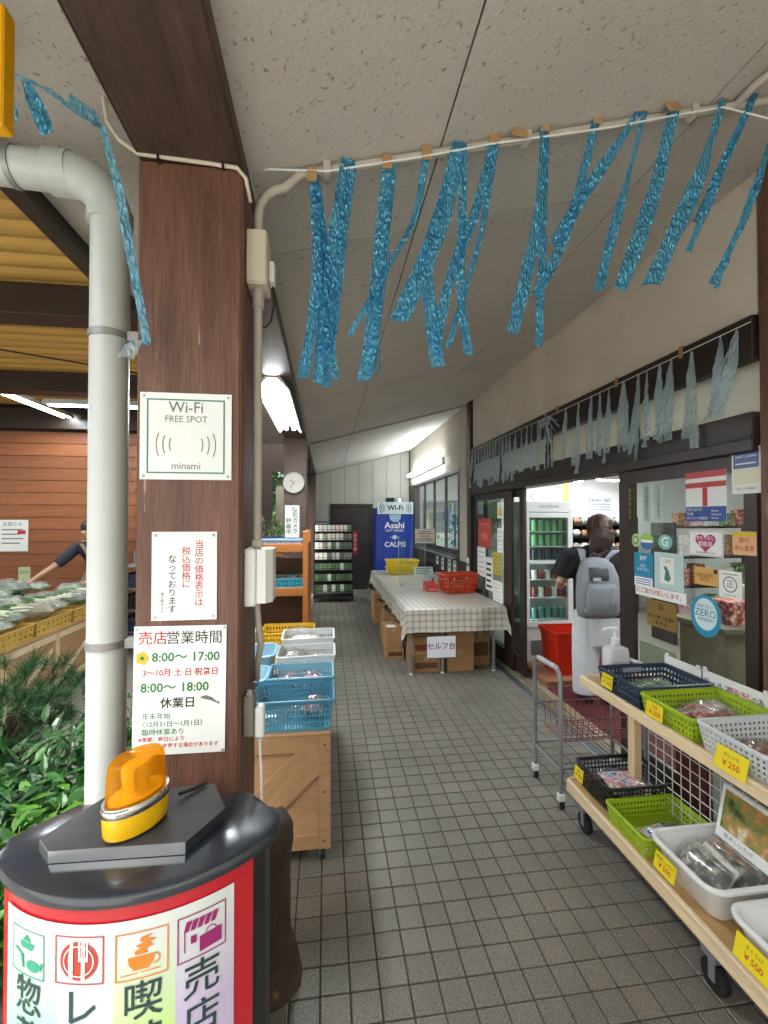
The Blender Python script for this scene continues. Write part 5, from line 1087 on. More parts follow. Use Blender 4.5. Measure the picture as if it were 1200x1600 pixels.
obj('top_box', box(FX0, FX1, FY0+.01, FY1, FT-.12, FT, c=.006), WP, fr); text('CAN DRINK', .045, GREYINK, fr, 0, FT-.06-.021, fn=lambda u, v: (u+.02, FY0+.0085-4.9, v))
df_ = obj('door', G().box(FX0+.002, FX0+.06, FY0, FY0+.028, .41, FT-.125, c=.004).box(FX1-.06, FX1-.002, FY0, FY0+.028, .41, FT-.125, c=.004).box(FX0+.06, FX1-.06, FY0+.001, FY0+.027, FT-.18, FT-.126).box(FX0+.06, FX1-.06, FY0+.001, FY0+.027, .411, .47).box(FX0+.06, FX1-.06, FY0+.001, FY0+.027, 1.10, 1.13), WP, fr)
obj('pane', box(FX0+.0605, FX1-.0605, FY0+.012, FY0+.015, .471, 1.099), GLASS, df_); obj('pane', box(FX0+.0605, FX1-.0605, FY0+.012, FY0+.015, 1.131, FT-.181), GLASS, df_)
obj('grille', box(FX0+.08, FX0+.22, FY0+.014, FY0+.019, .10, .26), GREYINK, fr)
obj('light_strip', box(FX0+.04, FX0+.055, FY0+.05, FY0+.07, .5, 1.6), glow('fridge_light', '#eafaff', 5), fr)
def can(x, y, z, m, h=.12, r=.03): return G().lathe([(0,0),(r*.85,0),(r,.008),(r,h-.012),(r*.8,h),(0,h)], 12, (x, y, z))
GRN = [mat('can_green', '#6fa873', .35, metal=.1), mat('can_dark', '#1d2b3a', .3, metal=.3), mat('can_red', '#8d3a3c', .35), mat('can_white', '#d5d2cc', .35), mat('bottle_teal', '#4b8a80', .3)]
tiers = [(1.455, 0, .13), (1.29, 0, .13), (1.135, 1, .13), (.92, 2, .10), (.72, 3, .11), (.48, 4, .12)]
for r, (z, c, h) in enumerate(tiers):
    obj('shelf', box(FX0+.0305, FX1-.0305, FY0+.04, FY1-.031, z-.008, z), WP, fr)
    for k in range(6):
        cc = c if not (c in (2, 3) and k % 2) else (3 if c == 2 else 2)
        o = obj('can', can(0, 0, 0, None, h, .033), GRN[cc], None, (FX0+.08+.079*k, FY0+.11, z+.0005)); tag(o, '%s can from the left on the %s shelf of the fridge' % (ORD[k], ('top','second','third','fourth','fifth','bottom')[r]), 'can', 'cans in the fridge')
rb = thing('red_crate', 'red plastic shopping crate standing on the tan board', 'crate', (2.46, 4.20, .071)); rb.scale = (1.2, 1.1, 1.1)
RC = mat('bright_red_plastic', '#c0260f', .35, var=.05); g = G()
for s0, z0, s1, z1 in ((.86,0,.95,.13), (.93,.131,1.0,.30), (1.0,.301,1.06,.375)):
    a = [Vector((x, y, z0)) for x, y in rrect(.42*s0, .30*s0, .02)]; b = [Vector((x, y, z1)) for x, y in rrect(.42*s1, .30*s1, .02)]; g.loft([a, b], caps=False)
n_ = len(rrect(1,1,.02)); g.add([Vector((x, y, 0)) for x, y in rrect(.36, .26, .02)], [tuple(range(n_))])
obj('body', g, RC, rb, (0,0,0)); obj('rim', G().loft([[Vector((x, y, z)) for x, y in rrect(.42*s_, .30*s_, .025)] for s_, z in ((1.05,.365),(1.10,.365),(1.10,.385),(1.04,.385))], caps=False), RC, rb, (0,0,0))
obj('crate_label', box(.04, .12, -.152, -.149, .16, .18), WHITEINK, rb, (0,0,0))
ds = thing('display_shelf', 'black display shelf with pale packets behind the customer', 'shelf', (4.5, 6.95, .021))
obj('back', box(3.95, 5.15, 7.15, 7.19, .022, 1.62), BLACKFR, ds)
for x in (3.95, 5.11): obj('side', box(x, x+.04, 6.75, 7.149, .022, 1.62), BLACKFR, ds)
for r, z in enumerate((.6, .85, 1.08, 1.3, 1.5)):
    obj('shelf_board', box(3.991, 5.109, 6.76, 7.149, z-.02, z), BLACKFR, ds)
    for k in range(7):
        o = obj('shelf_packet', pillow(.13, .10, .11, r*9+k), (F_WHITE, F_BROWN, F_GREY)[(r+k) % 3], None, (4.08+.155*k, 6.83, z+.001), rnd.uniform(-.2,.2), sm=50); tag(o, '%s small packet from the left on the %s tier of the black shelf' % (ORD[k], ('bottom','second','middle','fourth','top')[r]), 'packet', 'packets on the black shelf')
rc = thing('shop_clock', 'small round clock on the shop wall above the fridge', 'clock', (3.45, 7.19, 1.98)); obj('case', G().lathe([(0,0),(.16,0),(.165,.03),(.15,.045),(.14,.04),(0,.04)], 24), WHITEPL, rc, (0,0,0), (R(90),0,0), sm=50)
for a, L_ in ((.6, .08), (2.4, .12)): obj('hand', box(-.006, .006, -.05, -.044, 0, L_), INK, rc, (0,0,0), (0, a, 0))
for k, (x, m, tx) in enumerate(((3.78, plain('mustard', 0), '特産品'), (3.90, PAPER, '銘菓'))):
    s = sign('hanging_sign', ('yellow', 'white')[k]+' upright sign hanging from the shop ceiling', 'sign', (x, 6.6, 2.0), 0, .10, .32, m); text(tx, .075, INK, s, 0, 0, vert=True, ls=1.1); obj('cord', box(-.002, .002, -.001, .001, .16, .62), WHITEPL, s, (0,0,0))
s = sign('wall_notice', 'white printed notice on the shop wall above the customer', 'notice', (4.75, 7.195, 1.82), 0, .5, .3, mat('notice_paper', '#c9ccd0', .5)); text('営業時間のご案内', .05, INK, s, 0, .09, bold=.01)
for k in range(3): patch(s, -.2, .2, .03-.05*k-.008, .03-.05*k+.008, GREYINK, 'print_line')
ct = thing('shop_counter', 'beige counter inside the shop behind the right hand door', 'counter', (3.2, 3.0, .021)); obj('front', box(2.75, 3.9, 2.75, 3.15, .022, .80, c=.004), mat('beige_counter', '#7a705c', .5, var=.1), ct); obj('top', box(2.70, 3.95, 2.70, 3.2, .801, .84, c=.004), mat('counter_top', '#6f6656', .35), ct)
for k in range(4): one('counter_box', box(2.85+.26*k, 3.05+.26*k, 2.8, 3.0, .8405, 1.0+.10*(k % 2), c=.003), (F_RED, F_WHITE, F_BROWN, F_PRINT)[k], '%s small printed box from the left on the shop counter' % ORD[k], 'box', 'boxes on the shop counter')
gr_ = thing('goods_rack', 'brown wooden goods rack inside the shop behind the stickered door', 'rack', (5.0, 5.2, .021))
for x in (4.3, 5.66): obj('side', box(x, x+.04, 5.0, 5.4, .022, 1.55, c=.003), BROWNFR, gr_)
for r, z in enumerate((.35, .75, 1.12, 1.5)):
    obj('rack_board', box(4.341, 5.659, 5.0, 5.4, z-.025, z), BROWNFR, gr_)
    for k in range(6):
        o = obj('rack_packet', box(-.08, .08, -.06, .06, 0, .17+.05*((k+r) % 3), c=.006), (F_PRINT, F_RED, F_WHITE, F_BROWN, F_GREEN)[(k*2+r) % 5], None, (4.48+.21*k, 5.1, z+.001), rnd.uniform(-.2,.2)); tag(o, '%s packet from the left on the %s board of the brown rack' % (ORD[k], ('bottom','second','third','top')[r]), 'packet', 'packets on the brown rack')

# ================================================================ PEOPLE
def blob(name, g, m, parent, vox=.011, it=4, sm_=.5):
    me = g.mesh(name); o = bpy.data.objects.new(name, me); COL.objects.link(o)
    r = o.modifiers.new('r', 'REMESH'); r.mode = 'VOXEL'; r.voxel_size = vox; r.use_smooth_shade = True
    s = o.modifiers.new('s', 'SMOOTH'); s.iterations = it; s.factor = sm_
    dg = bpy.context.evaluated_depsgraph_get(); me2 = bpy.data.meshes.new_from_object(o.evaluated_get(dg)); bpy.data.objects.remove(o); bpy.data.meshes.remove(me); me2.name = name
    me2.materials.clear(); me2.polygons.foreach_set('use_smooth', [True]*len(me2.polygons)); return obj(name, me2, m, parent, (0,0,0))
def ball(g, c, r, n=14):
    rx, ry, rz = r if isinstance(r, tuple) else (r, r, r)
    return g.loft([[(c[0]+rx*math.sin(t)*math.cos(2*math.pi*k/n), c[1]+ry*math.sin(t)*math.sin(2*math.pi*k/n), c[2]-rz*math.cos(t)) for k in range(n)] for t in [math.pi*(i+.02)/(8.04) for i in range(9)]])
def ovals(g, L, n=18): return g.loft([[(cx+rx*math.cos(2*math.pi*k/n), cy+ry*math.sin(2*math.pi*k/n), z) for k in range(n)] for cx, cy, z, rx, ry in L])
def hand(g, w, d, side, s=1.0):
    """palm at w pointing along d, thumb towards side"""
    w = Vector(w); d = Vector(d).normalized(); s_ = Vector(side).normalized(); g.tube([w-d*.02*s, w+d*.02*s, w+d*.06*s, w+d*.085*s], [.024*s,.030*s,.036*s,.030*s], n=10)
    nrm = d.cross(s_).normalized()
    for k, L_ in enumerate((.070,.080,.074,.058)):
        b = w+d*.075*s+s_*(.026-.0175*k)*s; g.tube([b, b+d*L_*.45*s, b+(d*.8+nrm*.35).normalized()*L_*.8*s, b+(d*.75+nrm*.6).normalized()*L_*s], [.0095*s,.009*s,.008*s,.006*s], n=7)
    b = w+d*.025*s+s_*.028*s; g.tube([b, b+(d*.6+s_*.6)*.04*s, b+(d*.9+s_*.45)*.065*s], [.012*s,.010*s,.008*s], n=7)
SKIN = mat('skin', '#c79a80', .5, var=.04, vs=12); HAIR = mat('dark_brown_hair', '#36231c', .6, var=.3, vs=10, var2=.3, vs2=50, stretch=(6,6,1), bump=.4, bs=60)
# customer seen from behind
cu = thing('person', 'customer in black shirt and white trousers wearing a backpack, entering the shop', 'person', (2.32, 3.52, .028), R(-14)); cu.scale = (1.12, 1.0, 1.0)
g = G()
ovals(g, [(0,0,.80,.15,.10),(0,0,.95,.15,.105),(0,0,1.10,.17,.115),(0,0,1.22,.19,.11),(0,.0,1.30,.17,.09),(0,.0,1.35,.08,.065),(0,.01,1.42,.052,.055)])
ball(g, (0,.025,1.47), (.075,.092,.115)); ball(g, (0,.115,1.455), (.012,.018,.02)); ball(g, (-.078,.02,1.46), (.01,.02,.03)); ball(g, (.078,.02,1.46), (.01,.02,.03))
for s_ in (-1, 1):
    g.tube([(s_*.085,0,.82),(s_*.095,.0,.48),(s_*.10,-.01,.12),(s_*.10,-.01,.05)], [.09,.06,.045,.04], n=12); g.tube([(s_*.10,-.04,.035),(s_*.105,.06,.035),(s_*.11,.15,.028)], [.035,.042,.03], n=10)
    sh_ = Vector((s_*.19,0,1.265)); el = Vector((s_*.275,.02,1.03)); wr_ = Vector((s_*.24,.21,.96))
    g.tube([sh_, sh_*.5+el*.5, el, el*.5+wr_*.5, wr_], [.055,.046,.038,.034,.025], n=12); hand(g, wr_, (-.2*s_,1,-.1), (-s_,0,.3))
blob('body', g, SKIN, cu, .009)
g = G(); ovals(g, [(0,0,.745,.19,.135),(0,0,.90,.185,.135),(0,0,1.08,.195,.135),(0,0,1.22,.215,.128),(0,0,1.30,.185,.105),(0,0,1.345,.09,.08)])
for s_ in (-1, 1): g.tube([(s_*.15,0,1.28),(s_*.21,.0,1.255),(s_*.25,.005,1.17),(s_*.285,.012,1.075)], [.06,.075,.076,.078], n=14)
blob('black_shirt', g, mat('black_cotton', '#15181d', .85, var=.15, vs=9, bump=.25, bs=14), cu, .009)
g = G(); ovals(g, [(0,0,.50,.175,.12),(0,0,.60,.185,.13),(0,0,.76,.18,.128),(0,0,.86,.17,.12)])
for s_ in (-1, 1): g.tube([(s_*.088,0,.80),(s_*.098,0,.62),(s_*.105,0,.42),(s_*.11,-.01,.08)], [.10,.105,.10,.092], n=14)
blob('white_trousers', g, mat('white_linen', '#c9cdd2', .85, var=.06, vs=7, bump=.5, bs=9), cu, .010)
g = G(); ball(g, (0,.0,1.485), (.092,.105,.115)); g.tube([(0,-.075,1.47),(-.02,-.10,1.40),(-.05,-.105,1.33),(-.085,-.10,1.27)], [.075,.075,.055,.02], n=12); g.tube([(.02,-.07,1.45),(.03,-.09,1.38),(.03,-.10,1.31)], [.07,.05,.02], n=10)
gsh = G()
for s_ in (-1, 1): gsh.tube([(s_*.10,-.06,.04),(s_*.103,.0,.05),(s_*.106,.07,.045),(s_*.11,.165,.032)], [.036,.047,.046,.03], n=12)
blob('shoes', gsh, mat('dark_shoe', '#2a2b30', .5), cu, .009, 2)
hr = blob('hair', g, HAIR, cu, .009, 3)
g = G()
for k in range(170):
    a = rnd.uniform(-1.9, 1.9); e = rnd.uniform(.93, 1.05); P = []
    for t in (.05, .3, .55, .8, 1.0):                                # from the crown round the back to the nape and into the tail
        th = t*1.75; P.append((.097*e*math.sin(th)*math.sin(a)*(1-.35*max(0, t-.6)), -.003-.112*e*math.sin(th)*math.cos(a), 1.485+.122*e*math.cos(th)))
    tl = rnd.uniform(.0, 1); P += [(P[-1][0]*.7-.02*tl, -.095-.012*rnd.random(), 1.40-.03*tl), (P[-1][0]*.6-.05*tl, -.115, 1.33-.05*tl), (-.04-.06*tl+rnd.uniform(-.03,.05), -.118, 1.29-.06*tl)]
    g.tube(P, [.0035]*5+[.003,.0025,.001], n=4)
obj('strands', g, mat('brown_strand', '#4a3026', .5, rnd_isl=.35), hr, (0,0,0))
bpk = thing('backpack', 'grey backpack worn by the customer in the doorway', 'backpack', (2.16, 3.335, .80), R(-8))
BPM = mat('grey_nylon', '#80848c', .7, var=.1, vs=6, var2=.08, vs2=80, bump=.15, bs=120); BPD = mat('dark_nylon', '#3d4149', .7, var=.1)
g = G(); rings = []
for z, w_, d0, d1 in ((.0,.11,.03,-.06),(.015,.145,.04,-.10),(.06,.16,.045,-.13),(.20,.165,.045,-.135),(.34,.155,.045,-.12),(.43,.125,.04,-.09),(.475,.08,.03,-.05),(.485,.03,.015,-.02)):
    rings.append([Vector((w_*math.copysign(abs(math.cos(a))**.6, math.cos(a)), (d0+d1)/2+(d0-d1)/2*math.copysign(abs(math.sin(a))**.7, math.sin(a)), z)) for a in [2*math.pi*k/28 for k in range(28)]])
g.loft(rings); obj('main_bag', g, BPM, bpk, (0,0,0), sm=60)
g = G(); rings = []
for z, w_, d in ((.03,.10,.01),(.05,.125,.03),(.15,.13,.042),(.25,.12,.036),(.29,.10,.01)): rings.append([Vector((w_*math.copysign(abs(math.cos(a))**.6, math.cos(a)), -.12-d*max(0, -math.sin(a))**.7+.02*max(0, math.sin(a)), z)) for a in [2*math.pi*k/24 for k in range(24)]])
g.loft(rings); obj('front_pocket', g, BPM, bpk, (0,0,0), sm=60)
obj('mesh_pocket', G().tf(Matrix.Translation((-.02,-.112,.36)) @ Matrix.Rotation(R(-12), 4, 'X')).box(-.075,.075,-.012,.012,-.05,.055,c=.01), BPD, bpk, (0,0,0), sm=50)
obj('badge', G().tf(Matrix.Translation((-.05,-.143,.325)) @ Matrix.Rotation(R(-8), 4, 'X')).box(-.03,.03,-.003,.003,-.012,.012), mat('badge_grey', '#a9adb0', .4), bpk, (0,0,0))
for x, z0, z1 in ((.045,.10,.27), (-.135,.07,.15)): obj('zip', tube([(x, -.168 if x > 0 else -.12, z0), (x+.02, -.16 if x > 0 else -.115, (z0+z1)/2), (x+.05*(x > 0), -.14 if x > 0 else -.105, z1)], .006, n=6), ALU, bpk, (0,0,0))
obj('grab_loop', tube([(-.03,.02,.475),(-.03,.02,.50),(0,.02,.515),(.03,.02,.50),(.03,.02,.475)], .007, n=6), BPD, bpk, (0,0,0))
for s_, pts in ((-1, [(-.08,.02,.44),(-.085,.035,.49),(-.075,.075,.535),(-.07,.12,.545)]), (1, [(.08,.02,.43),(.12,.025,.48),(.20,.06,.535),(.235,.12,.53)])):
    obj('strap', ribbon(pts, .055, .055, (1,0,0), 90, 14, crink=.001).shift((0,0,0)), BPM, bpk, (0,0,0))
obj('waist_strap', tube([(.15,.03,.12),(.20,.05,.20),(.24,.10,.30)], .006, n=6), BPM, bpk, (0,0,0))
# ================================================================ DISPLAY CART ON THE RIGHT
ctv = thing('display_cart', 'two tier pale wood display cart with wire back on castors', 'cart', (1.44, 1.4, 0))
CX0, CX1 = 1.25, 1.64
SH = mat('shelf_board_tan', '#b3905f', .5, var=.12, vs=3, var2=.08, vs2=18, stretch=(8,.7,8))
obj('lower_board', box(CX0+.021, CX1, .55, 2.19, .205, .226), SH, ctv); obj('lower_front_rail', box(CX0, CX0+.0205, .54, 2.195, .175, .236, c=.004), PINE, ctv); obj('lower_end_rail', box(CX0+.021, CX1, 2.1905, 2.21, .176, .235, c=.003), PINEX, ctv)
obj('upper_board', box(CX0+.021, CX1-.02, .55, 2.06, .790, .812), SH, ctv); obj('upper_front_rail', box(CX0, CX0+.0205, .54, 2.065, .775, .822, c=.004), PINE, ctv); obj('upper_end_rail', box(CX0+.021, CX1-.02, 2.0605, 2.08, .776, .815, c=.003), PINEX, ctv)
obj('upright', box(1.50, 1.54, 2.005, 2.055, .227, .789, c=.003), PINEZ, ctv); obj('upright', box(1.50, 1.54, .60, .65, .227, .789, c=.003), PINEZ, ctv)
WIRE = mat('white_wire', '#c9cbc4', .4, var=.03)
for k in range(27): obj('wire', tube([(1.572, 2.0-k*.05, .235), (1.572, 2.0-k*.05, .786)], .0022, n=6), WIRE, ctv)
for k in range(11): obj('wire', tube([(1.577, .68, .25+k*.05), (1.577, 2.003, .25+k*.05)], .0022, n=6), WIRE, ctv)
for x, y in ((1.31, 2.12), (1.58, 2.12), (1.31, 1.36), (1.58, 1.36), (1.31, .7)): castor(ctv, x, y, 0, .050)
for x, y in ((1.31, 2.12), (1.58, 2.12), (1.31, 1.36), (1.58, 1.36), (1.31, .7)): obj('castor_plate', box(x-.03, x+.03, y-.03, y+.03, .118, .2045), STEEL, ctv)
one('grey_screen', box(1.68, 1.70, 1.05, 1.75, .02, .86, c=.004), mat('grey_green_board', '#8fa09c', .5, var=.05), 'grey green board standing behind the wire back of the cart', 'board')
one('maroon_sheet', box(1.68, 1.70, 1.78, 1.96, .02, .78, c=.004), mat('maroon_cloth', '#4a1a1c', .8), 'dark maroon panel standing behind the wire back of the cart', 'board')
NAVYB = mat('navy_plastic', '#2b3a52', .35, var=.05); LIME = mat('lime_plastic', '#a3bf2a', .35, var=.05, thin=.1); GREYW = mat('greyish_white_plastic', '#d3d9db', .4, var=.04, thin=.1); BLKP = mat('black_plastic', '#1b1c1e', .35, var=.05)
ZU, ZL = .8125, .2265; gu, gl = 'baskets on the upper shelf of the cart', 'baskets on the lower shelf of the cart'
basket('basket', 'navy blue perforated basket at the far end of the upper shelf', (1.435, 1.80, ZU), 0, .34, .27, .095, NAVYB, (17,13,3), .55, .5, taper=.92, group=gu, grip=mat('dull_handle', '#8d9299', .4))
basket('basket', 'lime green perforated basket on the upper shelf of the cart', (1.435, 1.525, ZU), 0, .34, .25, .085, LIME, (20,14,3), .45, .45, taper=.93, group=gu)
basket('basket', 'greyish white basket with brown packets on the upper shelf', (1.435, 1.255, ZU), 0, .34, .24, .095, GREYW, (18,13,4), .5, .5, taper=.9, group=gu)
basket('basket', 'white ribbed basket at the right edge of the upper shelf', (1.445, .985, ZU), 0, .34, .25, .11, WHITEB, (14,10,4), .5, .5, taper=.9, group=gu)
basket('basket', 'black open weave basket with a blue and red packet on the lower shelf', (1.46, 2.03, ZL), 0, .34, .27, .13, BLKP, (17,13,5), .72, .68, taper=.9, group=gl, m1=.1)
basket('basket', 'lime green perforated basket on the lower shelf of the cart', (1.435, 1.765, ZL), 0, .33, .25, .085, LIME, (20,14,3), .45, .45, taper=.93, group=gl)
TUBW = mat('white_tub_plastic', '#edf0ef', .3, var=.03, thin=.08)
tub('tub', 'large white tub of dried packets on the lower shelf', (1.455, 1.475, ZL), 0, .36, .29, .135, TUBW, group=gl)
tub('tub', 'large white tub cut off at the right edge on the lower shelf', (1.455, 1.13, ZL), 0, .36, .29, .135, TUBW, group=gl)
gp2 = 'goods in the cart baskets'
for x, y, z, w_, d_, h_, f, l in ((1.40,1.80,ZU+.006,.18,.14,.05,F_GREEN,'green leafy packet in the navy basket'), (1.50,1.84,ZU+.006,.13,.12,.045,F_GREEN,'second green packet at the back of the navy basket'),
    (1.37,1.52,ZU+.006,.17,.10,.05,F_RED,'long dark red packet at the front of the upper lime basket'), (1.48,1.55,ZU+.006,.18,.11,.06,F_RED,'dark red packet at the back of the upper lime basket'), (1.42,1.46,ZU+.03,.16,.09,.05,F_RED,'dark red packet lying across the upper lime basket'),
    (1.42,1.25,ZU+.006,.20,.15,.05,F_BROWN,'brown packet in the greyish white basket'), (1.49,1.21,ZU+.03,.14,.10,.04,F_RED,'reddish packet on the brown one in the greyish white basket'), (1.45,.99,ZU+.006,.2,.15,.06,F_BROWN,'packet in the white ribbed basket'),
    (1.46,2.03,ZL+.05,.21,.17,.05,F_PRINT,'blue and red printed packet in the black basket'), (1.50,2.05,ZL+.006,.2,.18,.045,F_WHITE,'pale packet under the printed one in the black basket'),
    (1.42,1.75,ZL+.006,.15,.10,.03,F_PRINT,'printed packet in the lower lime basket'), (1.49,1.77,ZL+.006,.09,.06,.03,F_DARK,'small dark packet in the lower lime basket'),
    (1.46,1.12,ZL+.015,.22,.18,.06,F_GREY,'grey packet in the tub cut off at the right edge')):
    packet(l, (x, y, z), rnd.uniform(-.35,.35), w_, d_, h_, f, gp2)
for k in range(7):
    f = (F_DARK, F_GREY, F_WHITE, F_DARK, F_BROWN, F_GREY, F_DARK)[k]
    packet('%s slanting dried food packet from the aisle in the large white tub' % ORD[k], (1.375+.03*k, 1.475+rnd.uniform(-.02,.02), ZL+.066), R(90)+rnd.uniform(-.12,.12), rnd.uniform(.17,.21), .13, .022, f, gp2, tilt=(R(-48-4*(k % 3)), 0))
YCARD = mat('yellow_card', '#e3cf1c', .5, var=.03)
for k, (y, z, w_, h_, l, tilt) in enumerate(((1.855,ZU+.055,.075,.06,'small yellow price card on the navy basket',-6), (1.565,ZU+.045,.085,.06,'yellow price card on the upper lime basket',-6), (1.235,ZU+.028,.11,.07,'yellow price card reading 250 in front of the greyish white basket',-14), (.99,ZU+.045,.10,.07,'yellow price card in front of the white ribbed basket',-14),
    (2.10,ZL+.085,.075,.06,'small yellow price card on the black basket',-6), (1.515,ZL+.075,.10,.06,'yellow price card on the large white tub',-14), (1.17,ZL+.07,.12,.07,'yellow price card on the tub at the right edge',-14))):
    s = sign('price_card', l, 'price card', (1.250+(.006 if k in (0,1) else 0) - (.0 if k < 4 else -.014 if k == 4 else -.002), y, z), R(-90), w_, h_, YCARD, .0012, group='yellow price cards', tilt=R(tilt))
    text(('みなみ野菜','小豆','ほしいも','干物','菓子','乾燥しいたけ','きくらげ')[k], .014, INK, s, 0, h_*.22, y=-.001); text(('￥300','￥300','￥250','￥250','￥350','￥500','￥500')[k], .026, RED, s, 0, -h_*.15, y=-.001, bold=.01)
# notices standing at the back of the cart
s = sign('back_card', 'blank white card strip behind the navy basket', 'card', (1.635, 1.86, .90), R(-90), .21, .075, PAPER, .003); 
for u in (-.09, .09): obj('clip', box(u-.008, u+.008, -.004, .004, .03, .048), WHITEPL, s, (0,0,0))
s = sign('banner_card', 'white card strip about virus prevention behind the lime basket', 'card', (1.635, 1.60, .898), R(-90), .29, .085, PAPER, .003); text('ウィルス', .032, mat('slate_ink', '#4b6a8c', .5), s, -.075, -.002, bold=.012); text('感染予防', .032, mat('pink_red_ink', '#c23a5c', .5), s, .03, -.002, bold=.014, sx=.85); text('の為', .032, INK, s, .105, -.002, bold=.01, sx=.8)
for u in (-.135, .135): obj('clip', box(u-.008, u+.008, -.004, .004, .034, .055), WHITEPL, s, (0,0,0))
s = sign('picture_card', 'framed picture card leaning at the back of the lower shelf', 'picture', (1.553, 1.46, .45), R(-90), .25, .20, PAPER, .004, tilt=R(-12), roll=R(0)); patch(s, -.11, .11, -.06, .085, spotted('mushroom_photo', ['#3b3a22','#7d8a4d','#b9854a','#d8d2b8'], 14), y=-.0026); text('原木しいたけ', .02, GREYINK, s, -.03, -.08, y=-.0026)
# hand sanitiser on a white box
one('white_carton', box(1.42, 1.545, 2.085, 2.175, .80, .812), WHITEPL, 'flat white tray at the end of the upper shelf', 'tray') if 0 else None
hs_ = thing('sanitizer_bottle', 'white pump bottle of hand sanitiser at the end of the upper shelf', 'bottle', (1.40, 2.0, ZU)); hs_.scale = (1.4, 1.4, 1.35)
g = G(); g.loft([[Vector((x, y, z)) for x, y in rrect(.075*s_, .055*s_, .012*s_)] for s_, z in ((.96,0),(1,.006),(1,.105),(.9,.118),(.4,.125),(.3,.135))])
obj('body', g, mat('white_bottle', '#dcdfe3', .25, thin=.15), hs_, (0,0,0), sm=45); obj('label', box(-.032, .032, -.029, -.0278, .01, .075), mat('label_print', '#c8bcc4', .4), hs_, (0,0,0)); text('手指消毒', .015, RED, hs_, 0, .03, y=-.0293)
pu = obj('pump', G().lathe([(0,.135),(.014,.135),(.014,.15),(.006,.152),(.006,.175),(.010,.178),(.010,.19),(0,.192)], 12), WHITEPL, hs_, (0,0,0), sm=50); obj('nozzle', tube([(0,0,.184),(-.02,.0,.187),(-.045,0,.183)], .006, n=8), WHITEPL, pu, (0,0,0), sm=60)

# ================================================================ BASKET TROLLEY BEHIND THE CART
tr_ = thing('basket_trolley', 'grey tubular trolley with a wire tray beside the doorway', 'trolley', (1.55, 2.46, 0))
GT = mat('grey_tube', '#8d9296', .3, metal=.3, var=.05)
for x, n_ in ((1.285, 'near'), (1.80, 'far')):
    P = [(x, 2.61, .06), (x, 2.61, .70)] + [(x, 2.61-.05*(1-math.cos(R(a))), .70+.05*math.sin(R(a))) for a in (30, 60, 90)] + [(x, 2.36+.05*(1-math.cos(R(90-a)))-.0, .70+.05*math.sin(R(90-a))) for a in (0, 30, 60)] + [(x, 2.31, .70), (x, 2.31, .06)]
    P = [(x, 2.61, .06), (x, 2.61, .68), (x, 2.60, .725), (x, 2.57, .75), (x, 2.35, .76), (x, 2.32, .735), (x, 2.31, .69), (x, 2.31, .06)]
    obj('hoop', tube(P, .0125, n=12), GT, tr_, sm=60)
    obj('cross_bar', tube([(x, 2.60, .20), (x, 2.32, .20)], .008, n=8), GT, tr_)
    for y in (2.61, 2.31): obj('foot_block', box(x-.018, x+.018, y-.018, y+.018, .045, .085, c=.004), WHITEPL, tr_); castor(tr_, x, y, 0, .02)
obj('grip', tube([(1.285, 2.56, .752), (1.285, 2.36, .759)], .0155, n=12), mat('grey_grip', '#a5a8a8', .5), tr_, sm=60)
for y in (2.61, 2.31): obj('long_bar', tube([(1.285, y, .22), (1.80, y, .22)], .009, n=8), GT, tr_)
MW = mat('maroon_coated_wire', '#7d4a4c', .4)
wt = obj('wire_tray', G().tube([(1.32, 2.33, .47), (1.78, 2.33, .47)], .004, n=5).tube([(1.32, 2.59, .47), (1.78, 2.59, .47)], .004, n=5).tube([(1.32, 2.33, .47), (1.32, 2.59, .47)], .004, n=5).tube([(1.78, 2.33, .47), (1.78, 2.59, .47)], .004, n=5), MW, tr_)
for k in range(14):
    x = 1.335+k*.033; obj('tray_wire', tube([(x, 2.33, .47), (x, 2.35, .34), (x, 2.57, .34), (x, 2.59, .47)], .0022, n=5), MW, wt, W=True)
for k in range(7): y = 2.36+k*.035; obj('tray_wire', tube([(1.32, y, .338), (1.78, y, .338)], .0022, n=5), MW, wt)
for y in (2.335, 2.585): obj('tray_hook', box(1.27, 1.33, y-.004, y+.004, .46, .478), GT, tr_)
# ================================================================ PLANTS, MARKET STALL, TREES
def leafmat(name, c, c2, tl=.35, rough=.4):
    if name in MATS: return MATS[name]
    m = bpy.data.materials.new(name); m.use_nodes = True; n = m.node_tree.nodes; l = m.node_tree.links; b = n['Principled BSDF']
    ge = n.new('ShaderNodeNewGeometry'); mx = n.new('ShaderNodeMix'); mx.data_type = 'RGBA'; mx.inputs[6].default_value = hexc(c); mx.inputs[7].default_value = hexc(c2); l.new(ge.outputs['Random Per Island'], mx.inputs[0]); l.new(mx.outputs[2], b.inputs['Base Color'])
    b.inputs['Roughness'].default_value = rough; tr = n.new('ShaderNodeBsdfTranslucent'); l.new(mx.outputs[2], tr.inputs[0]); ms = n.new('ShaderNodeMixShader'); ms.inputs[0].default_value = tl; l.new(b.outputs[0], ms.inputs[1]); l.new(tr.outputs[0], ms.inputs[2]); l.new(ms.outputs[0], n['Material Output'].inputs[0]); MATS[name] = m; return m
def leaf(g, p, d, L_, w_, up, droop=.3):
    d = Vector(d).normalized(); s = d.cross(Vector(up)); s = s.normalized() if s.length > 1e-4 else Vector((1,0,0)); n = s.cross(d).normalized(); p = Vector(p)
    a = p+d*L_*.35-n*L_*.02; b = p+d*L_*.7-n*L_*droop*.4; c = p+d*L_-n*L_*droop
    g.add([p, a+s*w_, a-n*w_*.25, a-s*w_, b+s*w_*.75, b-n*w_*.2, b-s*w_*.75, c], [(0,1,2),(0,2,3),(1,4,5,2),(2,5,6,3),(4,7,5),(5,7,6)])
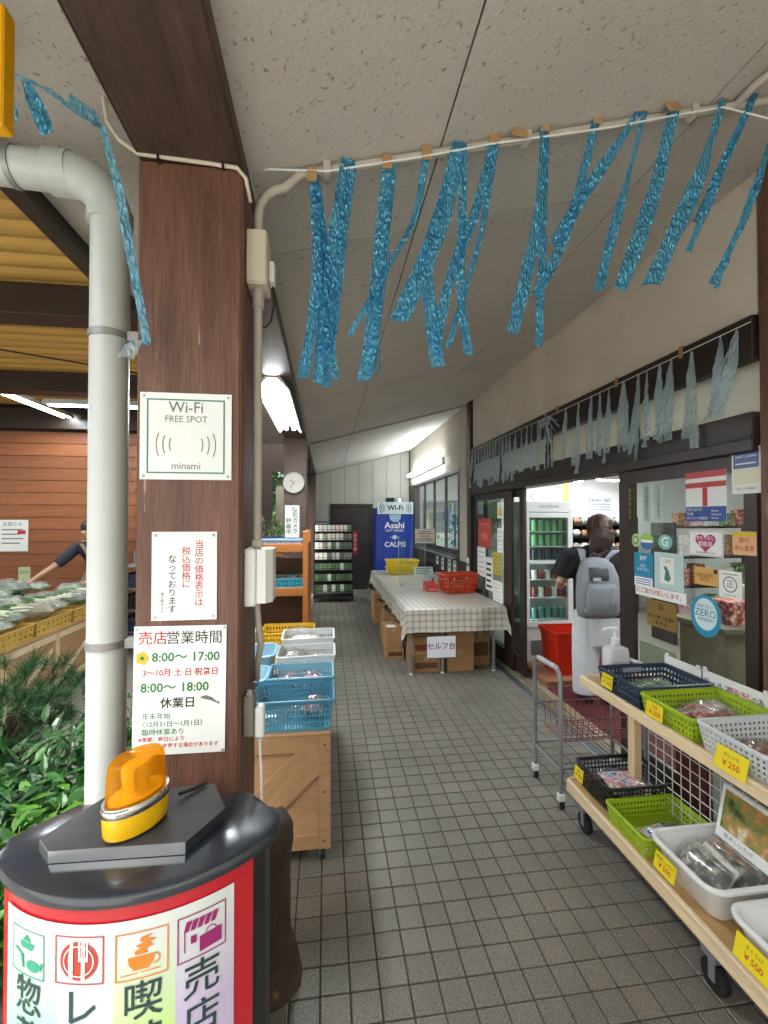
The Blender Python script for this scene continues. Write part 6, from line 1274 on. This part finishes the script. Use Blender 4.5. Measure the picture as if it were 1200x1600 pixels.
def rdir(up=0): 
    v = Vector((rnd.gauss(0,1), rnd.gauss(0,1), rnd.gauss(0,1)+up)); return v.normalized()
BARK = mat('bark', '#4a3d31', .85, var=.3, vs=12, bump=.6, bs=30)
def bush(name, label, base, size, n, L_, w_, m, stems=8, pot=None, up=.3, cat='plant'):
    t = thing(name, label, cat, base); b = Vector(base); g = G(); gs = G(); rx, ry, rz = size
    for k in range(stems):
        a = 2*math.pi*k/stems+rnd.uniform(-.3,.3); rr = rnd.uniform(.3,.85); tip = b+Vector((math.cos(a)*rx*rr, math.sin(a)*ry*rr, rz*rnd.uniform(.6,1)))
        mid = b.lerp(tip, .5)+Vector((0,0,rz*.12)); gs.tube([b+Vector((math.cos(a)*.02, math.sin(a)*.02, 0)), mid, tip], [.006,.004,.002], n=5)
        for q in range(n//stems):
            f = rnd.uniform(.25,1.05); p = (b.lerp(mid, f*2) if f < .5 else mid.lerp(tip, f*2-1))+Vector((rnd.gauss(0,rx*.16), rnd.gauss(0,ry*.16), rnd.gauss(0,rz*.08)))
            leaf(g, p, rdir(up)+Vector((math.cos(a)*.5, math.sin(a)*.5, 0)), L_*rnd.uniform(.6,1.2), w_*rnd.uniform(.7,1.2), (0,0,1), rnd.uniform(.1,.5))
    obj('foliage', g, m, t); obj('stems', gs, mat('green_stem', '#5d6b35', .6), t)
    if pot: obj('pot', G().lathe([(0,-pot[1]),(pot[0]*.75,-pot[1]),(pot[0],0),(pot[0]*1.05,0),(pot[0]*1.05,-.02),(pot[0]*.93,-.02),(pot[0]*.9,-.03),(0,-.03)], 24, base), mat('dark_pot', '#3a2c26', .6), t, sm=50)
    return t
LF1 = leafmat('fresh_green_leaf', '#1b4a16', '#4f8228'); LF2 = leafmat('deep_green_leaf', '#12351a', '#2f5f28', .25); LF3 = leafmat('blue_green_needle', '#1a3d22', '#3f6b3c', .2, .6); LF4 = leafmat('tree_leaf', '#2c5a26', '#6f9a4c', .4)
def needles(name, label, base, size, tufts, L_, m):
    t = thing(name, label, 'plant', base); b = Vector(base); g = G(); gs = G(); rx, ry, rz = size
    for k in range(tufts):
        a = rnd.uniform(0, 6.28); rr = rnd.random()**.5; hz = rnd.uniform(.15, 1); c = b+Vector((math.cos(a)*rx*rr*(1.05-.35*hz), math.sin(a)*ry*rr*(1.05-.35*hz), rz*hz))
        gs.tube([b+Vector((0,0,rz*hz*.4)), c], [.005,.002], n=4); d0 = (c-b).normalized()
        for q in range(60):
            d = (d0*.7+rdir()*1.1).normalized(); s = d.orthogonal().normalized()*.0016; e = c+d*L_*rnd.uniform(.6,1.1); st = c-d0*rnd.uniform(0,.05)
            g.add([st-s, st+s, e], [(0,1,2)])
    obj('foliage', g, m, t); obj('branches', gs, BARK, t); return t
needles('pine_shrub', 'dark feathery needle shrub against the vegetable stand', (-1.55, 2.35, .25), (.50,.42,.62), 200, .085, LF3)
needles('pine_shrub', 'small feathery needle shrub at the left edge', (-1.75, 1.95, .2), (.45,.35,.5), 140, .08, LF3)
bush('leafy_plant', 'fresh green broad leaved plant behind the kiosk', (-.92, 1.42, .30), (.28,.24,.40), 700, .065, .016, LF1, 16, pot=(.16,.30))
bush('leafy_plant', 'darker glossy plant left of the downpipe', (-1.12, 1.78, .30), (.36,.28,.46), 800, .075, .015, LF2, 16, pot=(.17,.30))
bush('leafy_plant', 'pale green sprawling plant at the lower left edge', (-1.22, 1.32, .25), (.36,.28,.36), 900, .055, .015, LF1, 16, pot=(.17,.25))
bush('leafy_plant', 'dark leafy plant in the shade of the vegetable stand', (-.98, 2.25, .22), (.34,.3,.48), 600, .085, .014, LF2, 14, pot=(.17,.22))
one('planter_bed', box(-2.2, -.72, 1.15, 2.75, -.006, .17, c=.02), mat('dark_soil_box', '#2a241d', .95, var=.4, vs=20, bump=.6), 'low dark planting bed under the shrubs', 'planter') if 0 else None
# tree stump beside the kiosk
stt = thing('tree_stump', 'gnarled dark tree stump between the kiosk and the crate', 'stump', (-.20, 1.60, 0))
rings = []
for z, r in ((0,.12),(.06,.105),(.15,.09),(.28,.08),(.38,.08),(.47,.085),(.53,.08),(.56,.05)):
    rings.append([Vector(((r+.02*noise.noise((k*.8, z*6, 2)))*math.cos(2*math.pi*k/20)-.01*math.sin(z*7), (r+.02*noise.noise((k*.8+5, z*6, 2)))*math.sin(2*math.pi*k/20), z)) for k in range(20)])
obj('trunk', G().loft(rings), mat('dark_stump_bark', '#35271f', .7, var=.4, vs=7, var2=.3, vs2=30, bump=.8, bs=25, wear=('#8a6034', .10, 5)), stt, (0,0,0), sm=60)

# ---- vegetable stand in the hall
vs_ = thing('vegetable_stand', 'long tan wooden vegetable stand in front of the plank wall', 'stand', (-3.1, 4.55, 0))
VX0, VX1, VY0, VY1, VZ = -4.6, -2.4, 2.95, 5.75, .60
obj('top', box(VX0, VX1+.01, VY0, VY1, VZ-.02, VZ), SH, vs_); obj('front_sheet', box(VX1-.03, VX1-.012, VY0+.02, VY1-.02, .05, VZ-.021), PLY, vs_); obj('end_sheet', box(VX0, VX1-.031, VY0+.02, VY0+.035, .05, VZ-.021), PLY, vs_)
for k in range(5): y = VY0+.02+k*(VY1-VY0-.1)/4; obj('batten', box(VX1-.0115, VX1, y, y+.06, .0, VZ-.021, c=.002), PINEZ, vs_)
for z in (.08, VZ-.09):
    for k in range(4): y = VY0+.081+k*(VY1-VY0-.1)/4; obj('batten', box(VX1-.0115, VX1-.001, y, y+(VY1-VY0-.1)/4-.062, z, z+.06, c=.002), PINE, vs_)
for k in range(4):
    y = VY0+.05+k*(VY1-VY0-.1)/4; Lb = (VY1-VY0-.1)/4; obj('brace', box(-.004, .004, -Lb*.42, Lb*.42, -.018, .018), PINE, vs_, (VX1-.0055+3.1, y+Lb/2+.02-4.55, .30), (R(28),0,0))
VYEL = mat('straw_yellow_plastic', '#bf9f4e', .45, var=.06)
veg = 'vegetable baskets on the stand'
labs = iter(['straw yellow basket nearest on the front row of the vegetable stand','second straw yellow basket on the front row of the vegetable stand','third straw yellow basket on the front row of the stand','fourth straw yellow basket on the front row, by the downpipe','farthest straw yellow basket on the front row of the stand'])
for k in range(5): basket('vegetable_basket', next(labs), (VX1-.25, VY0+.28+k*.55, VZ+.001), 0, .48, .52, .12, VYEL, (8,8,2), .35, .4, taper=.96, group=veg)
bags = 'bagged vegetables on the stand'; CLB = clear('cloudy_bag', '#e9efec', rough=.25, body='#c5cfca', amt=.34, bump=1, bs=45)
F_SPR = spotted('sprout_white', ['#6f7f58','#c9cfae','#e3e5d8'], 24); F_ON = spotted('onion_tan', ['#8a6a3c','#c09a5c','#d8c08a'], 20); F_DG = spotted('dark_greens', ['#16301a','#2f5a30','#6f8f5a'], 22)
k = 0
for r in range(4):
    for q in range(9):
        x = VX1-.16-.36*r-.08*(q % 2); y = VY0+.18+.30*q; f = (F_SPR, F_DG, F_SPR, F_GREEN, F_ON)[(r*2+q) % 5]; k += 1
        t = packet('bag of vegetables, %s from the front in the %s row of the stand' % (ORD[q], ('front','second','third','back')[r]), (x, y, VZ+.012+(.09 if r == 0 else .05+.05*r)), rnd.uniform(-.4,.4), rnd.uniform(.20,.30), rnd.uniform(.18,.26), rnd.uniform(.09,.14), f, bags)
        t.children[1].data.materials[0] = CLB
# spring onion bunches standing white ends forward
for k in range(7):
    t = thing('onion_bunch', '%s bunch of white stemmed greens from the front on the stand' % ORD[k], 'vegetable', (-2.62, 3.35+.30*k, VZ+.17), group='bunches of greens on the stand'); g = G(); g2 = G()
    for q in range(16):
        a = Vector((.03+rnd.uniform(-.02,.06), rnd.uniform(-.11,.11), rnd.uniform(.03,.07))); d = Vector((-.22+rnd.uniform(-.03,.03), rnd.uniform(-.05,.05), rnd.uniform(-.02,.03))); g.tube([a, a+d*.5], [.007,.006], n=5); g2.tube([a+d*.5, a+d], [.006,.003], n=5)
    obj('white_stems', g, mat('onion_white', '#d5d8c0', .4), t, (0,0,0)); obj('green_tops', g2, leafmat('onion_green', '#2c5a26', '#5d8a45', .1), t, (0,0,0))
s = sign('price_placard', 'pink price placard standing at the back of the vegetables', 'placard', (-3.62, 5.2, .98), R(8), .16, .19, mat('pink_card', '#c98a9c', .5)); text('大根', .06, WHITEINK, s, 0, .03); patch(s, -.05, .05, -.06, -.045, WHITEINK, 'print_line'); obj('placard_stick', box(-.004, .004, .002, .006, -.30, -.09), PINEZ, s, (0,0,0))
s = sign('price_placard', 'small pale green price placard right of the pink one', 'placard', (-3.27, 5.3, .99), R(8), .11, .16, mat('pale_green_card', '#c2c9a4', .5)); text('¥150', .04, GREEN, s, 0, .02); obj('placard_stick', box(-.004, .004, .002, .006, -.32, -.075), PINEZ, s, (0,0,0))
basket('vegetable_tray', 'teal tray at the back of the vegetable stand', (-3.25, 5.05, .66), 0, .5, .34, .12, mat('deep_teal_plastic', '#1f6d78', .4), (10,8,2), .3, .4, taper=.94, cat='tray')
s = sign('wall_poster', 'white printed poster on the reddish plank wall', 'poster', (-4.15, 6.486, 1.37), 0, .38, .42, PAPER); text('お知らせ', .06, GREYINK, s, 0, .15, bold=.01)
for k in range(4): patch(s, -.13, .13-.04*(k % 2), .08-.06*k-.008, .08-.06*k+.008, GREYINK, 'print_line')
patch(s, .06, .16, .02, .07, RED, y=-.0035)
s = sign('wall_paper', 'small white paper on the plank wall behind the stallholder', 'paper', (-3.02, 6.486, 1.52), 0, .22, .18, PAPER)
text('禁煙', .06, RED, s, 0, 0)
# metal shelf glimpsed between pipe and post
ms_ = thing('wire_shelf', 'grey wire shelf glimpsed between the downpipe and the post', 'shelf', (-2.45, 5.6, 0))
for x in (-2.34, -2.05):
    for y in (5.4, 5.8): obj('upright', tube([(x, y, 0), (x, y, 1.2)], .012, n=8), STEEL, ms_)
for z in (.3, .55, .8, 1.05): obj('shelf_grid', box(-2.35, -2.04, 5.39, 5.81, z-.01, z), STEEL, ms_)
for k, z in enumerate((.31, .56, .81)): basket('shelf_basket', ('lowest','middle','highest')[k]+' dark basket on the grey wire shelf', (-2.195, 5.6, z), 0, .27, .38, .14, (NAVYB, BLKP, NAVYB)[k], (8,10,3), .4, .5, group='baskets on the wire shelf')

# ---- stallholder leaning over the vegetables
ve = thing('person', 'stallholder in dark shirt and apron reaching over the vegetables', 'person', (-2.80, 6.12, -.006), R(0))
g = G()
ovals(g, [(0,0,.80,.15,.11),(-.01,-.02,.95,.15,.11),(-.04,-.08,1.10,.165,.115),(-.08,-.15,1.22,.18,.11),(-.10,-.19,1.29,.15,.09),(-.11,-.21,1.34,.07,.065),(-.12,-.23,1.40,.052,.055)])
ball(g, (-.10,-.26,1.45), (.078,.095,.115)); ball(g, (-.12,-.355,1.43), (.012,.018,.02)); ball(g, (-.178,-.26,1.44), (.01,.02,.03))
for s_ in (-1, 1):
    g.tube([(s_*.085,0,.82),(s_*.095,.0,.48),(s_*.10,.01,.12),(s_*.10,.01,.05)], [.09,.06,.045,.04], n=12); g.tube([(s_*.10,.04,.035),(s_*.105,-.06,.035),(s_*.11,-.15,.028)], [.035,.042,.03], n=10)
g.tube([(-.27,-.17,1.25),(-.36,-.24,1.13),(-.45,-.32,1.03),(-.53,-.40,.95),(-.60,-.48,.88)], [.055,.047,.038,.034,.025], n=12); hand(g, (-.60,-.48,.88), (-.6,-.6,-.5), (.5,-.6,0))
g.tube([(.08,-.17,1.25),(.15,-.22,1.05),(.10,-.34,.90),(.02,-.42,.86)], [.055,.045,.036,.025], n=12); hand(g, (.02,-.42,.86), (-.6,-.6,-.3), (-.4,-.6,.2))
blob('body', g, SKIN, ve, .010)
g = G(); ovals(g, [(0,0,.72,.18,.14),(-.01,-.02,.92,.175,.135),(-.04,-.08,1.09,.19,.135),(-.08,-.15,1.21,.205,.13),(-.10,-.19,1.28,.17,.105),(-.11,-.205,1.325,.085,.075)])
g.tube([(-.20,-.17,1.26),(-.28,-.18,1.24),(-.36,-.24,1.13),(-.43,-.30,1.05)], [.06,.07,.066,.06], n=12); g.tube([(.02,-.17,1.26),(.09,-.17,1.23),(.15,-.21,1.08)], [.06,.07,.066], n=12)
blob('dark_shirt', g, mat('charcoal_cotton', '#2b2f3a', .85, var=.12, bump=.3, bs=12), ve, .010)
g = G(); ovals(g, [(0,0,.50,.17,.13),(0,0,.86,.17,.125)]); 
for s_ in (-1, 1): g.tube([(s_*.088,0,.80),(s_*.105,0,.42),(s_*.11,.01,.08)], [.10,.10,.085], n=12)
blob('dark_trousers', g, mat('navy_cotton', '#1d2230', .85, var=.1), ve, .011)
g = G(); ball(g, (-.10,-.245,1.49), (.094,.115,.10)); blob('hair', g, mat('black_hair', '#17151a', .4, var=.2, stretch=(5,5,1), bump=.3), ve, .010, 3)
obj('apron_strap', ribbon([(-.16,-.30,1.30),(-.06,-.30,1.10),(-.10,-.28,.95),(-.18,-.26,.80)], .05, .06, (1,0,0), 77, 20, crink=.002), mat('tan_apron', '#9c8c74', .8), ve, (0,0,0))

# ---- pots and plants on the sill behind the orange shelf
one('purple_planter', G().box(-.98, -.44, 5.9, 6.1, 1.15, 1.36, c=.01), mat('purple_plastic', '#3b2f66', .5, var=.08), 'purple oblong planter behind the orange shelf', 'planter')
ps = thing('plant_stand', 'brown wooden stand carrying the purple planter', 'stand', (-.7, 6.0, 0)); obj('top', box(-1.05, -.40, 5.85, 6.15, 1.11, 1.149), ORANGEWOOD, ps)
for x in (-1.03, -.46):
    for y in (5.87, 6.09): obj('leg', box(x, x+.04, y, y+.04, -.006, 1.109), ORANGEWOOD, ps)
bush('potted_plant', 'arching grassy plant in the purple planter', (-.72, 6.0, 1.35), (.30,.10,.22), 60, .16, .008, leafmat('pale_grass_leaf', '#7d9a5a', '#b5c49a', .3), 8)
one('blue_bucket', G().lathe([(0,0),(.07,0),(.085,.22),(.09,.22),(.09,.21),(.078,.20),(0,.02)], 18, (-.50, 5.95, 1.15)), mat('bucket_blue', '#5a8fb8', .4), 'pale blue bucket beside the purple planter', 'bucket', sm=50)
bush('potted_plant', 'dry reddish sprigs standing in the pale blue bucket', (-.50, 5.95, 1.33), (.08,.06,.22), 40, .07, .01, leafmat('dry_sprig', '#6b4a3a', '#9a7a5a', .2), 6)

# ---- trees beyond
def tree(label, base, h, cr, n, group='trees beyond the hall'):
    t = thing('garden_tree', label, 'tree', base, group=group); b = Vector(base); g = G(); gt = G(); top = b+Vector((0,0,h*.55)); gt.tube([b-Vector((0,0,.1)), b+Vector((.1,0,h*.3)), top], [h*.035,h*.025,h*.012], n=8)
    for k in range(14):
        a = k*2.4; c = b+Vector((math.cos(a)*cr*rnd.uniform(.3,.85), math.sin(a)*cr*rnd.uniform(.3,.85), h*rnd.uniform(.25,1))); gt.tube([b+Vector((0,0,h*.3)), c], [h*.01,h*.003], n=5)
        for q in range(n//14): leaf(g, c+Vector((rnd.gauss(0,cr*.25), rnd.gauss(0,cr*.25), rnd.gauss(0,h*.09))), rdir(.2), .22, .07, (0,0,1), .3)
    obj('crown', g, LF4, t); obj('trunk', gt, BARK, t)
for i, (x, y, h, l) in enumerate(((-2.4,11.5,4.5,'green tree seen through the narrow back window'), (-1.0,13,5,'green tree seen behind the grey blind'), (6.8,19,4,'green tree seen through the shop end windows'), (-8.5,-1,5.5,'broad green tree standing outside left of the hall'), (-9.5,4,6,'tall green tree standing outside beyond the open hall side'))): tree(l, (x, y, -.03), h, h*.38, 1500)
# unseen leaf belt added behind the camera to block low sky light on the kiosk
g = G()
for k in range(2600):
    x = rnd.uniform(-34, 34); leaf(g, (x, -21+rnd.gauss(0, 1.2), max(.1, (7+2*noise.noise((x*.16, 0, 0)))*rnd.random()**.7)), rdir(.2), rnd.uniform(.9,1.5), .45, (0,0,1), .3)
tag(one('sky_block_trees', g, LF4, 'added unseen belt of trees behind the viewer blocking low sky light', 'trees'), kind='stuff')
hb_ = thing('far_house', 'dark roofed house seen through the shop windows', 'house', (4.6, 24, -.03)); obj('wall', box(2.5, 7.5, 22, 26, -.03, 2.4), PLASTER, hb_); obj('roof', G().add([(2,21.5,2.4),(8,21.5,2.4),(8,26.5,2.4),(2,26.5,2.4),(2.8,24,4),(7.2,24,4)], [(0,1,5,4),(1,2,5),(2,3,4,5),(3,0,4),(3,2,1,0)]), mat('dark_roof_tile', '#3c3f45', .6, var=.2), hb_)
for x in (3.2, 5.2): obj('window', box(x, x+1, 21.97, 22, .9, 1.9), GREYINK, hb_)
